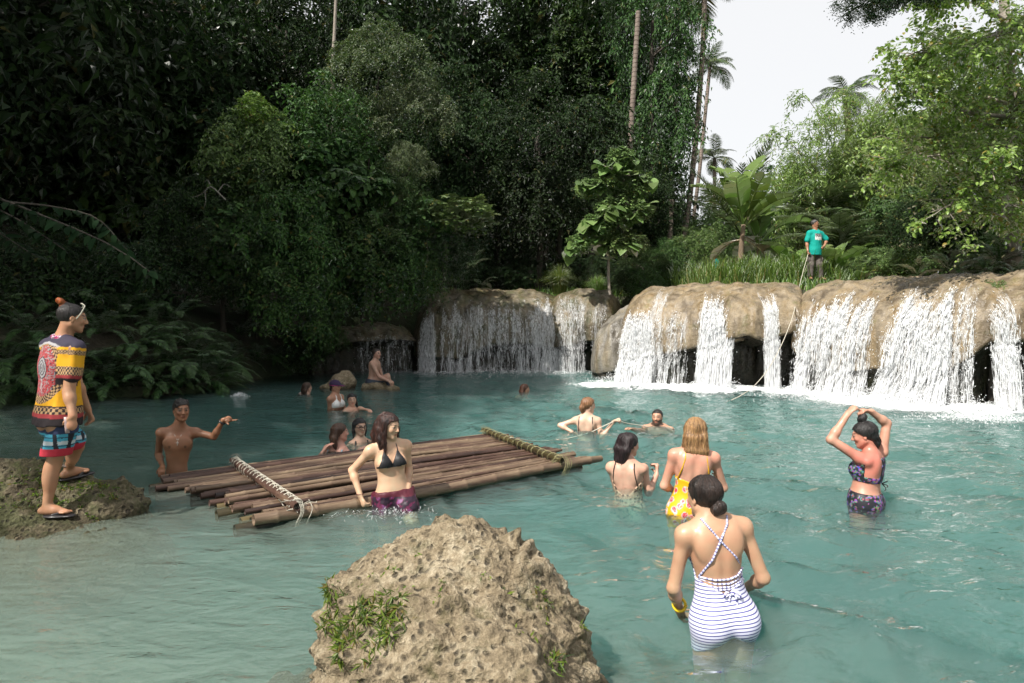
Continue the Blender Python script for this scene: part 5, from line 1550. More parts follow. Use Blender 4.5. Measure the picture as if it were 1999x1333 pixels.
rock2, R2V, R2N = boulder('boulder', 'low mossy pitted rock under the man in the patterned shirt',
    [((-4.22, 5.62, -.08), (.80, .56, .47)), ((-3.50, 5.18, -.20), (.36, .33, .235)), ((-3.42, 5.60, -.05), (.36, .30, .30)), ((-4.05, 5.25, -.10), (.56, .38, .30)), ((-3.35, 4.80, -.205), (.90, .60, .15)), ((-3.9, 5.3, -.5), (.9, .6, .4)), ((-3.0, 5.1, -.24), (.35, .35, .17))],
    .019, (-5.6, 3.9, -.6), (-2.2, 6.6, .75), M_CORALM, 9.1, .035, .055, .020)
boulder('boulder', 'small pointed rock standing in the pool beside the seated man', [((at(668, 745, 15.6).x, 15.6, .08), (.30, .25, .26)), ((at(672, 735, 15.6).x, 15.7, .22), (.14, .14, .16)), ((at(650, 745, 15.6).x, 15.6, -.02), (.3, .25, .14))], .03, (-5, 14.8, -.5), (-3, 16.4, .7), M_CORAL, 2, .05, .03, 0, k=.08)
boulder('boulder', 'small flat-topped rock the bare-backed man sits on', [((at(735, 750, 15.4).x, 15.4, .0), (.34, .30, .19)), ((at(758, 755, 15.3).x, 15.3, -.06), (.26, .25, .14))], .03, (-4, 14.6, -.5), (-2, 16.2, .5), M_CORAL, 3, .03, .03, 0, k=.08)

# ---- small plants on the boulders
def moss(label, V, N, centres, n, L, W, seed, mat=None, name='moss_plant', spread=.07, droop=.5):
    rng = np.random.RandomState(seed)
    P, D, Nn = [], [], []
    for (c, cnt, rad) in centres:
        c = np.asarray(tuple(c))
        i = np.nonzero(((V - c) ** 2).sum(1) < rad * rad)[0]
        i = i[(N[i, 1] < .35)] if len(i) else i
        if not len(i): continue
        j = rng.choice(i, cnt)
        P.append(V[j] + N[j] * .002); D.append(N[j] * .6 + rng.normal(size=(cnt, 3)) * .6 + np.array([0, 0, .3 - droop * rng.uniform()])); Nn.append(rng.normal(size=(cnt, 3)) + np.array([0, 0, 1]))
    if not P: return
    P, D, Nn = map(np.concatenate, (P, D, Nn))
    m = len(P)
    c0 = P.mean(0)
    l = rng.uniform(.5, 1.3, m) * L
    v, f = leaves4(P - c0, D, Nn, l, l * W, .15)
    o = obj(name, mesh_np(name, v, f, False, {'rnd': ('POINT', 'FLOAT', np.repeat(rng.uniform(0, 1, m), 4))}), mat or M_MOSS)
    o.location = c0
    tag(o, label, 'plant', 'small plants growing on the boulders', 'stuff')
def onrock(V, px, py):
    """vertex of a rock nearest to the camera along the view of a photo pixel"""
    d = np.array(tuple(ray(px, py))); d /= np.linalg.norm(d)
    q = V - np.array([0, 0, CAM_H])
    t = q @ d
    r = np.linalg.norm(q - t[:, None] * d, axis=1)
    i = np.nonzero(r < .03)[0]
    if not len(i): i = np.array([np.argmin(r)])
    return V[i[np.argmin(t[i])]]
C1 = lambda *a: [(onrock(R1V, x, y), n, r) for x, y, n, r in a]
moss('thick tuft of fine green moss fern hanging on the boulder flank above the water', R1V, R1N, C1((640, 1190, 900, .10), (690, 1210, 1100, .11), (735, 1190, 800, .09), (660, 1235, 900, .10), (720, 1240, 800, .10), (625, 1150, 180, .05), (750, 1215, 250, .07), (700, 1180, 250, .06)), 0, .05, .17, 21)
moss('sprinkle of tiny green plants on the boulder crown', R1V, R1N, C1((755, 1100, 60, .035), (745, 1092, 40, .03), (815, 1080, 40, .03), (865, 1125, 70, .04), (935, 1135, 40, .03), (705, 1120, 40, .03), (840, 1165, 40, .03), (720, 1105, 30, .03), (795, 1130, 30, .03)), 0, .022, .35, 22)
moss('leafy green plants on the boulder side away from the raft', R1V, R1N, C1((1065, 1155, 110, .05), (1075, 1170, 90, .05), (1085, 1205, 60, .04), (1060, 1240, 70, .04), (1020, 1215, 40, .03), (1000, 1165, 40, .03), (1135, 1215, 60, .04)), 0, .030, .28, 23)
moss('spiky fern tuft low on the boulder side away from the raft', R1V, R1N, C1((1090, 1265, 130, .04), (1080, 1280, 90, .04), (1110, 1275, 60, .04)), 0, .055, .16, 24)
C2 = lambda *a: [(onrock(R2V, x, y), n, r) for x, y, n, r in a]
moss('low green moss patch on the rock around the sandalled feet', R2V, R2N, C2((60, 960, 600, .16), (150, 960, 700, .16), (180, 945, 400, .14), (40, 930, 300, .12), (190, 985, 300, .1), (120, 950, 500, .16), (20, 975, 300, .13), (90, 930, 500, .16), (200, 960, 400, .12)), 0, .034, .34, 25)

# ================================================================== bamboo raft
def bamboo_raft_mat(name, c1, c2, c3, rough=.5):
    m, nt, out = new_mat(name)
    co = coords(nt, 'Object', (1.2, 9, 9))
    oi = nd(nt, 'ShaderNodeObjectInfo').outputs['Random']
    wv = nd(nt, 'ShaderNodeVectorMath', {0: co, 1: nd(nt, 'ShaderNodeCombineXYZ', {0: math_(nt, 'MULTIPLY', oi, 37.0), 1: oi, 2: oi}).outputs[0]}, operation='ADD').outputs[0]
    n1, n2 = noise(nt, wv, 1.6, 5, .65), noise(nt, wv, 9, 5, .7)
    f = math_(nt, 'ADD', math_(nt, 'MULTIPLY', n1, .65), math_(nt, 'MULTIPLY', oi, .38))
    c = ramp(nt, f, [(.30, c1), (.52, c2), (.72, c3)])
    c = mixc(nt, .5, c, ramp(nt, n2, [(.3, (.35, .3, .28)), (.65, (1, 1, 1))]), 'MULTIPLY')
    b = nd(nt, 'ShaderNodeBump', {'Strength': .3, 'Distance': .006, 'Height': n2})
    p = nd(nt, 'ShaderNodeBsdfPrincipled', {'Base Color': c, 'Roughness': rough, 'Specular IOR Level': .4, 'Normal': b.outputs[0]})
    nt.links.new(p.outputs[0], out.inputs[0])
    return m
M_POLE = bamboo_raft_mat('weathered_bamboo', (.020, .011, .009), (.080, .042, .030), (.21, .15, .095))
M_POLEG = bamboo_raft_mat('green_wet_bamboo', (.025, .020, .010), (.065, .052, .022), (.13, .10, .045), .35)
def rope_mat(name, c):
    m, nt, out = new_mat(name)
    n = noise(nt, coords(nt, 'Object'), 90, 3)
    cc = ramp(nt, n, [(.3, tuple(x * .55 for x in c)), (.7, c)])
    p = nd(nt, 'ShaderNodeBsdfPrincipled', {'Base Color': cc, 'Roughness': .9, 'Normal': nd(nt, 'ShaderNodeBump', {'Strength': .6, 'Distance': .004, 'Height': n}).outputs[0]})
    nt.links.new(p.outputs[0], out.inputs[0])
    return m
M_ROPE = rope_mat('white_cord', (.62, .58, .48))
M_ROPEG = rope_mat('greenish_cord', (.30, .28, .14))

RA, RB = np.array(tuple(ground_at(512, 1012, .05)))[:2], np.array(tuple(ground_at(1150, 897, .06)))[:2]          # near edge of the raft, from end to end
RC = np.array(tuple(ground_at(330, 926, .06)))[:2] - RA                                 # across the raft
RL = np.linalg.norm(RB - RA)
rdir = (RB - RA) / RL
raft = empty('bamboo_raft', (RA[0], RA[1], 0), math.atan2(rdir[1], rdir[0]))
tag(raft, 'long bamboo raft lashed with cord floating in the middle of the pool', 'raft')
acr = math.hypot(*RC); rw = acr * abs(np.cross(rdir, RC / acr))   # true width
sk = float(RC @ rdir)                                              # skew of the far end along the raft
def pole_mesh(L, r, seed, bend=.02, node=.36):
    rng = np.random.RandomState(seed)
    xs, rs = [0.0], [r * .98]
    x = rng.uniform(.12, .3)
    while x < L - .05:
        xs += [x - .02, x - .006, x + .006, x + .02]; rs += [r, r * 1.15, r * 1.15, r]
        x += node * rng.uniform(.8, 1.2)
    xs += [L]; rs += [r * rng.uniform(.8, .95)]
    xs = np.array(xs)
    taper = 1 - .12 * xs / L
    ph = rng.uniform(0, 6)
    P = np.stack([xs, bend * np.sin(xs * 1.3 + ph), bend * .5 * np.sin(xs * 1.7 + ph * 2)], 1)
    mb = MB()
    S = 12
    mb.tube(P, np.array(rs) * taper, S, False, rng.uniform())
    for end in (0, -1):                                            # hollow cut ends
        c, rr = P[end], rs[end] * taper[end]
        sgn = 1 if end == 0 else -1
        an = np.arange(S) * 2 * np.pi / S
        ring = lambda rad, dx: np.stack([np.full(S, c[0] + dx), c[1] + rad * np.cos(an), c[2] + rad * np.sin(an)], 1)
        V = np.concatenate([ring(rr, 0), ring(rr * .78, 0), ring(rr * .72, .10 * sgn), [[c[0] + .10 * sgn, c[1], c[2]]]])
        j = np.arange(S)
        F = np.concatenate([np.stack([j, (j + 1) % S, S + (j + 1) % S, S + j], 1), np.stack([S + j, S + (j + 1) % S, 2 * S + (j + 1) % S, 2 * S + j], 1)])
        T = np.stack([2 * S + j, 2 * S + (j + 1) % S, np.full(S, 3 * S)], 1)
        if end == -1: F, T = F[:, ::-1], T[:, ::-1]
        b0 = mb.n
        mb.add(V, F, .3); mb.F.setdefault(3, []).append((T + b0).astype(np.int32))
    return mb.mesh('bamboo_pole')
_rr = np.random.RandomState(12)
NP = 35
for i in range(NP):
    t = i / (NP - 1)
    r = _rr.uniform(.022, .031) if i else .046
    a = sk * t + _rr.uniform(-.10, .13) - (.15 if t > .75 else 0)
    b = RL + .10 * t * 2 + _rr.uniform(-.12, .12) + (.12 if i == 0 else 0)
    o = obj('bamboo_pole', pole_mesh(b - a, r, 60 + i), M_POLE, raft)
    o.location = (a, rw * t, .046 + _rr.uniform(-.006, .006)); o.rotation_euler = (_rr.uniform(0, 6), 0, _rr.uniform(-.006, .006))
for i in range(9):                                                  # floats under the deck
    t = (i + .4) / 9
    r = _rr.uniform(.048, .06)
    a = sk * t + _rr.uniform(-.25, .05); b = RL + _rr.uniform(-.1, .12)
    o = obj('float_pole', pole_mesh(b - a, r, 90 + i), M_POLEG, raft)
    o.location = (a, rw * t, -.035); o.rotation_euler = (_rr.uniform(0, 6), 0, 0)
def cross(x0, x1, name, cord, wraps, cr, mat, seed):
    """a pole lashed across the deck"""
    L = math.hypot(x1 - x0, rw) + .14
    o = obj('cross_pole', pole_mesh(L, .034, seed, .008), mat, raft)
    o.location = (x0 - .02, -.07, .112); o.rotation_euler = (0, 0, math.atan2(rw, x1 - x0))
    rng = np.random.RandomState(seed)
    t = np.linspace(0, 1, wraps * 14)
    ang = t * wraps * 6.283 + .6 * np.sin(t * 40)
    px = x0 + (x1 - x0) * t; py = rw * t
    ax = np.array([x1 - x0, rw, 0]) / math.hypot(x1 - x0, rw); sd = np.array([ax[1], -ax[0], 0])
    C = np.stack([px, py, np.full_like(t, .112)], 1)
    P = C + (np.cos(ang) * .042)[:, None] * sd + np.stack([0 * t, 0 * t, np.sin(ang) * .044 - np.clip(-np.sin(ang), 0, 1) * .03], 1)
    mb = MB(); mb.tube(P, cr, 5, False)
    P2 = C + (np.cos(ang * .5 + 1) * .043)[:, None] * sd + np.stack([0 * t, 0 * t, np.sin(ang * .5 + 1) * .043], 1)
    mb.tube(P2, cr * .8, 5, False)
    obj('rope_lashing', mb.mesh('rope_lashing'), cord, raft)
    for e, (ex, ey) in enumerate(((x0, 0), (x1, rw))):                # loose knots at both ends
        mb = MB()
        for k in range(9 if e == 0 else 4):
            q = np.cumsum(rng.normal(size=(9, 3)) * np.array([.035, .035, .028]), 0)
            q = q - q.mean(0); q[:, 2] = np.clip(q[:, 2], -.10, .075)
            mb.tube(np.array([ex, ey, .10]) + q, cr * .75, 4, False)
        for k in range(5 if e == 0 else 2):
            a = rng.uniform(-.06, .06); q = np.linspace(0, 1, 8)
            mb.tube(np.stack([ex + a + .02 * np.sin(q * 5), ey - .075 - .03 * np.sin(q * 3.1), .16 - .20 * q], 1), cr * .7, 4, False)
        obj('knot', mb.mesh('knot'), cord, raft)
cross(.28, sk + .62, 'left', M_ROPE, 20, .0045, M_POLE, 121)
cross(RL - .42, RL + .05, 'right', M_ROPEG, 16, .0045, M_POLEG, 122)

# ================================================================== ropes and small things
def rope(name, label, pts, r, mat=M_ROPE, parent=None):
    P = np.array([tuple(p) for p in pts]); n = 60
    t = np.concatenate([[0], np.cumsum(np.linalg.norm(np.diff(P, axis=0), axis=1))]); q = np.linspace(0, t[-1], n)
    S = np.stack([np.interp(q, t, P[:, j]) for j in range(3)], 1)
    for _ in range(6): S[1:-1] = (S[:-2] + 2 * S[1:-1] + S[2:]) / 4
    c = S[0].copy()
    mb = MB(); mb.tube(S - c, r, 6, True)
    o = obj(name, mb.mesh(name), mat); o.location = c
    tag(o, label, 'rope')
    return o
def stake():
    b = at(1401, 545, 19.4)
    z = gz(b.x, b.y)
    mb = MB()
    H = at(1401, 505, 19.4).z - z
    w, d = .045, .02
    def box(z0, z1, w0, w1):
        V = [(x, y, zz) for zz, ww in ((z0, w0), (z1, w1)) for x, y in ((-ww, -d), (ww, -d), (ww, d), (-ww, d))]
        mb.add(V, [(0, 3, 2, 1), (4, 5, 6, 7), (0, 1, 5, 4), (1, 2, 6, 5), (2, 3, 7, 6), (3, 0, 4, 7)])
    box(-.2, H - .08, w, w * 1.1); box(H - .08, H, w * 1.1, w * .5)
    m, nt, out = new_mat('teal_paint')
    n = noise(nt, coords(nt, 'Object'), 14, 3)
    p = nd(nt, 'ShaderNodeBsdfPrincipled', {'Base Color': ramp(nt, n, [(.3, (0, .16, .15)), (.7, (.005, .33, .30))]), 'Roughness': .5})
    nt.links.new(p.outputs[0], out.inputs[0])
    o = obj('marker_stake', mb.mesh('marker_stake', False), m); o.location = (b.x, b.y, z); o.rotation_euler = (.0, -.04, .2)
    tag(o, 'narrow teal painted stake standing in the tall grass', 'stake')
stake()

def splash(label, px, py, n, w, hgt, seed, size=(.004, .010)):
    rng = np.random.RandomState(seed)
    c = ground_at(px, py)
    P = rng.normal(size=(n, 3)) * np.array([w, w * .6, 0])
    P[:, 2] = np.abs(rng.normal(size=n)) * hgt * np.exp(-(P[:, 0] / w) ** 2 * .5)
    V, F = spindles(P, P + rng.normal(size=(n, 3)) * .02, rng.uniform(*size, n), rng)
    o = obj('water_splash', mesh_np('water_splash', V, F, False), M_WHITE); o.location = c
    tag(o, label, 'splash', None, 'stuff')
splash('white kick splash behind the swimmer near the fern bank', 468, 773, 220, .08, .035, 31, (.003, .008))
splash('sparkling drops thrown up between the raft and the woman in the black bikini', 690, 992, 260, .22, .015, 32, (.0015, .003))
splash('drops in front of the legs of the woman in the black bikini', 770, 1003, 140, .18, .012, 33, (.0015, .003))
splash('splash under the thin fall at the edge of the view', 1915, 818, 1400, .45, .05, 34, (.004, .010))
for _i, (_x, _y, _w, _h, _n, _l) in enumerate([(1240, 742, .5, .16, 1500, 'spray at the foot of the fan beside the grey boulder'), (1395, 757, .4, .14, 1400, 'spray at the foot of the solid white column'), (1620, 772, .8, .12, 2200, 'spray at the foot of the broad bright curtain'),
                                             (1790, 786, .6, .24, 3200, 'spray thrown up under the heavy sunlit cascade'), (1000, 728, 1.6, .05, 1400, 'fine spray along the foot of the shaded veil')]):
    splash(_l, _x, _y, _n, _w, _h, 40 + _i, (.004, .010))

# ================================================================== people
def col_mat(name, rough=0.5, spec=0.4, bump=0.0, bscale=300, sheen=0.0):
    m, nt, out = new_mat(name)
    c = attr(nt, 'Col', 'Color')
    ins = {'Base Color': c, 'Roughness': rough, 'Specular IOR Level': spec}
    if bump:
        n = noise(nt, coords(nt, 'Object'), bscale, 3)
        ins['Normal'] = nd(nt, 'ShaderNodeBump', {'Strength': bump, 'Distance': 0.004, 'Height': n}).outputs[0]
    p = nd(nt, 'ShaderNodeBsdfPrincipled', ins)
    nt.links.new(p.outputs[0], out.inputs[0])
    return m
def skin_mat():
    m, nt, out = new_mat('skin')
    co = coords(nt, 'Object')
    n = noise(nt, co, 26, 4, .6)
    n2 = noise(nt, co, 260, 2)
    r = ramp(nt, n, [(.35, (.30, .30, .30)), (.65, (.58, .58, .58))])            # wet and drying patches
    b = nd(nt, 'ShaderNodeBump', {'Strength': .25, 'Distance': .004, 'Height': math_(nt, 'ADD', n, math_(nt, 'MULTIPLY', n2, .3))})
    p = nd(nt, 'ShaderNodeBsdfPrincipled', {'Base Color': attr(nt, 'Col', 'Color'), 'Roughness': r, 'Specular IOR Level': .45, 'Normal': b.outputs[0]})
    nt.links.new(p.outputs[0], out.inputs[0])
    return m
M_SKIN = skin_mat()
M_CLOTH = col_mat('cloth', 0.75, 0.25, 0.4, 420)
M_SWIM = col_mat('swim_fabric', 0.5, 0.35, 0.15, 600)
def hair_mat():
    m, nt, out = new_mat('hair')
    n = noise(nt, coords(nt, 'Object', (150, 150, 13)), 1.0, 3, .6, .3)
    c = mixc(nt, 1.0, attr(nt, 'Col', 'Color'), ramp(nt, n, [(.3, (.35, .35, .35)), (.7, (1.5, 1.5, 1.5))]), 'MULTIPLY')
    b = nd(nt, 'ShaderNodeBump', {'Strength': 1.0, 'Distance': .006, 'Height': n})
    p = nd(nt, 'ShaderNodeBsdfPrincipled', {'Base Color': c, 'Roughness': .42, 'Specular IOR Level': .4, 'Normal': b.outputs[0]})
    nt.links.new(p.outputs[0], out.inputs[0])
    return m
M_HAIR = hair_mat()
M_PLAIN = col_mat('smooth_plastic', 0.4, 0.5)

def nrm(v):
    v = np.asarray(v, float)
    return v / (np.linalg.norm(v) + 1e-12)

def yaw_dir(deg):
    a = math.radians(deg)
    return np.array([math.sin(a), -math.cos(a), 0.0])

def paint_mesh(name, V, F, C, mat, parent, smooth=True):
    C = np.concatenate([np.clip(C, 0, 1), np.ones((len(V), 1))], 1)
    me = mesh_np(name, V, F, smooth, {'Col': ('POINT', 'FLOAT_COLOR', C)})
    return obj(name, me, mat, parent)

class Fig:
    """one person. Joints are given in the place's own axes, relative to the figure's root."""
    def __init__(s, label, Y, z0, px, h=0.006, group=None, sex='f', k=1.0):
        s.Y, s.h, s.sex, s.k = Y, h, sex, k
        s.root = empty('person', (at(px, 620, Y).x, Y, z0))
        tag(s.root, label, 'person', group)
        s.o = np.array(s.root.location)
        s.skin = (0.5, 0.32, 0.22)
        s.fat = 1.0
        s.head = None
        s.legs = None
        s.parts = []
    def J(s, px, py, dy=0.0):
        return np.array(tuple(at(px, py, s.Y + dy))) - s.o
    def frame(s, up, yaw):
        u = nrm(up)
        f = yaw_dir(yaw); f = nrm(f - u * (f @ u))
        r = np.cross(f, u)
        return r, f, u
    # ---- torso
    def torso(s, pelvis, neck, yaw, lo=(-.55, -.5, -.95), hi=(.55, .5, 1.0), pyaw=None):
        s.P, s.N = np.asarray(pelvis), np.asarray(neck)
        s.r, s.f, s.u = s.frame(s.N - s.P, yaw)
        c = (s.P + s.N) / 2
        s.g = SDF(np.minimum(s.P, s.N) + np.array(lo), np.maximum(s.P, s.N) + np.array(hi), s.h)
        s.R = np.stack([s.r, s.f, s.u], 1)           # columns: local axes
        g, k, w = s.g, s.k, s.fat
        T = lambda x, y, t, dz=0.0: s.P + s.r * x * k + s.f * y * k + (s.N - s.P) * t + s.u * dz * k
        s.T = T
        E = lambda c, r, kk=.04: g.ell(c, np.array(r) * k, s.R, kk * k)
        if s.sex == 'f':
            E(T(0, 0, .03), (.158 * w, .108 * w, .125)); E(T(.072, -.045, -.07), (.088 * w, .088 * w, .092)); E(T(-.072, -.045, -.07), (.088 * w, .088 * w, .092))
            E(T(0, .005, .26), (.120 * w, .086 * w, .11), .05); E(T(0, .0, .48), (.113 * w, .085 * w, .12), .05); E(T(0, 0, .68), (.134 * w, .094 * w, .14), .05)
            E(T(0, -.012, .86), (.142, .074, .075), .05)
            for sg in (-1, 1):
                E(T(.068 * sg * w, .072, .63), (.058 * w, .056 * w, .06 * w), .025)
                E(T(.078 * sg, -.064, .77), (.050, .036, .082), .03)
            sw, ar = .156, (.0385, .033, .0325, .0235)
        else:
            E(T(0, 0, .03), (.148 * w, .105 * w, .125)); E(T(.068, -.045, -.07), (.082, .082, .09)); E(T(-.068, -.045, -.07), (.082, .082, .09))
            E(T(0, .005, .26), (.135 * w, .096 * w, .12), .06); E(T(0, .0, .5), (.142 * w, .098 * w, .13), .06); E(T(0, 0, .7), (.158, .108, .14), .05)
            E(T(0, -.012, .86), (.168, .085, .08), .05)
            for sg in (-1, 1):
                E(T(.078 * sg, .078, .76), (.082, .016, .055), .045)
                E(T(.085 * sg, -.066, .78), (.065, .038, .09), .04)
            sw, ar = .183, (.052, .043, .042, .028)
        s.sw, s.ar = sw * k, np.array(ar) * k * (0.3 + .7 * w)
        for sg in (-1, 1):
            S = T(sw * sg, -.005, 1.0, -.062)
            g.cone(T(0.035 * sg, -.012, 1.0, .0), S, .040 * k, .036 * k, .045 * k)
        # spine furrow
        g.cone(T(0, -.106, .22), T(0, -.108, .86), .013 * k, .011 * k, .035 * k, sub=True)
        s.S = {'R': T(sw, -.005, 1.0, -.062), 'L': T(-sw, -.005, 1.0, -.062)}
        return s
    def leg(s, side, knee=None, ankle=None, foot=None):
        k, w = s.k, s.fat
        sg = 1 if side == 'R' else -1
        hip = s.P + s.r * .082 * sg * k - s.u * .05 * k
        if knee is None: knee = hip + np.array([0, 0, -.42 * k]) + s.f * .02
        if ankle is None: ankle = np.asarray(knee) + np.array([0, 0, -.40 * k])
        knee, ankle = np.asarray(knee), np.asarray(ankle)
        g = s.g
        g.cone(hip, knee, .088 * k * w, .054 * k, .05 * k)
        g.cone(knee, ankle, .052 * k, .034 * k, .02 * k)
        cb = -nrm(np.cross(np.cross(ankle - knee, s.f), ankle - knee))
        back = -nrm(s.f - nrm(ankle - knee) * (s.f @ nrm(ankle - knee)))
        g.ell(knee + (ankle - knee) * .3 + back * .018 * k, np.array([.046, .046, .10]) * k, None, .04 * k)
        if foot is not None:
            fd = nrm(foot)
            toe = ankle + fd * .15 * k + np.array([0, 0, -.055 * k]); heel = ankle - fd * .04 * k + np.array([0, 0, -.045 * k])
            g.cone(heel, ankle + fd * .06 * k + np.array([0, 0, -.045 * k]), .032 * k, .034 * k, .03 * k)
            g.cone(ankle + fd * .03 * k + np.array([0, 0, -.03 * k]), toe, .034 * k, .020 * k, .03 * k)
            sd = np.cross(fd, (0, 0, 1))
            for i in range(5):
                b = toe + sd * (i - 2) * .016 * k - fd * .012 * k * abs(i - 1)
                g.cone(b, b + fd * .03 * k, .010 * k, .008 * k, .006 * k)
    def arm(s, side, elbow, wrist, hand=None, palm=None, curl=0.35, point=False, sh=None, finger=True):
        k = s.k
        S = s.S[side] if sh is None else np.asarray(sh)
        E, W = np.asarray(elbow), np.asarray(wrist)
        a = s.ar; g = s.g
        # keep limb lengths human
        L1, L2 = .285 * k * (1.06 if s.sex == 'm' else 1), .235 * k * (1.08 if s.sex == 'm' else 1)
        E = S + nrm(E - S) * min(max(np.linalg.norm(E - S), .8 * L1), 1.1 * L1)
        W = E + nrm(W - E) * min(max(np.linalg.norm(W - E), .8 * L2), 1.12 * L2)
        g.ell(S, (a[0] * (1.04 if s.sex == 'm' else .98),) * 3, None, .05 * k)
        g.cone(S, E, a[0], a[1], .035 * k)
        
        g.cone(E, W, a[2], a[3], .02 * k)
        g.ell(E + (W - E) * .28, (a[2] * 1.0,) * 3, None, .03 * k)
        hd = nrm(hand) if hand is not None else nrm(W - E)
        pn = nrm(palm) if palm is not None else np.array([0, 0, -1.0])
        pn = nrm(pn - hd * (pn @ hd))
        lat = np.cross(hd, pn)
        if side == 'R': lat = -lat                    # thumb side
        g.cone(W, W + hd * .075 * k, .026 * k, .037 * k, .015 * k, (pn, .5))
        fr = max(.0088 * k, 1.2 * s.h)
        for i, (o, l) in enumerate(((.029, .072), (.010, .080), (-.010, .074), (-.028, .058))):
            c = 0.05 if (point and i == 0) else (0.95 if point else curl)
            b = W + hd * (.078 - .004 * abs(i - 1)) * k + lat * o * k
            d1 = nrm(hd * math.cos(c * 1.2) + pn * math.sin(c * 1.2))
            d2 = nrm(hd * math.cos(c * 2.7) + pn * math.sin(c * 2.7))
            if point and i == 0: l = .10
            m = b + d1 * l * .5 * k
            g.cone(b - hd * .01 * k, m, fr * 1.05, fr, .006 * k)
            g.cone(m, m + d2 * l * .5 * k, fr, fr * .8, .004 * k)
        b = W + hd * .022 * k + lat * .026 * k
        d1 = nrm(hd * .7 + lat * .6 + pn * (.25 + .5 * curl)); m = b + d1 * .042 * k
        d2 = nrm(hd * .85 + lat * .1 + pn * (.2 + .9 * curl))
        g.cone(b, m, fr * 1.35, fr * 1.1, .012 * k); g.cone(m, m + d2 * .032 * k, fr * 1.1, fr * .85, .004 * k)
        return W, hd, E
    def add_head(s, C, yaw, pitch=0.0, roll=0.0, k=None, beard=False, jaw=1.0):
        k = (k or s.k) * (.945 if s.sex == 'f' else .985)
        s.hk = k
        f0 = yaw_dir(yaw)
        p = math.radians(pitch)
        f = nrm(f0 * math.cos(p) + np.array([0, 0, math.sin(p)]))
        r = nrm(np.cross(f, (0, 0, 1.0)))
        u = np.cross(r, f)
        q = math.radians(roll)
        r, u = r * math.cos(q) + u * math.sin(q), u * math.cos(q) - r * math.sin(q)
        s.HC, s.hr, s.hf, s.hu = np.asarray(C), r, f, u
        s.HR = np.stack([r, f, u], 1)
        H = lambda x, y, z: s.HC + (r * x + f * y + u * z) * k
        s.Hp = H
        g = s.g
        E = lambda c, rr, kk=.02, sub=False: g.ell(c, np.array(rr) * k, s.HR, kk * k, sub)
        # neck first
        nr = .050 if s.sex == 'f' else .058
        g.cone(s.N - s.u * .01, H(0, -.022, -.05), nr * 1.1 * s.k, nr * .95 * s.k, .05 * s.k)
        E(H(0, -.014, .034), (.074, .094, .080))
        E(H(0, .028, -.012), (.060, .062, .070), .03)
        g.cone(H(0, .030, -.045), H(0, .060, -.088), .046 * k * jaw, .022 * k, .03 * k)
        for sg in (-1, 1):
            g.cone(H(.050 * sg, .0, -.045), H(.018 * sg, .062, -.086), .020 * k * jaw, .016 * k, .025 * k)
            E(H(.036 * sg, .066, -.016), (.020, .016, .018), .02)
            E(H(.031 * sg, .092, .013), (.017, .012, .010), .012, True)
            E(H(.031 * sg, .079, .011), (.0125, .0125, .0105), .004)
            E(H(.076 * sg, -.006, -.004), (.007, .019, .029), .008)
            E(H(.081 * sg, -.004, .0), (.004, .009, .016), .004, True)
        g.cone(H(-.03, .083, .030), H(.03, .083, .030), .008 * k, .008 * k, .018 * k)
        g.cone(H(0, .088, .016), H(0, .107, -.022), .0075 * k, .0115 * k, .012 * k)
        E(H(.012, .093, -.026), (.009, .010, .008), .006); E(H(-.012, .093, -.026), (.009, .010, .008), .006)
        g.cone(H(-.016, .084, -.051), H(.016, .084, -.051), .0065 * k, .0065 * k, .008 * k)
        g.cone(H(-.012, .083, -.061), H(.012, .083, -.061), .0075 * k, .0075 * k, .008 * k)
        g.cone(H(-.018, .094, -.0565), H(.018, .094, -.0565), .0028 * k, .0028 * k, .003 * k, sub=True)
        s.beard = beard
        return s
    # ---- skin
    def body(s, tone=None, parent=None, cut=-.68):
        if cut is not None:
            a, b = s.g.box(s.g.lo, s.g.lo + s.g.n * s.g.h)
            kz = int((cut - s.o[2] - s.g.lo[2]) / s.g.h)
            if kz > 0: s.g.d[:, :, :kz] = 1.0
        V, F = s.g.mesh()
        V = relax(V, F, 1, .4)
        s.skin = tuple(np.array(s.skin) * np.array([.90, .85, .82])) if s.skin[0] > .4 else s.skin
        C = np.tile(np.array(s.skin, float), (len(V), 1))
        n1 = fbm(V * 9, 2)[:, None]
        C = C * (1 + .16 * n1) * (1 + np.array([.03, -.06, -.07]) * (pnoise(V * 22 + 3) + pnoise(V * 5))[:, None])
        if tone is not None:
            C = tone(V, C)
        if s.HC is not None:
            q = (V - s.HC) @ s.HR / s.hk
            x, y, z = np.abs(q[:, 0]), q[:, 1], q[:, 2]
            front = (y > .045) & (np.abs(z) < .12) & (x < .075)
            def put(mask, c, a=1.0):
                C[mask] = C[mask] * (1 - a) + np.array(c) * a
            sk = np.array(s.skin)
            put(front & (((x - .030) / .026) ** 2 + ((z - .034) / .0065) ** 2 < 1) & (x > .010), (.02, .014, .01), .8)
            put(front & (((x - .031) / .018) ** 2 + ((z - .012) / .0085) ** 2 < 1), (.03, .02, .016), .75)
            put(front & (((x - .0315) / .016) ** 2 + ((z - .0115) / .006) ** 2 < 1), (.20, .18, .165), .7)
            put(front & (((x - .0315) / .0068) ** 2 + ((z - .0115) / .0068) ** 2 < 1), (.012, .008, .006), 1)
            put(front & (y > .06) & ((x / .023) ** 2 + ((z + .0565) / .0115) ** 2 < 1), sk * np.array([.85, .50, .48]), .85)
            put(front & (x < .02) & (np.abs(z + .0565) < .0022) & (y > .07), sk * .25, .8)
            put(front & (((x - .011) / .005) ** 2 + ((z + .034) / .004) ** 2 < 1), sk * .3, .8)
            put(front & (((x - .04) / .022) ** 2 + ((z + .02) / .02) ** 2 < 1), sk * np.array([1.05, .82, .80]), .35)
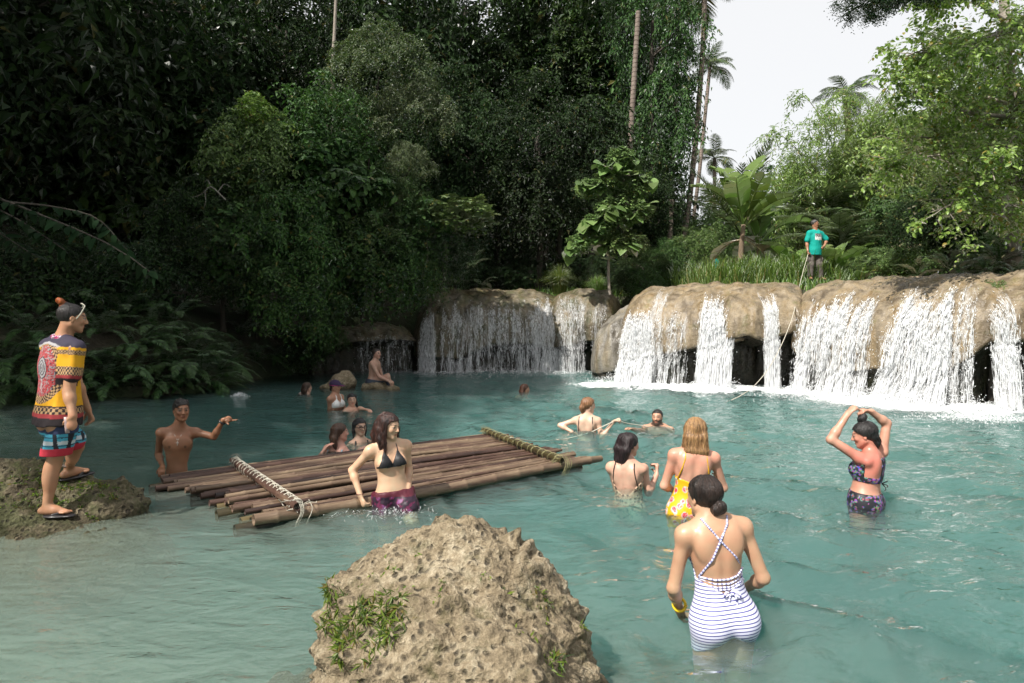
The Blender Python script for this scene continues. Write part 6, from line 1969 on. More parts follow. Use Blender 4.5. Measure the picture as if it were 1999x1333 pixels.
            if s.beard:
                b = (z < -.025) & (y > -.02) & (np.abs(z + .1) < .14) & ~((x < .020) & (np.abs(z + .0565) < .008) & (y > .06))
                b &= (z < -.05 + .45 * np.clip(x - .02, 0, 1)) | (x > .045) | ((z < -.036) & (x < .035))
                b &= (np.linalg.norm(q, axis=1) < .138) & (y > .0 - .5 * np.clip(z + .03, -1, 0) * 0)
                put(b & (z > -.118), (.018, .012, .010), .88)
        s.bodyobj = paint_mesh('body', V, F, C, M_SKIN, s.root)
        return s
    def snap(s):
        """remember the form so far (for clothes that follow the body without the arms)"""
        s.d0 = s.g.d.copy()
    def loc(s, p):
        q = (p - s.P) @ s.R
        L = np.linalg.norm(s.N - s.P)
        return q[..., 0] / s.k, q[..., 1] / s.k, q[..., 2] / L
    def garment(s, name, t, region, color, mat=None, lo=None, hi=None, label=None, parent=None):
        """cloth that follows the body at t metres, bounded by region(x, y, z) < 0 in the torso's own axes (z: 0 pelvis, 1 neck)"""
        G = SDF.__new__(SDF)
        G.h, G.lo, G.n = s.g.h, s.g.lo, s.g.n
        a, b = s.g.box(s.P - .45 if lo is None else lo, np.maximum(s.P, s.N) + .35 if hi is None else hi)
        sl = tuple(slice(a[i], b[i]) for i in range(3))
        p = s.g.pts(a, b)
        x, y, z = s.loc(p)
        L = np.linalg.norm(s.N - s.P)
        d = np.maximum(s.d0[sl] - t, region(x, y, z) * min(L, .5))
        G.d = np.full((np.array(d.shape) + 2), 1.0, np.float32); G.d[1:-1, 1:-1, 1:-1] = d
        G.lo = s.g.lo + (a - 1) * s.g.h
        V, F = G.mesh()
        V = relax(V, F, 1, .3)
        x, y, z = s.loc(V)
        C = color(x, y, z, V)
        o = paint_mesh(name, V, F, C, mat or M_SWIM, parent or s.root)
        if label: o['label'] = label
        return o
    def solid(s, name, build, color, mat, lo, hi, h=None, amp=0.0, fr=(60, 60, 6), rel=1, parent=None, clip=None, frame=None, label=None):
        """a part grown from its own blended forms; amp/fr: strand relief along the third axis of the head or torso"""
        g = SDF(lo, hi, h or s.h)
        build(g)
        if clip is not None:
            p = g.pts(np.zeros(3, int), g.n)
            g.d = np.maximum(g.d, clip(p).astype(np.float32))
        V, F = g.mesh()
        if len(V) == 0: return None
        V = relax(V, F, rel, .4)
        R = frame if frame is not None else (s.HR if s.head is None and hasattr(s, 'HR') else s.R)
        if amp:
            N = vnormals(V, F)
            q = V @ R
            n = pnoise(q * np.array(fr)) + .5 * pnoise(q * np.array(fr) * 2.1 + 5)
            V = V + N * (amp * n)[:, None]
        o = paint_mesh(name, V, F, color(V), mat, parent or s.root)
        if label: o['label'] = label
        return o
    # ---- hair
    def hair(s, c, style='short', locks=(), thick=.010, amp=.003, line=.05, name='hair', c2=None, back=0.0, h=None, bun=None, bun_c=None, wisps=0):
        """a cap of hair that leaves the face free, with long locks as lists of (x, y, z, radius) in head units"""
        k = s.hk; H = s.Hp
        pts = [s.HC - .16 * k, s.HC + .16 * k]
        for L in locks:
            for (x, y, z, r) in L: pts += [H(x, y, z) - r * k, H(x, y, z) + r * k]
        if bun:
            pts += [H(*bun[:3]) - bun[3] * k * 1.4, H(*bun[:3]) + bun[3] * k * 1.4]
        lo, hi = np.min(pts, 0) - .02, np.max(pts, 0) + .02
        def build(g):
            g.ell(H(0, -.016, .036), (np.array([.076, .096, .083]) + thick) * k, s.HR, 0)
            p = g.pts(np.zeros(3, int), g.n)
            q = (p - s.HC) @ s.HR / k
            x, y, z = np.abs(q[..., 0]), q[..., 1], q[..., 2]
            # face opening: in front of the ears and below the hairline
            face = np.maximum(np.maximum(.012 - y + .25 * np.clip(z, 0, 1), z - (line + .012) + 1.2 * np.maximum(x - .045, 0)), -1)
            low = -(z + (.055 if style == 'short' else .075)) - .35 * np.clip(-y - .02, 0, .1)
            low = np.maximum(low, np.where(y > .0, -(z + .01), -1))
            g.d = np.maximum(g.d, np.maximum(-face, low) * k).astype(np.float32)
            for L in locks:
                for (x0, y0, z0, r0), (x1, y1, z1, r1) in zip(L[:-1], L[1:]):
                    g.cone(H(x0, y0, z0), H(x1, y1, z1), r0 * k, r1 * k, .02 * k)
            if bun:
                rb = np.random.RandomState(4)
                for i in range(9):                                # a twisted knot rather than a ball
                    a = i * 2.4
                    e = np.array([math.cos(a), math.sin(a), .6 * math.sin(a * 1.7)]) * bun[3] * .42
                    g.ell(H(*(np.array(bun[:3]) + e)), np.array([bun[3] * rb.uniform(.5, .75)] * 3) * k * np.array([1, .8, 1.1]), None, .006 * k)
        c = np.array(c, float); cc = np.array(c2, float) if c2 is not None else c * 1.9
        def color(V):
            q = (V - s.HC) @ s.HR / k
            n = pnoise(q * np.array([70, 70, 7]))
            t = np.clip(.35 + .7 * n, 0, 1)[:, None]
            C = c * (1 - t) + cc * t
            if bun and bun_c is not None:
                w = (np.linalg.norm(q - np.array(bun[:3]), axis=1) < bun[3] * 1.25)[:, None]
                C = np.where(w, np.array(bun_c) * (.5 + t), C)
            return C
        o = s.solid(name, build, color, M_HAIR, lo, hi, h or max(s.h * .85, .0055), amp, (75, 75, 9), 1, frame=s.HR)
        if wisps:
            # loose strands over the mass of hair
            rng = np.random.RandomState(len(locks) + 3)
            V, F, C, n0 = [], [], [], 0
            for i in range(wisps):
                L = locks[rng.randint(len(locks))] if locks else None
                if L is None or rng.uniform() < .35:
                    th = rng.uniform(1.9, 4.4); ph = np.linspace(.25, rng.uniform(1.3, 1.9), 7)
                    R = np.array([.078, .098, .085]) + thick + .001
                    P = np.stack([np.sin(ph) * np.sin(th) * R[0], -.016 + np.sin(ph) * np.cos(th) * R[1], .036 + np.cos(ph) * R[2]], 1)
                else:
                    A = np.array(L); t = np.linspace(0, 1, len(A)); q = np.linspace(rng.uniform(0, .4), rng.uniform(.9, 1.08), 8)
                    P = np.stack([np.interp(q, t, A[:, j]) for j in range(3)], 1); rr = np.interp(q, t, A[:, 3])
                    a = rng.uniform(0, 6.283)
                    P = P + rr[:, None] * 1.03 * np.array([math.cos(a), math.sin(a), 0]) + np.cumsum(rng.normal(size=(8, 3)) * .0022, 0)
                    if q[-1] > 1: P[-1, 2] -= .02
                W = s.HC + (P @ np.stack([s.hr, s.hf, s.hu])) * k
                mb = MB(); mb.tube(W, np.linspace(.0021, .0008, len(W)) * k, 3, False)
                v = np.concatenate(mb.V); f = np.concatenate(mb.F[4])
                V.append(v); F.append(f + n0); n0 += len(v); C.append(np.tile(c + (cc - c) * rng.uniform(.1, 1.5), (len(v), 1)))
            paint_mesh('hair_strands', np.concatenate(V), np.concatenate(F), np.concatenate(C), M_HAIR, o)
        return o
    def strap(s, name, pts, r, color, mat=None, sides=6, parent=None, n=24):
        """a cord or strap laid along points (local, metres)"""
        pts = np.array([np.asarray(p, float) for p in pts])
        t = np.linspace(0, 1, len(pts)); q = np.linspace(0, 1, n)
        P = np.stack([np.interp(q, t, pts[:, j]) for j in range(3)], 1)
        P[1:-1] = (P[:-2] + 2 * P[1:-1] + P[2:]) / 4
        mb = MB(); mb.tube(P, r, sides, True)
        V = np.concatenate(mb.V); F = [np.concatenate(f) for f in mb.F.values() if sum(map(len, f))]
        C = np.array([color(i / n) if callable(color) else color for i in np.repeat(np.arange(n), sides)] + [color(0) if callable(color) else color] * 2)
        return paint_mesh(name, V, F, C, mat or M_SWIM, parent or s.root)
    def onbody(s, pts, t=0.004):
        """push torso-axis points (x, y side, z) onto the body surface: returns world points"""
        out = []
        L = np.linalg.norm(s.N - s.P)
        for (x, sy, z) in pts:
            o = s.P + s.r * x * s.k + s.u * z * L
            d = s.f * (1 if sy > 0 else -1)
            lo = 0.0
            best = o
            for q in np.arange(0.22, -0.02, -0.004):
                p = o + d * q
                i = np.round((p - s.g.lo) / s.g.h).astype(int)
                if np.all(i >= 0) and np.all(i < s.g.n) and s.d0[tuple(i)] < t:
                    best = p; break
            out.append(best)
        return out

def flat(c): 
    return lambda *a: np.tile(np.array(c, float), (len(a[0]), 1))

def spots(V, scale, base, cols, thr=.36, seed=0, rim=True):
    """printed flower pattern: cells of colour on a ground"""
    p = V * scale + seed
    w = worley(p)
    i = np.floor(p).astype(np.int64)
    pick = (np.abs(pnoise(p * .83 + 7)) * 9.9).astype(int) % len(cols)
    C = np.tile(np.array(base, float), (len(V), 1))
    m = w < thr
    C[m] = np.array(cols, float)[pick[m]]
    if rim:
        ring = m & (w > thr * .80)
        C[ring] = C[ring] * .6 + .33
    return C
SKIN_F = (0.56, 0.36, 0.25)
SKIN_T = (0.24, 0.115, 0.062)
SKIN_M = (0.34, 0.18, 0.105)

def stripe_mat():
    m, nt, out = new_mat('striped_swim_fabric')
    q = math_(nt, 'FRACT', math_(nt, 'DIVIDE', attr(nt, 'sv'), .0185))
    c = mixc(nt, ramp(nt, q, [(.0, (1, 1, 1)), (.26, (1, 1, 1)), (.32, (0, 0, 0)), (.95, (0, 0, 0)), (1.0, (1, 1, 1))]), (.70, .70, .86), (.07, .07, .24))
    p = nd(nt, 'ShaderNodeBsdfPrincipled', {'Base Color': c, 'Roughness': .55, 'Specular IOR Level': .3})
    nt.links.new(p.outputs[0], out.inputs[0])
    return m
M_STRIPE = stripe_mat()

BED = -0.92
BLACKH, BROWNH, BLONDH = (0.010, 0.008, 0.007), (0.035, 0.018, 0.010), (0.30, 0.17, 0.075)

# ---- woman in the striped swimsuit, nearest the camera, seen from behind
def p_striped():
    s = Fig('woman from behind in a white swimsuit with navy stripes and crossed straps, dark bun', 3.47, BED, 1408, .0065)
    s.skin = (0.50, 0.31, 0.20); s.fat = 1.0
    s.torso(s.J(1411, 1197), s.J(1390, 1012, .03), 186)
    s.leg('L'); s.leg('R')
    s.snap()
    s.arm('L', s.J(1315, 1148, .02), s.J(1326, 1192, .17), hand=(.25, .9, -.45), palm=(1, 0, 0), curl=.5)
    s.arm('R', s.J(1490, 1128, .02), s.J(1452, 1150, .22), hand=(-.6, .8, -.1), palm=(-.3, 0, -1), curl=.5)
    s.add_head(s.J(1374, 972, .06), 205, -8)
    s.body()
    L = np.linalg.norm(s.N - s.P)
    def region(x, y, z):
        top = np.where(y < 0.02, .25 + 1.35 * np.abs(x), .25 + 1.35 * np.abs(x) + np.clip((y - .02) * 8, 0, .35))
        return np.maximum(z - top, np.maximum(-.34 - z, -(z + .30 - .9 * (.13 - np.abs(x)))) )
    navy, white = np.array((.07, .07, .24)), np.array((.70, .70, .86))
    def stripes(x, y, z, V):
        q = np.mod(z * L / .0185 + .15 * pnoise(V * 6), 1)
        return np.where((q < .27)[:, None], navy, white)
    o = s.garment('swimsuit', .006, region, stripes, M_STRIPE)
    V = np.array([v.co[:] for v in o.data.vertices])
    a = o.data.attributes.new('sv', 'FLOAT', 'POINT'); a.data.foreach_set('value', ((V - s.P) @ s.u + 1.0 + .0035 * pnoise(V * 7)).astype(np.float32))
    dash = lambda t: tuple(navy) if (t * 26) % 1 < .3 else tuple(white)
    B = lambda *p: s.onbody([(a, -1, b) for a, b in p], .006)
    s.strap('strap', B((-.118, .44), (-.06, .63), (0, .82), (.045, .96), (.06, 1.04)), .0058, dash, n=52)
    s.strap('strap', B((.118, .44), (.07, .62), (0, .80), (-.05, .95), (-.075, 1.04)), .0058, dash, n=52)
    for a, b, c in ((.44, .405, .47), (.42, .36, .43), (.38, .325, .40), (.36, .30, .35)):
        s.strap('lace', B((-.118, a), (-.05, b + .01), (.02, b), (.07, b + .02), (.118, c)), .0052, dash, n=40)
    k = B((.02, .27))[0]
    s.strap('lace', [k, k + np.array([.02, -.014, -.01]), k + np.array([.03, -.012, -.06]), k + np.array([.02, -.012, -.11])], .005, dash, n=30)
    s.strap('lace', [k, k + np.array([-.012, -.012, -.03]), k + np.array([.004, -.012, -.1]), k + np.array([.012, -.006, -.17]), k + np.array([.012, .0, -.21])], .005, dash, n=40)
    s.strap('lace', [k, k + np.array([-.03, -.012, .008]), k + np.array([-.035, -.012, -.02]), k], .005, dash, n=24)
    s.strap('lace', [k, k + np.array([.04, -.012, .008]), k + np.array([.045, -.012, -.02]), k], .005, dash, n=24)
    s.hair(BLACKH, 'up', (), .010, .0028, .055, c2=(.04, .025, .02), bun=(.012, -.100, -.048, .042), wisps=220)
    w = s.J(1326, 1180, .11)
    s.strap('wristband', [w + np.array([math.cos(a) * .034, math.sin(a) * .018, math.sin(a) * .030]) for a in np.linspace(0, 6.28, 13)], .0085, (.75, .52, .01), M_PLAIN)
p_striped()

# ---- woman in the black bikini beside the raft
def p_bikini():
    s = Fig('woman in a black bikini top and purple shorts standing beside the bamboo raft', 5.78, BED, 765, .0072)
    s.skin = (0.58, 0.39, 0.26)
    s.torso(s.J(768, 968), s.J(757, 861, .02), 24)
    s.leg('R', s.J(752, 1040, -.06)); s.leg('L', s.J(806, 1022, -.20), s.J(812, 1120, -.1))
    s.snap()
    W, hd, E = s.arm('R', s.J(688, 918, -.02), s.J(703, 966, -.10), hand=(.35, -.2, -.8), palm=(.7, .5, 0), curl=.55)
    s.arm('L', s.J(797, 912, .14), s.J(798, 950, .02), hand=(.1, -.3, -.9), palm=(-1, 0, 0), curl=.5)
    s.add_head(s.J(759, 833, .0), 62, -6, 0)
    s.body()
    def tri(sg):
        def region(x, y, z):
            a = (x * sg - .012)
            return np.maximum(np.maximum(-(a + .012), z - (.86 - (np.abs(a - .045)) * 4.2)), np.maximum(.56 - z, -y + .02)) 
        return region
    for sg in (-1, 1):
        s.garment('bikini_cup', .006, tri(sg), lambda x, y, z, V: np.tile((.012, .012, .014), (len(V), 1)))
    Bf = lambda *p: s.onbody([(a, 1, b) for a, b in p], .005)
    blk = (.012, .012, .014)
    for sg in (-1, 1):
        s.strap('strap', Bf((.058 * sg, .84), (.056 * sg, .93), (.045 * sg, 1.02)), .004, blk)
    s.strap('strap', Bf((-.13, .565), (-.07, .555), (0, .56), (.07, .555), (.13, .565)), .0035, blk)
    def build(g):
        for sd, sg in (('R', 1), ('L', -1)):
            hip = s.P + s.r * .08 * sg
            kn = s.J(752, 1040, -.06) if sd == 'R' else s.J(806, 1022, -.20)
            g.cone(hip, hip + (kn - hip) * .48, .105, .103, .04)
        g.ell(s.P + s.u * .03, (.172, .122, .10), s.R, .04); g.ell(s.P - s.f * .05 - s.u * .04, (.15, .09, .09), s.R, .04)
    def clip(p):
        q = (p - s.P) @ s.R
        return np.maximum(q[..., 2] - .058, -.26 - q[..., 2])
    def colr(V):
        n = fbm(V * 16, 3)
        C = np.tile((.022, .010, .022), (len(V), 1))
        C[n > .12] = (.10, .012, .045); C[n > .42] = (.16, .05, .15)
        C[(V[:, 2] + BED > .10)] = (.075, .01, .02)
        return C
    s.solid('shorts', build, colr, M_SWIM, s.P - .33, s.P + .25, .007, .006, (18, 18, 18), clip=clip, frame=s.R)
    lk = [[(-.05, -.03, .06, .05), (-.078, -.04, -.03, .034), (-.08, -.05, -.12, .034), (-.075, -.04, -.19, .012)], [(0, -.06, .05, .055), (0, -.10, -.05, .045), (-.01, -.10, -.15, .042), (-.02, -.09, -.22, .012)],
          [(.05, -.03, .06, .05), (.080, -.035, -.02, .032), (.088, -.02, -.10, .034), (.09, .0, -.19, .012)], [(.075, .01, .05, .03), (.088, .02, -.05, .022), (.088, .035, -.13, .02), (.085, .05, -.21, .007)],
          [(.05, -.07, .02, .05), (.06, -.09, -.08, .045), (.055, -.085, -.17, .03), (.06, -.07, -.24, .008)], [(-.06, .02, .06, .03), (-.084, .035, -.03, .018), (-.08, .045, -.11, .010)]]
    s.hair((.014, .007, .006), 'long', lk, .012, .0045, .052, c2=(.065, .025, .018), wisps=300)
    s.strap('bracelet', [W - hd * .005 + np.array([math.cos(a) * .030, math.sin(a) * .028, .004]) for a in np.linspace(0, 6.28, 13)], .003, (.10, .01, .01), M_PLAIN)
p_bikini()

# ---- shirtless man pointing across the pool
def p_point():
    s = Fig('shirtless young man pointing across the pool with one hand on the raft', 6.95, BED, 345, .0075, None, 'm', 0.88)
    s.skin = (0.235, 0.112, 0.060); s.fat = .86
    s.torso(s.J(344, 948), s.J(349, 834, .0), 22, (-.55, -.5, -.8), (.85, .45, .5))
    s.leg('L'); s.leg('R')
    s.snap()
    s.arm('R', s.J(308, 898, .10), s.J(319, 915, -.15), hand=(.25, -.75, -.35), palm=(0, -.1, -1), curl=.5)
    W, hd, E = s.arm('L', s.J(416, 852, .02), s.J(436, 820, -.04), hand=(.97, -.15, .22), palm=(.1, -.9, -.3), curl=.6, point=True)
    s.add_head(s.J(354, 802, -.02), 38, 2, k=.97)
    def tone(V, C):
        x, y, z = s.loc(V)
        for sg in (-1, 1):
            m = ((x - .082 * sg) ** 2 + ((z - .69) * .5) ** 2 < .014 ** 2) & (y > .05)
            C[m] *= .45
        return C
    s.body(tone)
    spikes = []
    rng = np.random.RandomState(2)
    for i in range(26):
        a, b = rng.uniform(-.06, .06), rng.uniform(-.07, .06)
        z = .10 - 6 * (a * a + b * b)
        spikes.append([(a, b, z, .016), (a * 1.25 + rng.normal() * .008, b * 1.1 + .012, z + rng.uniform(.022, .04), .004)])
    s.hair(BLACKH, 'short', spikes, .007, .002, .056, c2=(.03, .025, .022))
    s.strap('necklace', [s.onbody([(a, 1, b)], .002)[0] for a, b in ((-.052, .95), (-.035, .89), (0, .80), (.035, .89), (.052, .95))], .0035, (.38, .35, .30), M_PLAIN)
    c = s.onbody([(0, 1, .79)], .004)[0]
    s.strap('cross_pendant', [c, c - s.u * .045], .004, (.38, .35, .30), M_PLAIN, n=4)
    s.strap('cross_pendant', [c - s.u * .014 - s.r * .014, c - s.u * .014 + s.r * .014], .004, (.38, .35, .30), M_PLAIN, n=4)
    ax = nrm(W - E); e1 = nrm(np.cross(ax, (0, 1, 0))); e2 = np.cross(ax, e1)
    s.strap('wristwatch', [W - ax * .02 + (e1 * math.cos(a) + e2 * math.sin(a)) * .032 for a in np.linspace(0, 6.28, 13)], .011, (.012, .012, .012), M_PLAIN)
    def build(g):
        g.ell(s.P - s.u * .03, (.165, .125, .12), s.R, .03)
        for sg in (-1, 1): g.cone(s.P + s.r * .08 * sg - s.u * .05, s.P + s.r * .09 * sg - s.u * .34, .105, .10, .04)
    s.solid('shorts', build, lambda V: np.tile((.30, .03, .06), (len(V), 1)), M_CLOTH, s.P - np.array([.3, .3, .45]), s.P + .25, .009, clip=lambda p: (p - s.P) @ s.u - .03)
p_point()

# ---- man in the patterned shirt standing on the rock
def p_dashiki():
    s = Fig('man in a yellow and red patterned shirt and blue shorts standing on the mossy rock', 5.25, 0.06, 118, .007, None, 'm', 0.97)
    s.skin = (0.36, 0.185, 0.105); s.fat = .98
    s.torso(s.J(114, 812), s.J(122, 664, .02), 150, (-.6, -.55, -1.05), (.6, .55, .6))
    s.leg('R', s.J(104, 908, -.02), s.J(92, 986, -.05), (1, .05, 0))
    s.leg('L', s.J(150, 872, .22), s.J(134, 914, .30), (.45, .85, .05))
    s.snap()
    W, hd, E = s.arm('R', s.J(134, 768, -.12), s.J(142, 812, -.18), hand=(-.05, -.1, -1), palm=(-.6, .7, 0), curl=.75)
    s.arm('L', s.J(162, 760, .2), s.J(172, 800, .25), curl=.5)
    s.add_head(s.J(141, 622, .03), 128, -8)
    s.body(cut=None)
    L = np.linalg.norm(s.N - s.P)
    A, B = s.S['R'], s.S['R'] + nrm(E - s.S['R']) * .19
    A2 = s.S['L']; B2 = A2 + nrm(s.J(162, 760, .2) - A2) * .19
    def build(g):
        T = s.T
        g.ell(T(0, 0, .72), (.168, .13, .17), s.R, .05); g.ell(T(0, -.01, .9), (.172, .105, .09), s.R, .05)
        g.cone(T(0, 0, .62), T(0, .0, -.02), .150, .184, .06, (s.f, .8))
        g.cone(T(0, 0, -.02), T(0, -.01, -.16), .184, .190, .03, (s.f, .84))
        g.cone(A + s.r * .0, B, .060, .072, .05); g.cone(A2, B2, .060, .072, .05)
        g.cone(T(.05, 0, .98), A, .05, .058, .05); g.cone(T(-.05, 0, .98), A2, .05, .058, .05)
    def clip(p):
        q = (p - s.P) @ s.u
        return -.055 * L / .5 - q - .006 * np.sin(((p - s.P) @ s.r) * 30)
    def colr(V):
        x, y, z = s.loc(V)
        gold, blackc, tan, red, grey = (np.array(c) for c in ((.60, .30, .012), (.022, .016, .018), (.42, .26, .13), (.34, .045, .05), (.30, .29, .30)))
        C = np.tile(gold, (len(V), 1)) * (1 + .12 * fbm(V * 30, 2))[:, None]
        key = lambda a, b: (np.mod(a, 1) < .5) ^ (np.mod(b, 1) < .5)
        # back panel
        e = np.sqrt((x / .145) ** 2 + ((z - .60) / .36) ** 2)
        bk = y < .03
        m = bk & (e < 1.18) & (z < .96)
        th = np.arctan2(z - .6, x * 3)
        C[m] = np.where(key(th[m] * 6, (e[m] - .92) * 7)[:, None], tan, blackc)
        m = bk & (e < .92) & (z < .96)
        C[m] = red
        n = np.abs(pnoise(V * 42))
        C[m & (n < .12)] = grey * .8
        C[m & (np.abs(pnoise(V * 60 + 4)) < .06)] = blackc
        r2 = np.sqrt((x / .055) ** 2 + ((z - .64) / .13) ** 2)
        C[m & (r2 < 1)] = grey
        C[m & (np.mod(r2 * 3, 1) < .4) & (r2 < 1.3)] = blackc
        C[m & (np.abs(x) < .012) & (z < .5) & (z > .34) & (n < .3)] = grey
        yk = z + .35 * np.abs(x)
        C[(yk > .955) & (yk < .985)] = grey
        C[yk >= .985] = (.035, .03, .05)
        # hem
        a = np.arctan2(y, x)
        m = z < .155
        C[m] = np.where(key(a[m] * 4.2, z[m] / .085)[:, None], blackc, tan)
        C[(z < .155) & (z > .14)] = blackc
        C[(z < .055)] = red * .8
        C[(z < .0)] = blackc
        for P0, P1 in ((A, B), (A2, B2)):
            ax = nrm(P1 - P0)
            t = (V - P0) @ ax
            rad = np.linalg.norm(V - P0 - t[:, None] * ax, axis=1)
            m = (rad < .10) & (t > -.01) & (t < .275) & ((V - s.P) @ s.r * (1 if P0 is A else -1) > .115)
            an = np.arctan2((V - P0) @ np.cross(ax, s.f), (V - P0) @ s.f)
            C[m] = gold
            mm = m & (t < .045) & (t > .01)
            C[mm] = np.where(key(an[mm] * 3.5, t[mm] / .02)[:, None], blackc, tan)
            mm = m & (t > .135); C[mm] = np.where(key(an[mm] * 3.5, t[mm] / .035)[:, None], blackc, tan)
            C[m & (t > .20)] = red * .8; C[m & (t > .225)] = blackc
        return C
    s.solid('shirt', build, colr, M_CLOTH, np.minimum(s.P, s.N) - np.array([.45, .45, .25]), np.maximum(s.P, s.N) + np.array([.45, .45, .15]), .0065, .013, (9, 9, 3.5), clip=clip, frame=s.R)
    def buildn(g):
        for i in range(9):
            a, b = i / 8 * 6.28, (i + 1) / 8 * 6.28
            f = lambda a: s.N + s.u * (.005 - .016 * math.cos(a)) + s.r * math.sin(a) * .068 + s.f * (math.cos(a) * .066 + .008)
            g.cone(f(a), f(b), .020, .020, .02)
        g.cone(s.N + s.f * .08 + s.r * .02, s.N + s.f * .12 - s.u * .07 + s.r * .06, .022, .012, .02)
    s.solid('neck_scarf', buildn, lambda V: spots(V, 60, (.30, .02, .09), [(.55, .50, .55), (.05, .02, .05), (.30, .03, .16)], .55), M_CLOTH, s.N - .17, s.N + .17, .005, .005, (40, 40, 40))
    kR, kL = s.J(104, 908, -.02), s.J(150, 872, .22)
    def buildp(g):
        g.ell(s.P - s.u * .01, (.148, .108, .10), s.R, .04)
        for sd, kn in (('R', kR), ('L', kL)):
            hp = s.P + s.r * (.085 if sd == 'R' else -.085) - s.u * .03
            g.cone(hp - s.u * .05, hp + (kn - hp) * .74, .098, .106, .05)
    def colp(V):
        z = V[:, 2] + .06
        n = pnoise(V * np.array([22, 22, 9]))
        C = np.tile((.06, .30, .42), (len(V), 1))
        C[np.mod(z * 11, 1) < .3] = (.48, .52, .55)
        C[np.mod(z * 16, 1) < .12] = (.02, .02, .03)
        C[n > .16] = (.018, .018, .025)
        C[z > at(0, 845, 5.2).z] = (.03, .04, .09)
        lowz = at(0, 873, 5.2).z
        C[z < lowz] = (.42, .03, .05)
        return C
    zc = s.J(118, 886)[2]
    s.solid('shorts', buildp, colp, M_CLOTH, s.P - np.array([.35, .35, .5]), s.P + np.array([.35, .45, .2]), .006, .004, (16, 16, 6), clip=lambda p: zc - p[..., 2] + .05 * np.clip(p[..., 1] - .1, 0, 1))
    for sd, ank, fd in (('R', s.J(92, 986, -.05), (1, .05, 0)), ('L', s.J(134, 914, .30), (.45, .85, .05))):
        f = nrm(fd); sd_ = np.cross(f, (0, 0, 1))
        def bs(g):
            zz = np.array([0, 0, -.082])
            g.cone(ank - f * .045 + zz, ank + f * .06 + zz, .038, .042, .02, ((0, 0, 1), .28)); g.cone(ank + f * .06 + zz, ank + f * .165 + zz, .042, .044, .02, ((0, 0, 1), .28))
            for e in (-1, 1): g.cone(ank + f * .15 + np.array([0, 0, -.045]), ank + f * .06 + sd_ * e * .045 + np.array([0, 0, -.065]), .008, .009, .006)
        s.solid('flip_flop', bs, lambda V: np.tile((.018, .016, .018), (len(V), 1)), M_PLAIN, ank - .22, ank + .24, .005)
    a = s.J(134, 908, .30)
    s.strap('anklet', [a + np.array([math.cos(t) * .042, math.sin(t) * .042, .004 * math.sin(5 * t)]) for t in np.linspace(0, 6.28, 16)], .008, (.16, .12, .10), M_PLAIN)
    s.hair(BLACKH, 'short', [[(0, -.06, .10, .03), (0, -.09, .12, .022)]], .004, .0015, .05, c2=(.025, .02, .02), bun=(0, -.095, .125, .032), bun_c=(.30, .07, .012))
    fr = (.55, .52, .42)
    H = s.Hp
    for sg in (-1, 1):
        s.strap('sunglasses', [H(.078 * sg, .02, .0), H(.088 * sg, .05, .06), H(.060 * sg, .068, .115)], .0045, fr, M_PLAIN, n=10)
    s.strap('sunglasses', [H(-.060, .068, .115), H(-.03, .045, .132), H(0, .06, .128), H(.03, .045, .132), H(.060, .068, .115)], .0045, fr, M_PLAIN, n=20)
    ph = W + hd * .09 + np.array([-.03, -.01, .03])
    s.strap('phone', [ph + np.array([-.004, 0, .055]), ph + np.array([.004, 0, -.065])], .018, (.35, .25, .24), M_PLAIN, 4, n=4)
p_dashiki()

# ---- woman with both arms raised to her bun
def p_arms():
    s = Fig('woman in a dark flowered bikini lifting both arms to tie her bun', 5.85, BED, 1692, .0072)
    s.skin = (0.55, 0.30, 0.215); s.fat = 1.17
    s.torso(s.J(1688, 974), s.J(1700, 884, .0), -128, (-.65, -.5, -.9), (.65, .5, .75))
    s.leg('L'); s.leg('R')
    s.snap()
    s.arm('L', s.J(1622, 858, -.04), s.J(1660, 800, .0), hand=(.6, .15, .55), palm=(.4, .2, -.8), curl=.5, sh=s.J(1676, 893, -.08))
    s.arm('R', s.J(1731, 826, .14), s.J(1700, 803, .10), hand=(-.9, -.1, .1), palm=(0, -.3, -1), curl=.6, sh=s.J(1722, 882, .1))
    s.add_head(s.J(1687, 850, .0), -118, -14)
    def tone(V, C):
        n = sstep(.62, .95, s.loc(V)[2])[:, None]
        d = np.linalg.norm(V - s.S['L'], axis=1)[:, None]
        burn = np.exp(-(d / .22) ** 2) * .8
        return C * (1 - burn) + C * np.array([1.0, .52, .58]) * burn
    s.body(tone)
    pr = lambda x, y, z, V: spots(V, 27, (.014, .014, .02), [(.03, .09, .36), (.36, .05, .26), (.17, .22, .09), (.05, .18, .18), (.014, .014, .02), (.25, .05, .08)], .47, 3, False)
    s.garment('bikini_top', .007, lambda x, y, z: np.maximum(np.maximum(.40 - z, z - np.where(y > .0, .80, np.where(np.abs(x - .01) < .07, .94, .52 + .0 * z) )), -1), pr)
    s.garment('bikini_bottom', .007, lambda x, y, z: np.maximum(z - .17, -.42 - z + 1.15 * np.clip(np.abs(x) - .03, 0, .3)), pr)
    k = s.onbody([(.06, -1, .38)], .01)[0]
    for q in ((.03, -.02, .02), (.035, -.02, -.03), (.015, -.02, -.06)):
        s.strap('tie', [k, k + np.array(q) * .8 + np.array([.02, 0, .01]), k + np.array(q)], .0045, (.014, .014, .02), n=8)
    s.hair((.009, .008, .008), 'up', [[(0, -.07, -.03, .05), (.01, -.085, -.08, .03), (.01, -.08, -.12, .006)]], .012, .003, .055, c2=(.03, .026, .026), bun=(0, -.02, .155, .042), wisps=160)
p_arms()

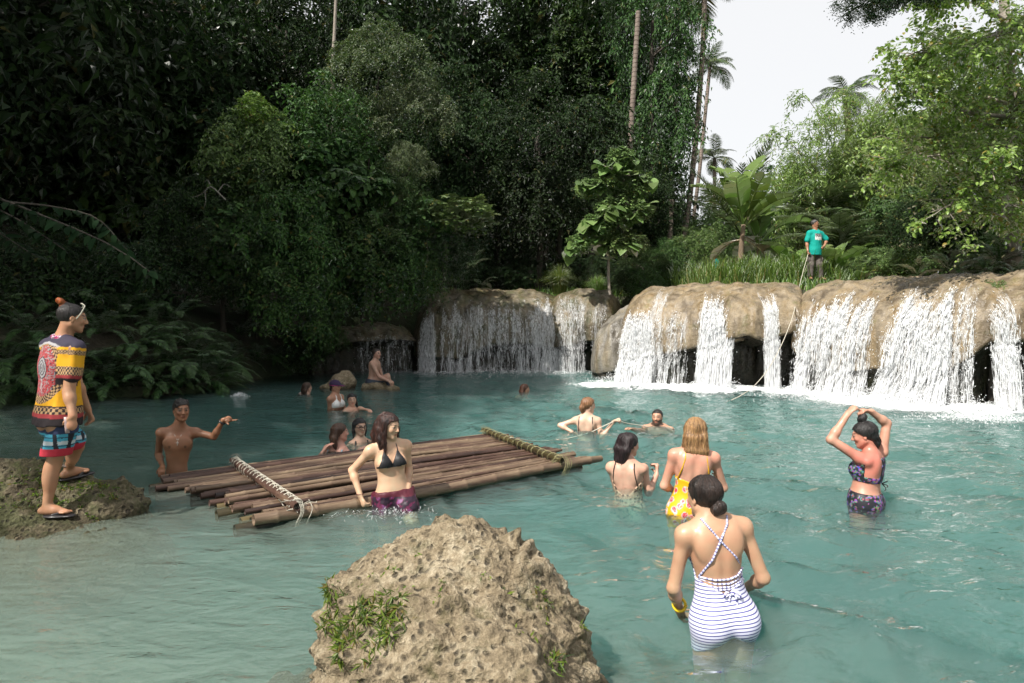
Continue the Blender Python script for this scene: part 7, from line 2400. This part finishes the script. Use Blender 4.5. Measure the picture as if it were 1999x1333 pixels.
# ---- woman with long blond hair in the yellow flowered swimsuit
def p_blond():
    s = Fig('woman from behind with long wet blond hair and a yellow flowered swimsuit', 5.45, BED, 1348, .0072)
    s.skin = (0.55, 0.335, 0.24); s.fat = 1.05
    s.torso(s.J(1346, 992), s.J(1356, 876, .0), 176)
    s.leg('L'); s.leg('R')
    s.snap()
    s.arm('L', s.J(1297, 948, .04), s.J(1318, 958, .22), hand=(.4, .9, .1), palm=(.5, 0, -.8), curl=.5)
    s.arm('R', s.J(1412, 952, .04), s.J(1406, 935, .26), hand=(0, .6, .8), palm=(-1, 0, 0), curl=.5)
    s.add_head(s.J(1357, 843, .03), 172, -4)
    def tone(V, C):
        d = np.minimum(np.linalg.norm(V - s.S['R'], axis=1), np.linalg.norm(V - s.S['L'], axis=1))[:, None]
        b = np.exp(-(d / .2) ** 2) * .55
        return C * (1 - b) + C * np.array([1.0, .66, .66]) * b
    s.body(tone)
    pr = lambda x, y, z, V: spots(V, 17, (.66, .36, .008), [(.50, .035, .06), (.62, .20, .20), (.50, .035, .06), (.70, .66, .60), (.06, .06, .16), (.66, .36, .008)], .46, 8)
    s.garment('swimsuit', .006, lambda x, y, z: np.maximum(z - np.where(y < .02, .46 + .5 * np.abs(x), .85), np.maximum(-.36 - z, -(z + .32 - 1.0 * (.13 - np.abs(x))))), pr)
    B = lambda *p: s.onbody([(a, -1, b) for a, b in p], .006)
    for sg in (-1, 1):
        s.strap('strap', B((.125 * sg, .50), (.105 * sg, .68), (.085 * sg, .86), (.08 * sg, 1.0)), .0048, (.62, .34, .01))
    lk = [[(x * .8, -.05, .06, .040), (x * 1.05, -.085, -.04, .032), (x * 1.2 + .004, -.085, -.15, .028), (x * 1.2 + .012, -.08, -.235 + .03 * abs(x) * 10, .010)] for x in (-.062, -.032, 0, .03, .058)]
    lk += [[(-.07, -.02, .03, .03), (-.085, -.045, -.07, .022), (-.10, -.05, -.15, .016), (-.13, -.045, -.20, .006)], [(.07, -.01, .03, .03), (.08, -.03, -.08, .022), (.08, -.05, -.18, .010)]]
    s.hair((.15, .075, .030), 'long', lk, .011, .0040, .055, c2=(.42, .25, .115), wisps=320)
p_blond()

# ---- woman in the leopard print suit
def p_leopard():
    s = Fig('woman with long wet black hair in a spotted swimsuit holding her hands together', 6.3, BED, 1226, .0078)
    s.skin = (0.56, 0.335, 0.25); s.fat = 1.06
    s.torso(s.J(1228, 1000), s.J(1224, 901, .0), 152)
    s.snap()
    s.arm('R', s.J(1264, 952, .0), s.J(1282, 926, .12), hand=(.15, .5, .8), palm=(-.8, .2, .2), curl=.7, sh=s.J(1256, 914, .02))
    s.arm('L', s.J(1205, 955, .15), s.J(1255, 925, .36), hand=(.9, .1, .1), palm=(0, -.2, -.9), curl=.6)
    s.add_head(s.J(1229, 869, .02), 128, -4)
    s.body()
    def leo(x, y, z, V):
        w = worley(V * 34)
        C = np.tile((.52, .36, .25), (len(V), 1)); C[w < .40] = (.02, .015, .012)
        return C
    s.garment('swimsuit', .006, lambda x, y, z: np.maximum(z - np.where(y < .02, .40 + 2.4 * np.clip(np.abs(x) - .04, 0, .2), .8), -.3 - z), leo)
    B = lambda *p: s.onbody([(a, -1, b) for a, b in p], .006)
    for sg in (-1, 1):
        s.strap('strap', B((.115 * sg, .56), (.105 * sg, .75), (.095 * sg, .9), (.09 * sg, 1.0)), .0055, (.02, .016, .014))
    lk = [[(x, -.05, .07, .045), (x * 1.1 - .01, -.09, -.04, .038), (x * .8 - .03, -.085, -.14, .030), (x * .4 - .04, -.08, -.26, .008)] for x in (-.055, -.02, .02, .05)]
    lk += [[(-.02, -.08, -.1, .03), (-.05, -.08, -.2, .022), (-.055, -.07, -.30, .006)], [(-.06, -.03, 0, .035), (-.08, -.05, -.12, .02), (-.085, -.05, -.19, .006)]]
    s.hair((.010, .006, .007), 'long', lk, .010, .0025, .055, c2=(.030, .018, .020), wisps=200)
p_leopard()

# ---- woman holding the rope
def p_rope():
    s = Fig('woman from behind with wet light brown hair holding the tow rope', 9.45, BED, 1146, .0105)
    s.skin = (0.66, 0.44, 0.33)
    s.torso(s.J(1146, 872), s.J(1145, 812, .0), 165)
    s.snap()
    s.arm('L', s.J(1100, 828, .06), s.J(1117, 843, -.02), hand=(.8, .2, -.4), palm=(0, 0, -1), curl=.3)
    s.arm('R', s.J(1172, 843, -.06), s.J(1198, 823, -.05), hand=(.8, .0, .4), palm=(0, -.5, -.8), curl=.9)
    s.add_head(s.J(1149, 792, .0), 112, -4)
    s.body()
    s.garment('swimsuit', .008, lambda x, y, z: np.maximum(z - np.where(y < 0.02, .22, .8), -.25 - z), lambda x, y, z, V: np.tile((.06, .06, .09), (len(V), 1)))
    for sg in (-1, 1):
        s.strap('strap', s.onbody([(.105 * sg, -1, .3), (.10 * sg, -1, .6), (.095 * sg, -1, .85), (.09 * sg, -1, 1.0)], .006), .007, (.05, .04, .04))
    s.hair((.16, .075, .035), 'long', [[(0, -.06, .06, .05), (0, -.10, -.03, .045), (-.01, -.09, -.09, .03)]], .012, .004, .055, c2=(.30, .16, .08))
p_rope()

# ---- bearded man up to his neck in the water
def p_beard():
    s = Fig('dark-bearded man up to his shoulders in the water beside the rope', 10.0, BED - .4, 1283, .0105, None, 'm', 1.0)
    s.skin = (0.48, 0.29, 0.20)
    s.torso(s.J(1284, 872, .1), s.J(1284, 832), -18)
    s.snap()
    s.arm('R', s.J(1255, 842, -.1), s.J(1235, 838, -.3), curl=.2); s.arm('L', s.J(1308, 858, -.1), s.J(1312, 872, -.2), curl=.2)
    s.add_head(s.J(1283, 815), -24, 2, beard=True)
    s.body()
    s.hair((.012, .010, .009), 'short', (), .0055, .001, .062, c2=(.03, .026, .024))
p_beard()

# ---- the two swimmers beyond, and the group by the far rocks
def head_in_water(label, px, py, Y, yaw, skin, hair, hair2, back_px, sex='f', locks=None, pitch=0, glasses=False, suit=None, shoulders=True, deep=.0, arm_to=None, h=.012, straps=None):
    s = Fig(label, Y, BED - .5, px, h, None, sex)
    s.skin = skin
    nk = s.J(px, py) + np.array([0, 0, -.165 - deep])
    pv = nk + np.array([back_px[0], back_px[1], -.36]) if back_px is not None else nk + np.array([0, 0, -.48])
    s.torso(pv, nk - nrm(np.array([back_px[0], back_px[1], 0]) if back_px is not None and (back_px[0] or back_px[1]) else (0, 0, 1)) * .0, yaw if back_px is None or len(back_px) < 3 else back_px[2], (-.5, -.5, -.35), (.6, .5, .5))
    s.snap()
    if arm_to:
        for sd, e, w in arm_to: s.arm(sd, s.J(*e), s.J(*w), curl=.25)
    s.add_head(s.J(px, py), yaw, pitch)
    s.body()
    if suit is not None:
        s.garment('swimsuit', .008, lambda x, y, z: np.maximum(z - np.where(y < 0.0, .5, .78), -.2 - z), lambda x, y, z, V: np.tile(suit, (len(V), 1)))
        for sg in (-1, 1):
            for sy in (-1, 1):
                s.strap('strap', s.onbody([(.10 * sg, sy, .55), (.095 * sg, sy, .8), (.08 * sg, sy, 1.0)], .006), .010, straps or suit, n=10)
    s.hair(hair, 'long' if locks else 'short', locks or (), .012, .003, .055, c2=hair2)
    if glasses:
        for sg in (-1, 1):
            c = s.Hp(.034 * sg, .100, .010)
            s.strap('glasses', [c + s.hr * math.cos(a) * .024 + s.hu * math.sin(a) * .022 for a in np.linspace(0, 6.28, 15)], .0035, (.03, .02, .02), M_PLAIN, n=20)
            s.strap('glasses', [c + s.hr * .024 * sg, s.Hp(.078 * sg, .01, .012)], .003, (.03, .02, .02), M_PLAIN, n=4)
        s.strap('glasses', [s.Hp(-.010, .103, .014), s.Hp(.010, .103, .014)], .003, (.03, .02, .02), M_PLAIN, n=4)
    return s
LONG = [[(x, -.05, .06, .045), (x * 1.2, -.085, -.05, .038), (x * 1.2, -.08, -.15, .026), (x * 1.1, -.07, -.2, .008)] for x in (-.055, 0, .055)]
head_in_water('woman with long brown hair and pink straps up to her shoulders beside the raft', 664, 845, 8.15, 118, (.56, .32, .25), (.035, .018, .012), (.10, .055, .035), (-.1, -.02, 160), 'f', LONG, 0, False, (.55, .30, .38), deep=.01, h=.009, straps=(.50, .62, .68),
              arm_to=[('L', (632, 884, .0), (628, 886, -.1)), ('R', (700, 882, -.1), (705, 880, -.2))])
head_in_water('black-haired woman with round glasses in the water behind the raft', 703, 834, 8.75, 36, (.55, .38, .28), (.008, .008, .009), (.03, .03, .03), None, 'f',
              [[(-.06, -.03, .05, .04), (-.085, -.03, -.05, .028), (-.09, -.03, -.13, .010)], [(.06, -.03, .05, .04), (.08, -.03, -.05, .026), (.085, -.03, -.14, .010)], [(0, -.06, .05, .05), (0, -.09, -.05, .04), (0, -.09, -.12, .01)]], 0, True, (.03, .03, .03), h=.009)
s_ = head_in_water('woman with slick black hair looking back, in the water beside the one in the cap', 687, 781, 11.9, 22, (.58, .37, .27), (.008, .008, .009), (.025, .025, .025), (-.16, .1, 60), 'f',
                   [[(-.05, -.04, .05, .045), (-.085, -.04, -.06, .028), (-.11, -.03, -.16, .010)], [(0, -.06, .05, .05), (-.03, -.09, -.08, .04), (-.08, -.09, -.18, .01)]], 0, False, None, deep=-.01, arm_to=[('L', (702, 797, -.1), (712, 799, -.2)), ('R', (680, 805, -.1), (690, 806, -.2))])
head_in_water('swimmer with wet brown hair splashing towards the far rocks', 600, 757, 14.4, 135, (.50, .33, .25), (.03, .016, .010), (.08, .045, .03), (-.52, .05, 100), 'f', LONG, 0, False, (.6, .55, .55), deep=-.02, h=.012)
head_in_water('lone swimmer with reddish brown hair in the middle of the pool', 1025, 760, 14.4, 105, (.46, .27, .19), (.045, .018, .010), (.12, .05, .03), (-.50, .05, 95), 'f', LONG, 0, False, None, deep=-.01, h=.012)

def p_cap():
    s = Fig('woman in a dark cap and white bikini top standing chest-deep in the water', 12.0, BED - .3, 656, .011)
    s.skin = (0.36, 0.19, 0.12)
    s.torso(s.J(656, 820), s.J(655, 770), 66)
    s.snap()
    s.arm('R', s.J(643, 795, -.08), s.J(645, 815, -.1), curl=.3); s.arm('L', s.J(672, 798, .1), s.J(680, 815, -.0), curl=.3)
    s.add_head(s.J(655, 755), 72, -4)
    s.body()
    for sg in (-1, 1):
        s.garment('bikini_cup', .009, (lambda sg: lambda x, y, z: np.maximum(np.maximum(-(x * sg - .0), z - (.86 - np.abs(x * sg - .07) * 2.6)), np.maximum(.5 - z, -y + .02)))(sg), lambda x, y, z, V: np.tile((.72, .72, .70), (len(V), 1)))
        s.strap('strap', s.onbody([(.065 * sg, 1, .8), (.06 * sg, 1, .92), (.05 * sg, 1, 1.02)], .006), .009, (.72, .72, .70), n=10)
    H = s.Hp
    def build(g):
        g.ell(H(0, -.014, .042), (.090, .108, .088), s.HR, .0)
        g.cone(H(0, .085, .05), H(0, .15, .035), .06, .045, .02, (s.hu, .16))
    s.solid('cap', build, lambda V: np.where((np.abs((V - s.HC) @ s.hu - .03) < .008)[:, None], np.array((.45, .06, .22)), np.array((.035, .02, .055))), M_CLOTH, s.HC - .2, s.HC + .22, .008,
            clip=lambda p: .022 - (p - s.HC) @ s.hu)
    s.hair(BLACKH, 'short', [[(0, -.07, .0, .05), (0, -.09, -.06, .03)]], .008, .002, .05)
p_cap()

def p_seated():
    s = Fig('shirtless man sitting on a small rock hugging his knees below the mossy shelf', 15.4, 0.10, 736, .011, None, 'm', 1.0)
    s.skin = (0.40, 0.235, 0.17)
    s.torso(s.J(727, 744), s.J(733, 718, .0) + np.array([0, 0, .16]), 82, (-.5, -.5, -.4), (.9, .6, .6))
    s.leg('R', s.J(757, 736, -.1), s.J(761, 752, -.12), (1, 0, -.1)); s.leg('L', s.J(757, 733, .12), s.J(762, 750, .1), (1, 0, -.1))
    s.snap()
    s.arm('R', s.J(741, 737, -.22), s.J(757, 743, -.2), curl=.4); s.arm('L', s.J(745, 735, .2), s.J(760, 742, .1), curl=.4)
    s.add_head(s.N + np.array([.03, 0, .155]), 62, 0)
    s.body()
    s.hair((.016, .010, .008), 'short', (), .008, .001, .06, c2=(.04, .028, .02))
    s.garment('shorts', .012, lambda x, y, z: np.maximum(z - .12, -.25 - z), lambda x, y, z, V: np.tile((.03, .04, .06), (len(V), 1)))
p_seated()

def p_ledge():
    Y = 18.6
    s = Fig('man in a teal T-shirt and grey trousers standing on the rim with a rope', Y, 0, 1592, .010, None, 'm', 0.97)
    ft = at(1590, 547, Y).z
    s.root.location.z = ft; s.o = np.array(s.root.location)
    s.skin = (0.30, 0.145, 0.085); s.fat = 1.02
    s.torso(s.J(1590, 491), s.J(1592, 451), 12, (-.6, -.5, -1.05), (.6, .5, .6))
    a1, a2 = s.J(1582, 540, -.05), s.J(1602, 541, -.02)
    s.leg('R', s.J(1583, 517, -.05), a1, (-.2, -1, 0)); s.leg('L', s.J(1600, 517, -.05), a2, (.5, -1, 0))
    s.snap()
    W, hd, E = s.arm('R', s.J(1575, 474, -.02), s.J(1577, 490, -.12), hand=(.1, -.2, -1), palm=(1, 0, 0), curl=.8)
    s.arm('L', s.J(1614, 469, .06), s.J(1608, 482, -.12), hand=(-.6, -.2, -.6), palm=(-.5, .8, 0), curl=.4)
    s.add_head(s.J(1591, 437), 62, -4)
    s.body(cut=None)
    s.hair((.03, .028, .027), 'short', (), .005, .001, .058, c2=(.10, .095, .09))
    A, B = s.S['R'], s.S['R'] + nrm(E - s.S['R']) * .2
    A2 = s.S['L']; B2 = A2 + nrm(s.J(1614, 469, .06) - A2) * .2
    def build(g):
        T = s.T
        g.ell(T(0, .0, .72), (.18, .13, .17), s.R, .05); g.ell(T(0, -.01, .9), (.185, .105, .09), s.R, .05)
        g.cone(T(0, .02, .6), T(0, .03, .05), .165, .165, .06, (s.f, .86)); g.cone(T(0, .02, .05), T(0, .02, -.14), .172, .176, .03, (s.f, .86))
        g.cone(A, B, .068, .075, .04); g.cone(A2, B2, .068, .075, .04)
        g.cone(T(.04, 0, 1.0), A, .045, .055, .05); g.cone(T(-.04, 0, 1.0), A2, .045, .055, .05)
    def colr(V):
        x, y, z = s.loc(V)
        C = np.tile((.004, .30, .25), (len(V), 1))
        m = (y > .04) & (np.abs(x + .005) < .105) & (z > .54) & (z < .86)
        C[m] = (.60, .62, .60)
        n = pnoise(V * np.array([26, 26, 20]))
        C[m & (z > .70)] = (.22, .22, .21); C[m & (z > .70) & (n > .1)] = (.05, .05, .05); C[m & (z <= .72) & (n > .33)] = (.08, .09, .09)
        return C
    s.solid('t_shirt', build, colr, M_CLOTH, np.minimum(s.P, s.N) - .4, np.maximum(s.P, s.N) + .4, .010, .010, (9, 9, 5), clip=lambda p: -.10 - (p - s.P) @ s.u, frame=s.R)
    kR, kL = s.J(1583, 517, -.05), s.J(1600, 517, -.05)
    def bt(g):
        g.ell(s.P - s.u * .02, (.145, .108, .11), s.R, .04)
        for sg, kn, an in ((1, kR, a1), (-1, kL, a2)):
            hp = s.P + s.r * .085 * sg - s.u * .03
            g.cone(hp - s.u * .05, kn, .094, .084, .05); g.cone(kn, an + np.array([0, 0, .03]), .085, .072, .04)
            g.ell(hp * .45 + kn * .55 + s.r * .085 * sg, (.03, .075, .085), s.R, .015)
    s.solid('trousers', bt, lambda V: np.tile((.115, .100, .090), (len(V), 1)) * (1 + .25 * fbm(V * 8, 2))[:, None], M_CLOTH, s.P - np.array([.4, .4, 1.0]), s.P + .35, .010, .006, (9, 9, 12), frame=s.R)
    return s, W + hd * .07 + s.o
LEDGE_MAN, ROPE_HAND = p_ledge()

# ================================================================== ropes held by people
rope('tow_rope', 'pale tow rope running from the raft to the hand of a woman',
     [Vector((RA[0] + rdir[0] * (RL - .3) - rdir[1] * rw * .5, RA[1] + rdir[1] * (RL - .3) + rdir[0] * rw * .5, .19)), at(1040, 862, 8.9), at(1100, 858, 9.1), at(1150, 846, 9.3), at(1202, 820, 9.38), at(1225, 827, 9.6), at(1250, 830, 9.75), at(1266, 834, 9.8)], .008)
rope('swing_rope', 'long rope hanging from the man in teal down across the falls',
     [Vector(ROPE_HAND), at(1569, 525, 18.3), at(1562, 552, 17.6), at(1557, 580, 15.9), at(1547, 620, 15.0), at(1528, 670, 14.6), at(1500, 722, 14.2), at(1470, 757, 13.7), at(1435, 780, 13.2), ground_at(1415, 786, -.05)], .008)
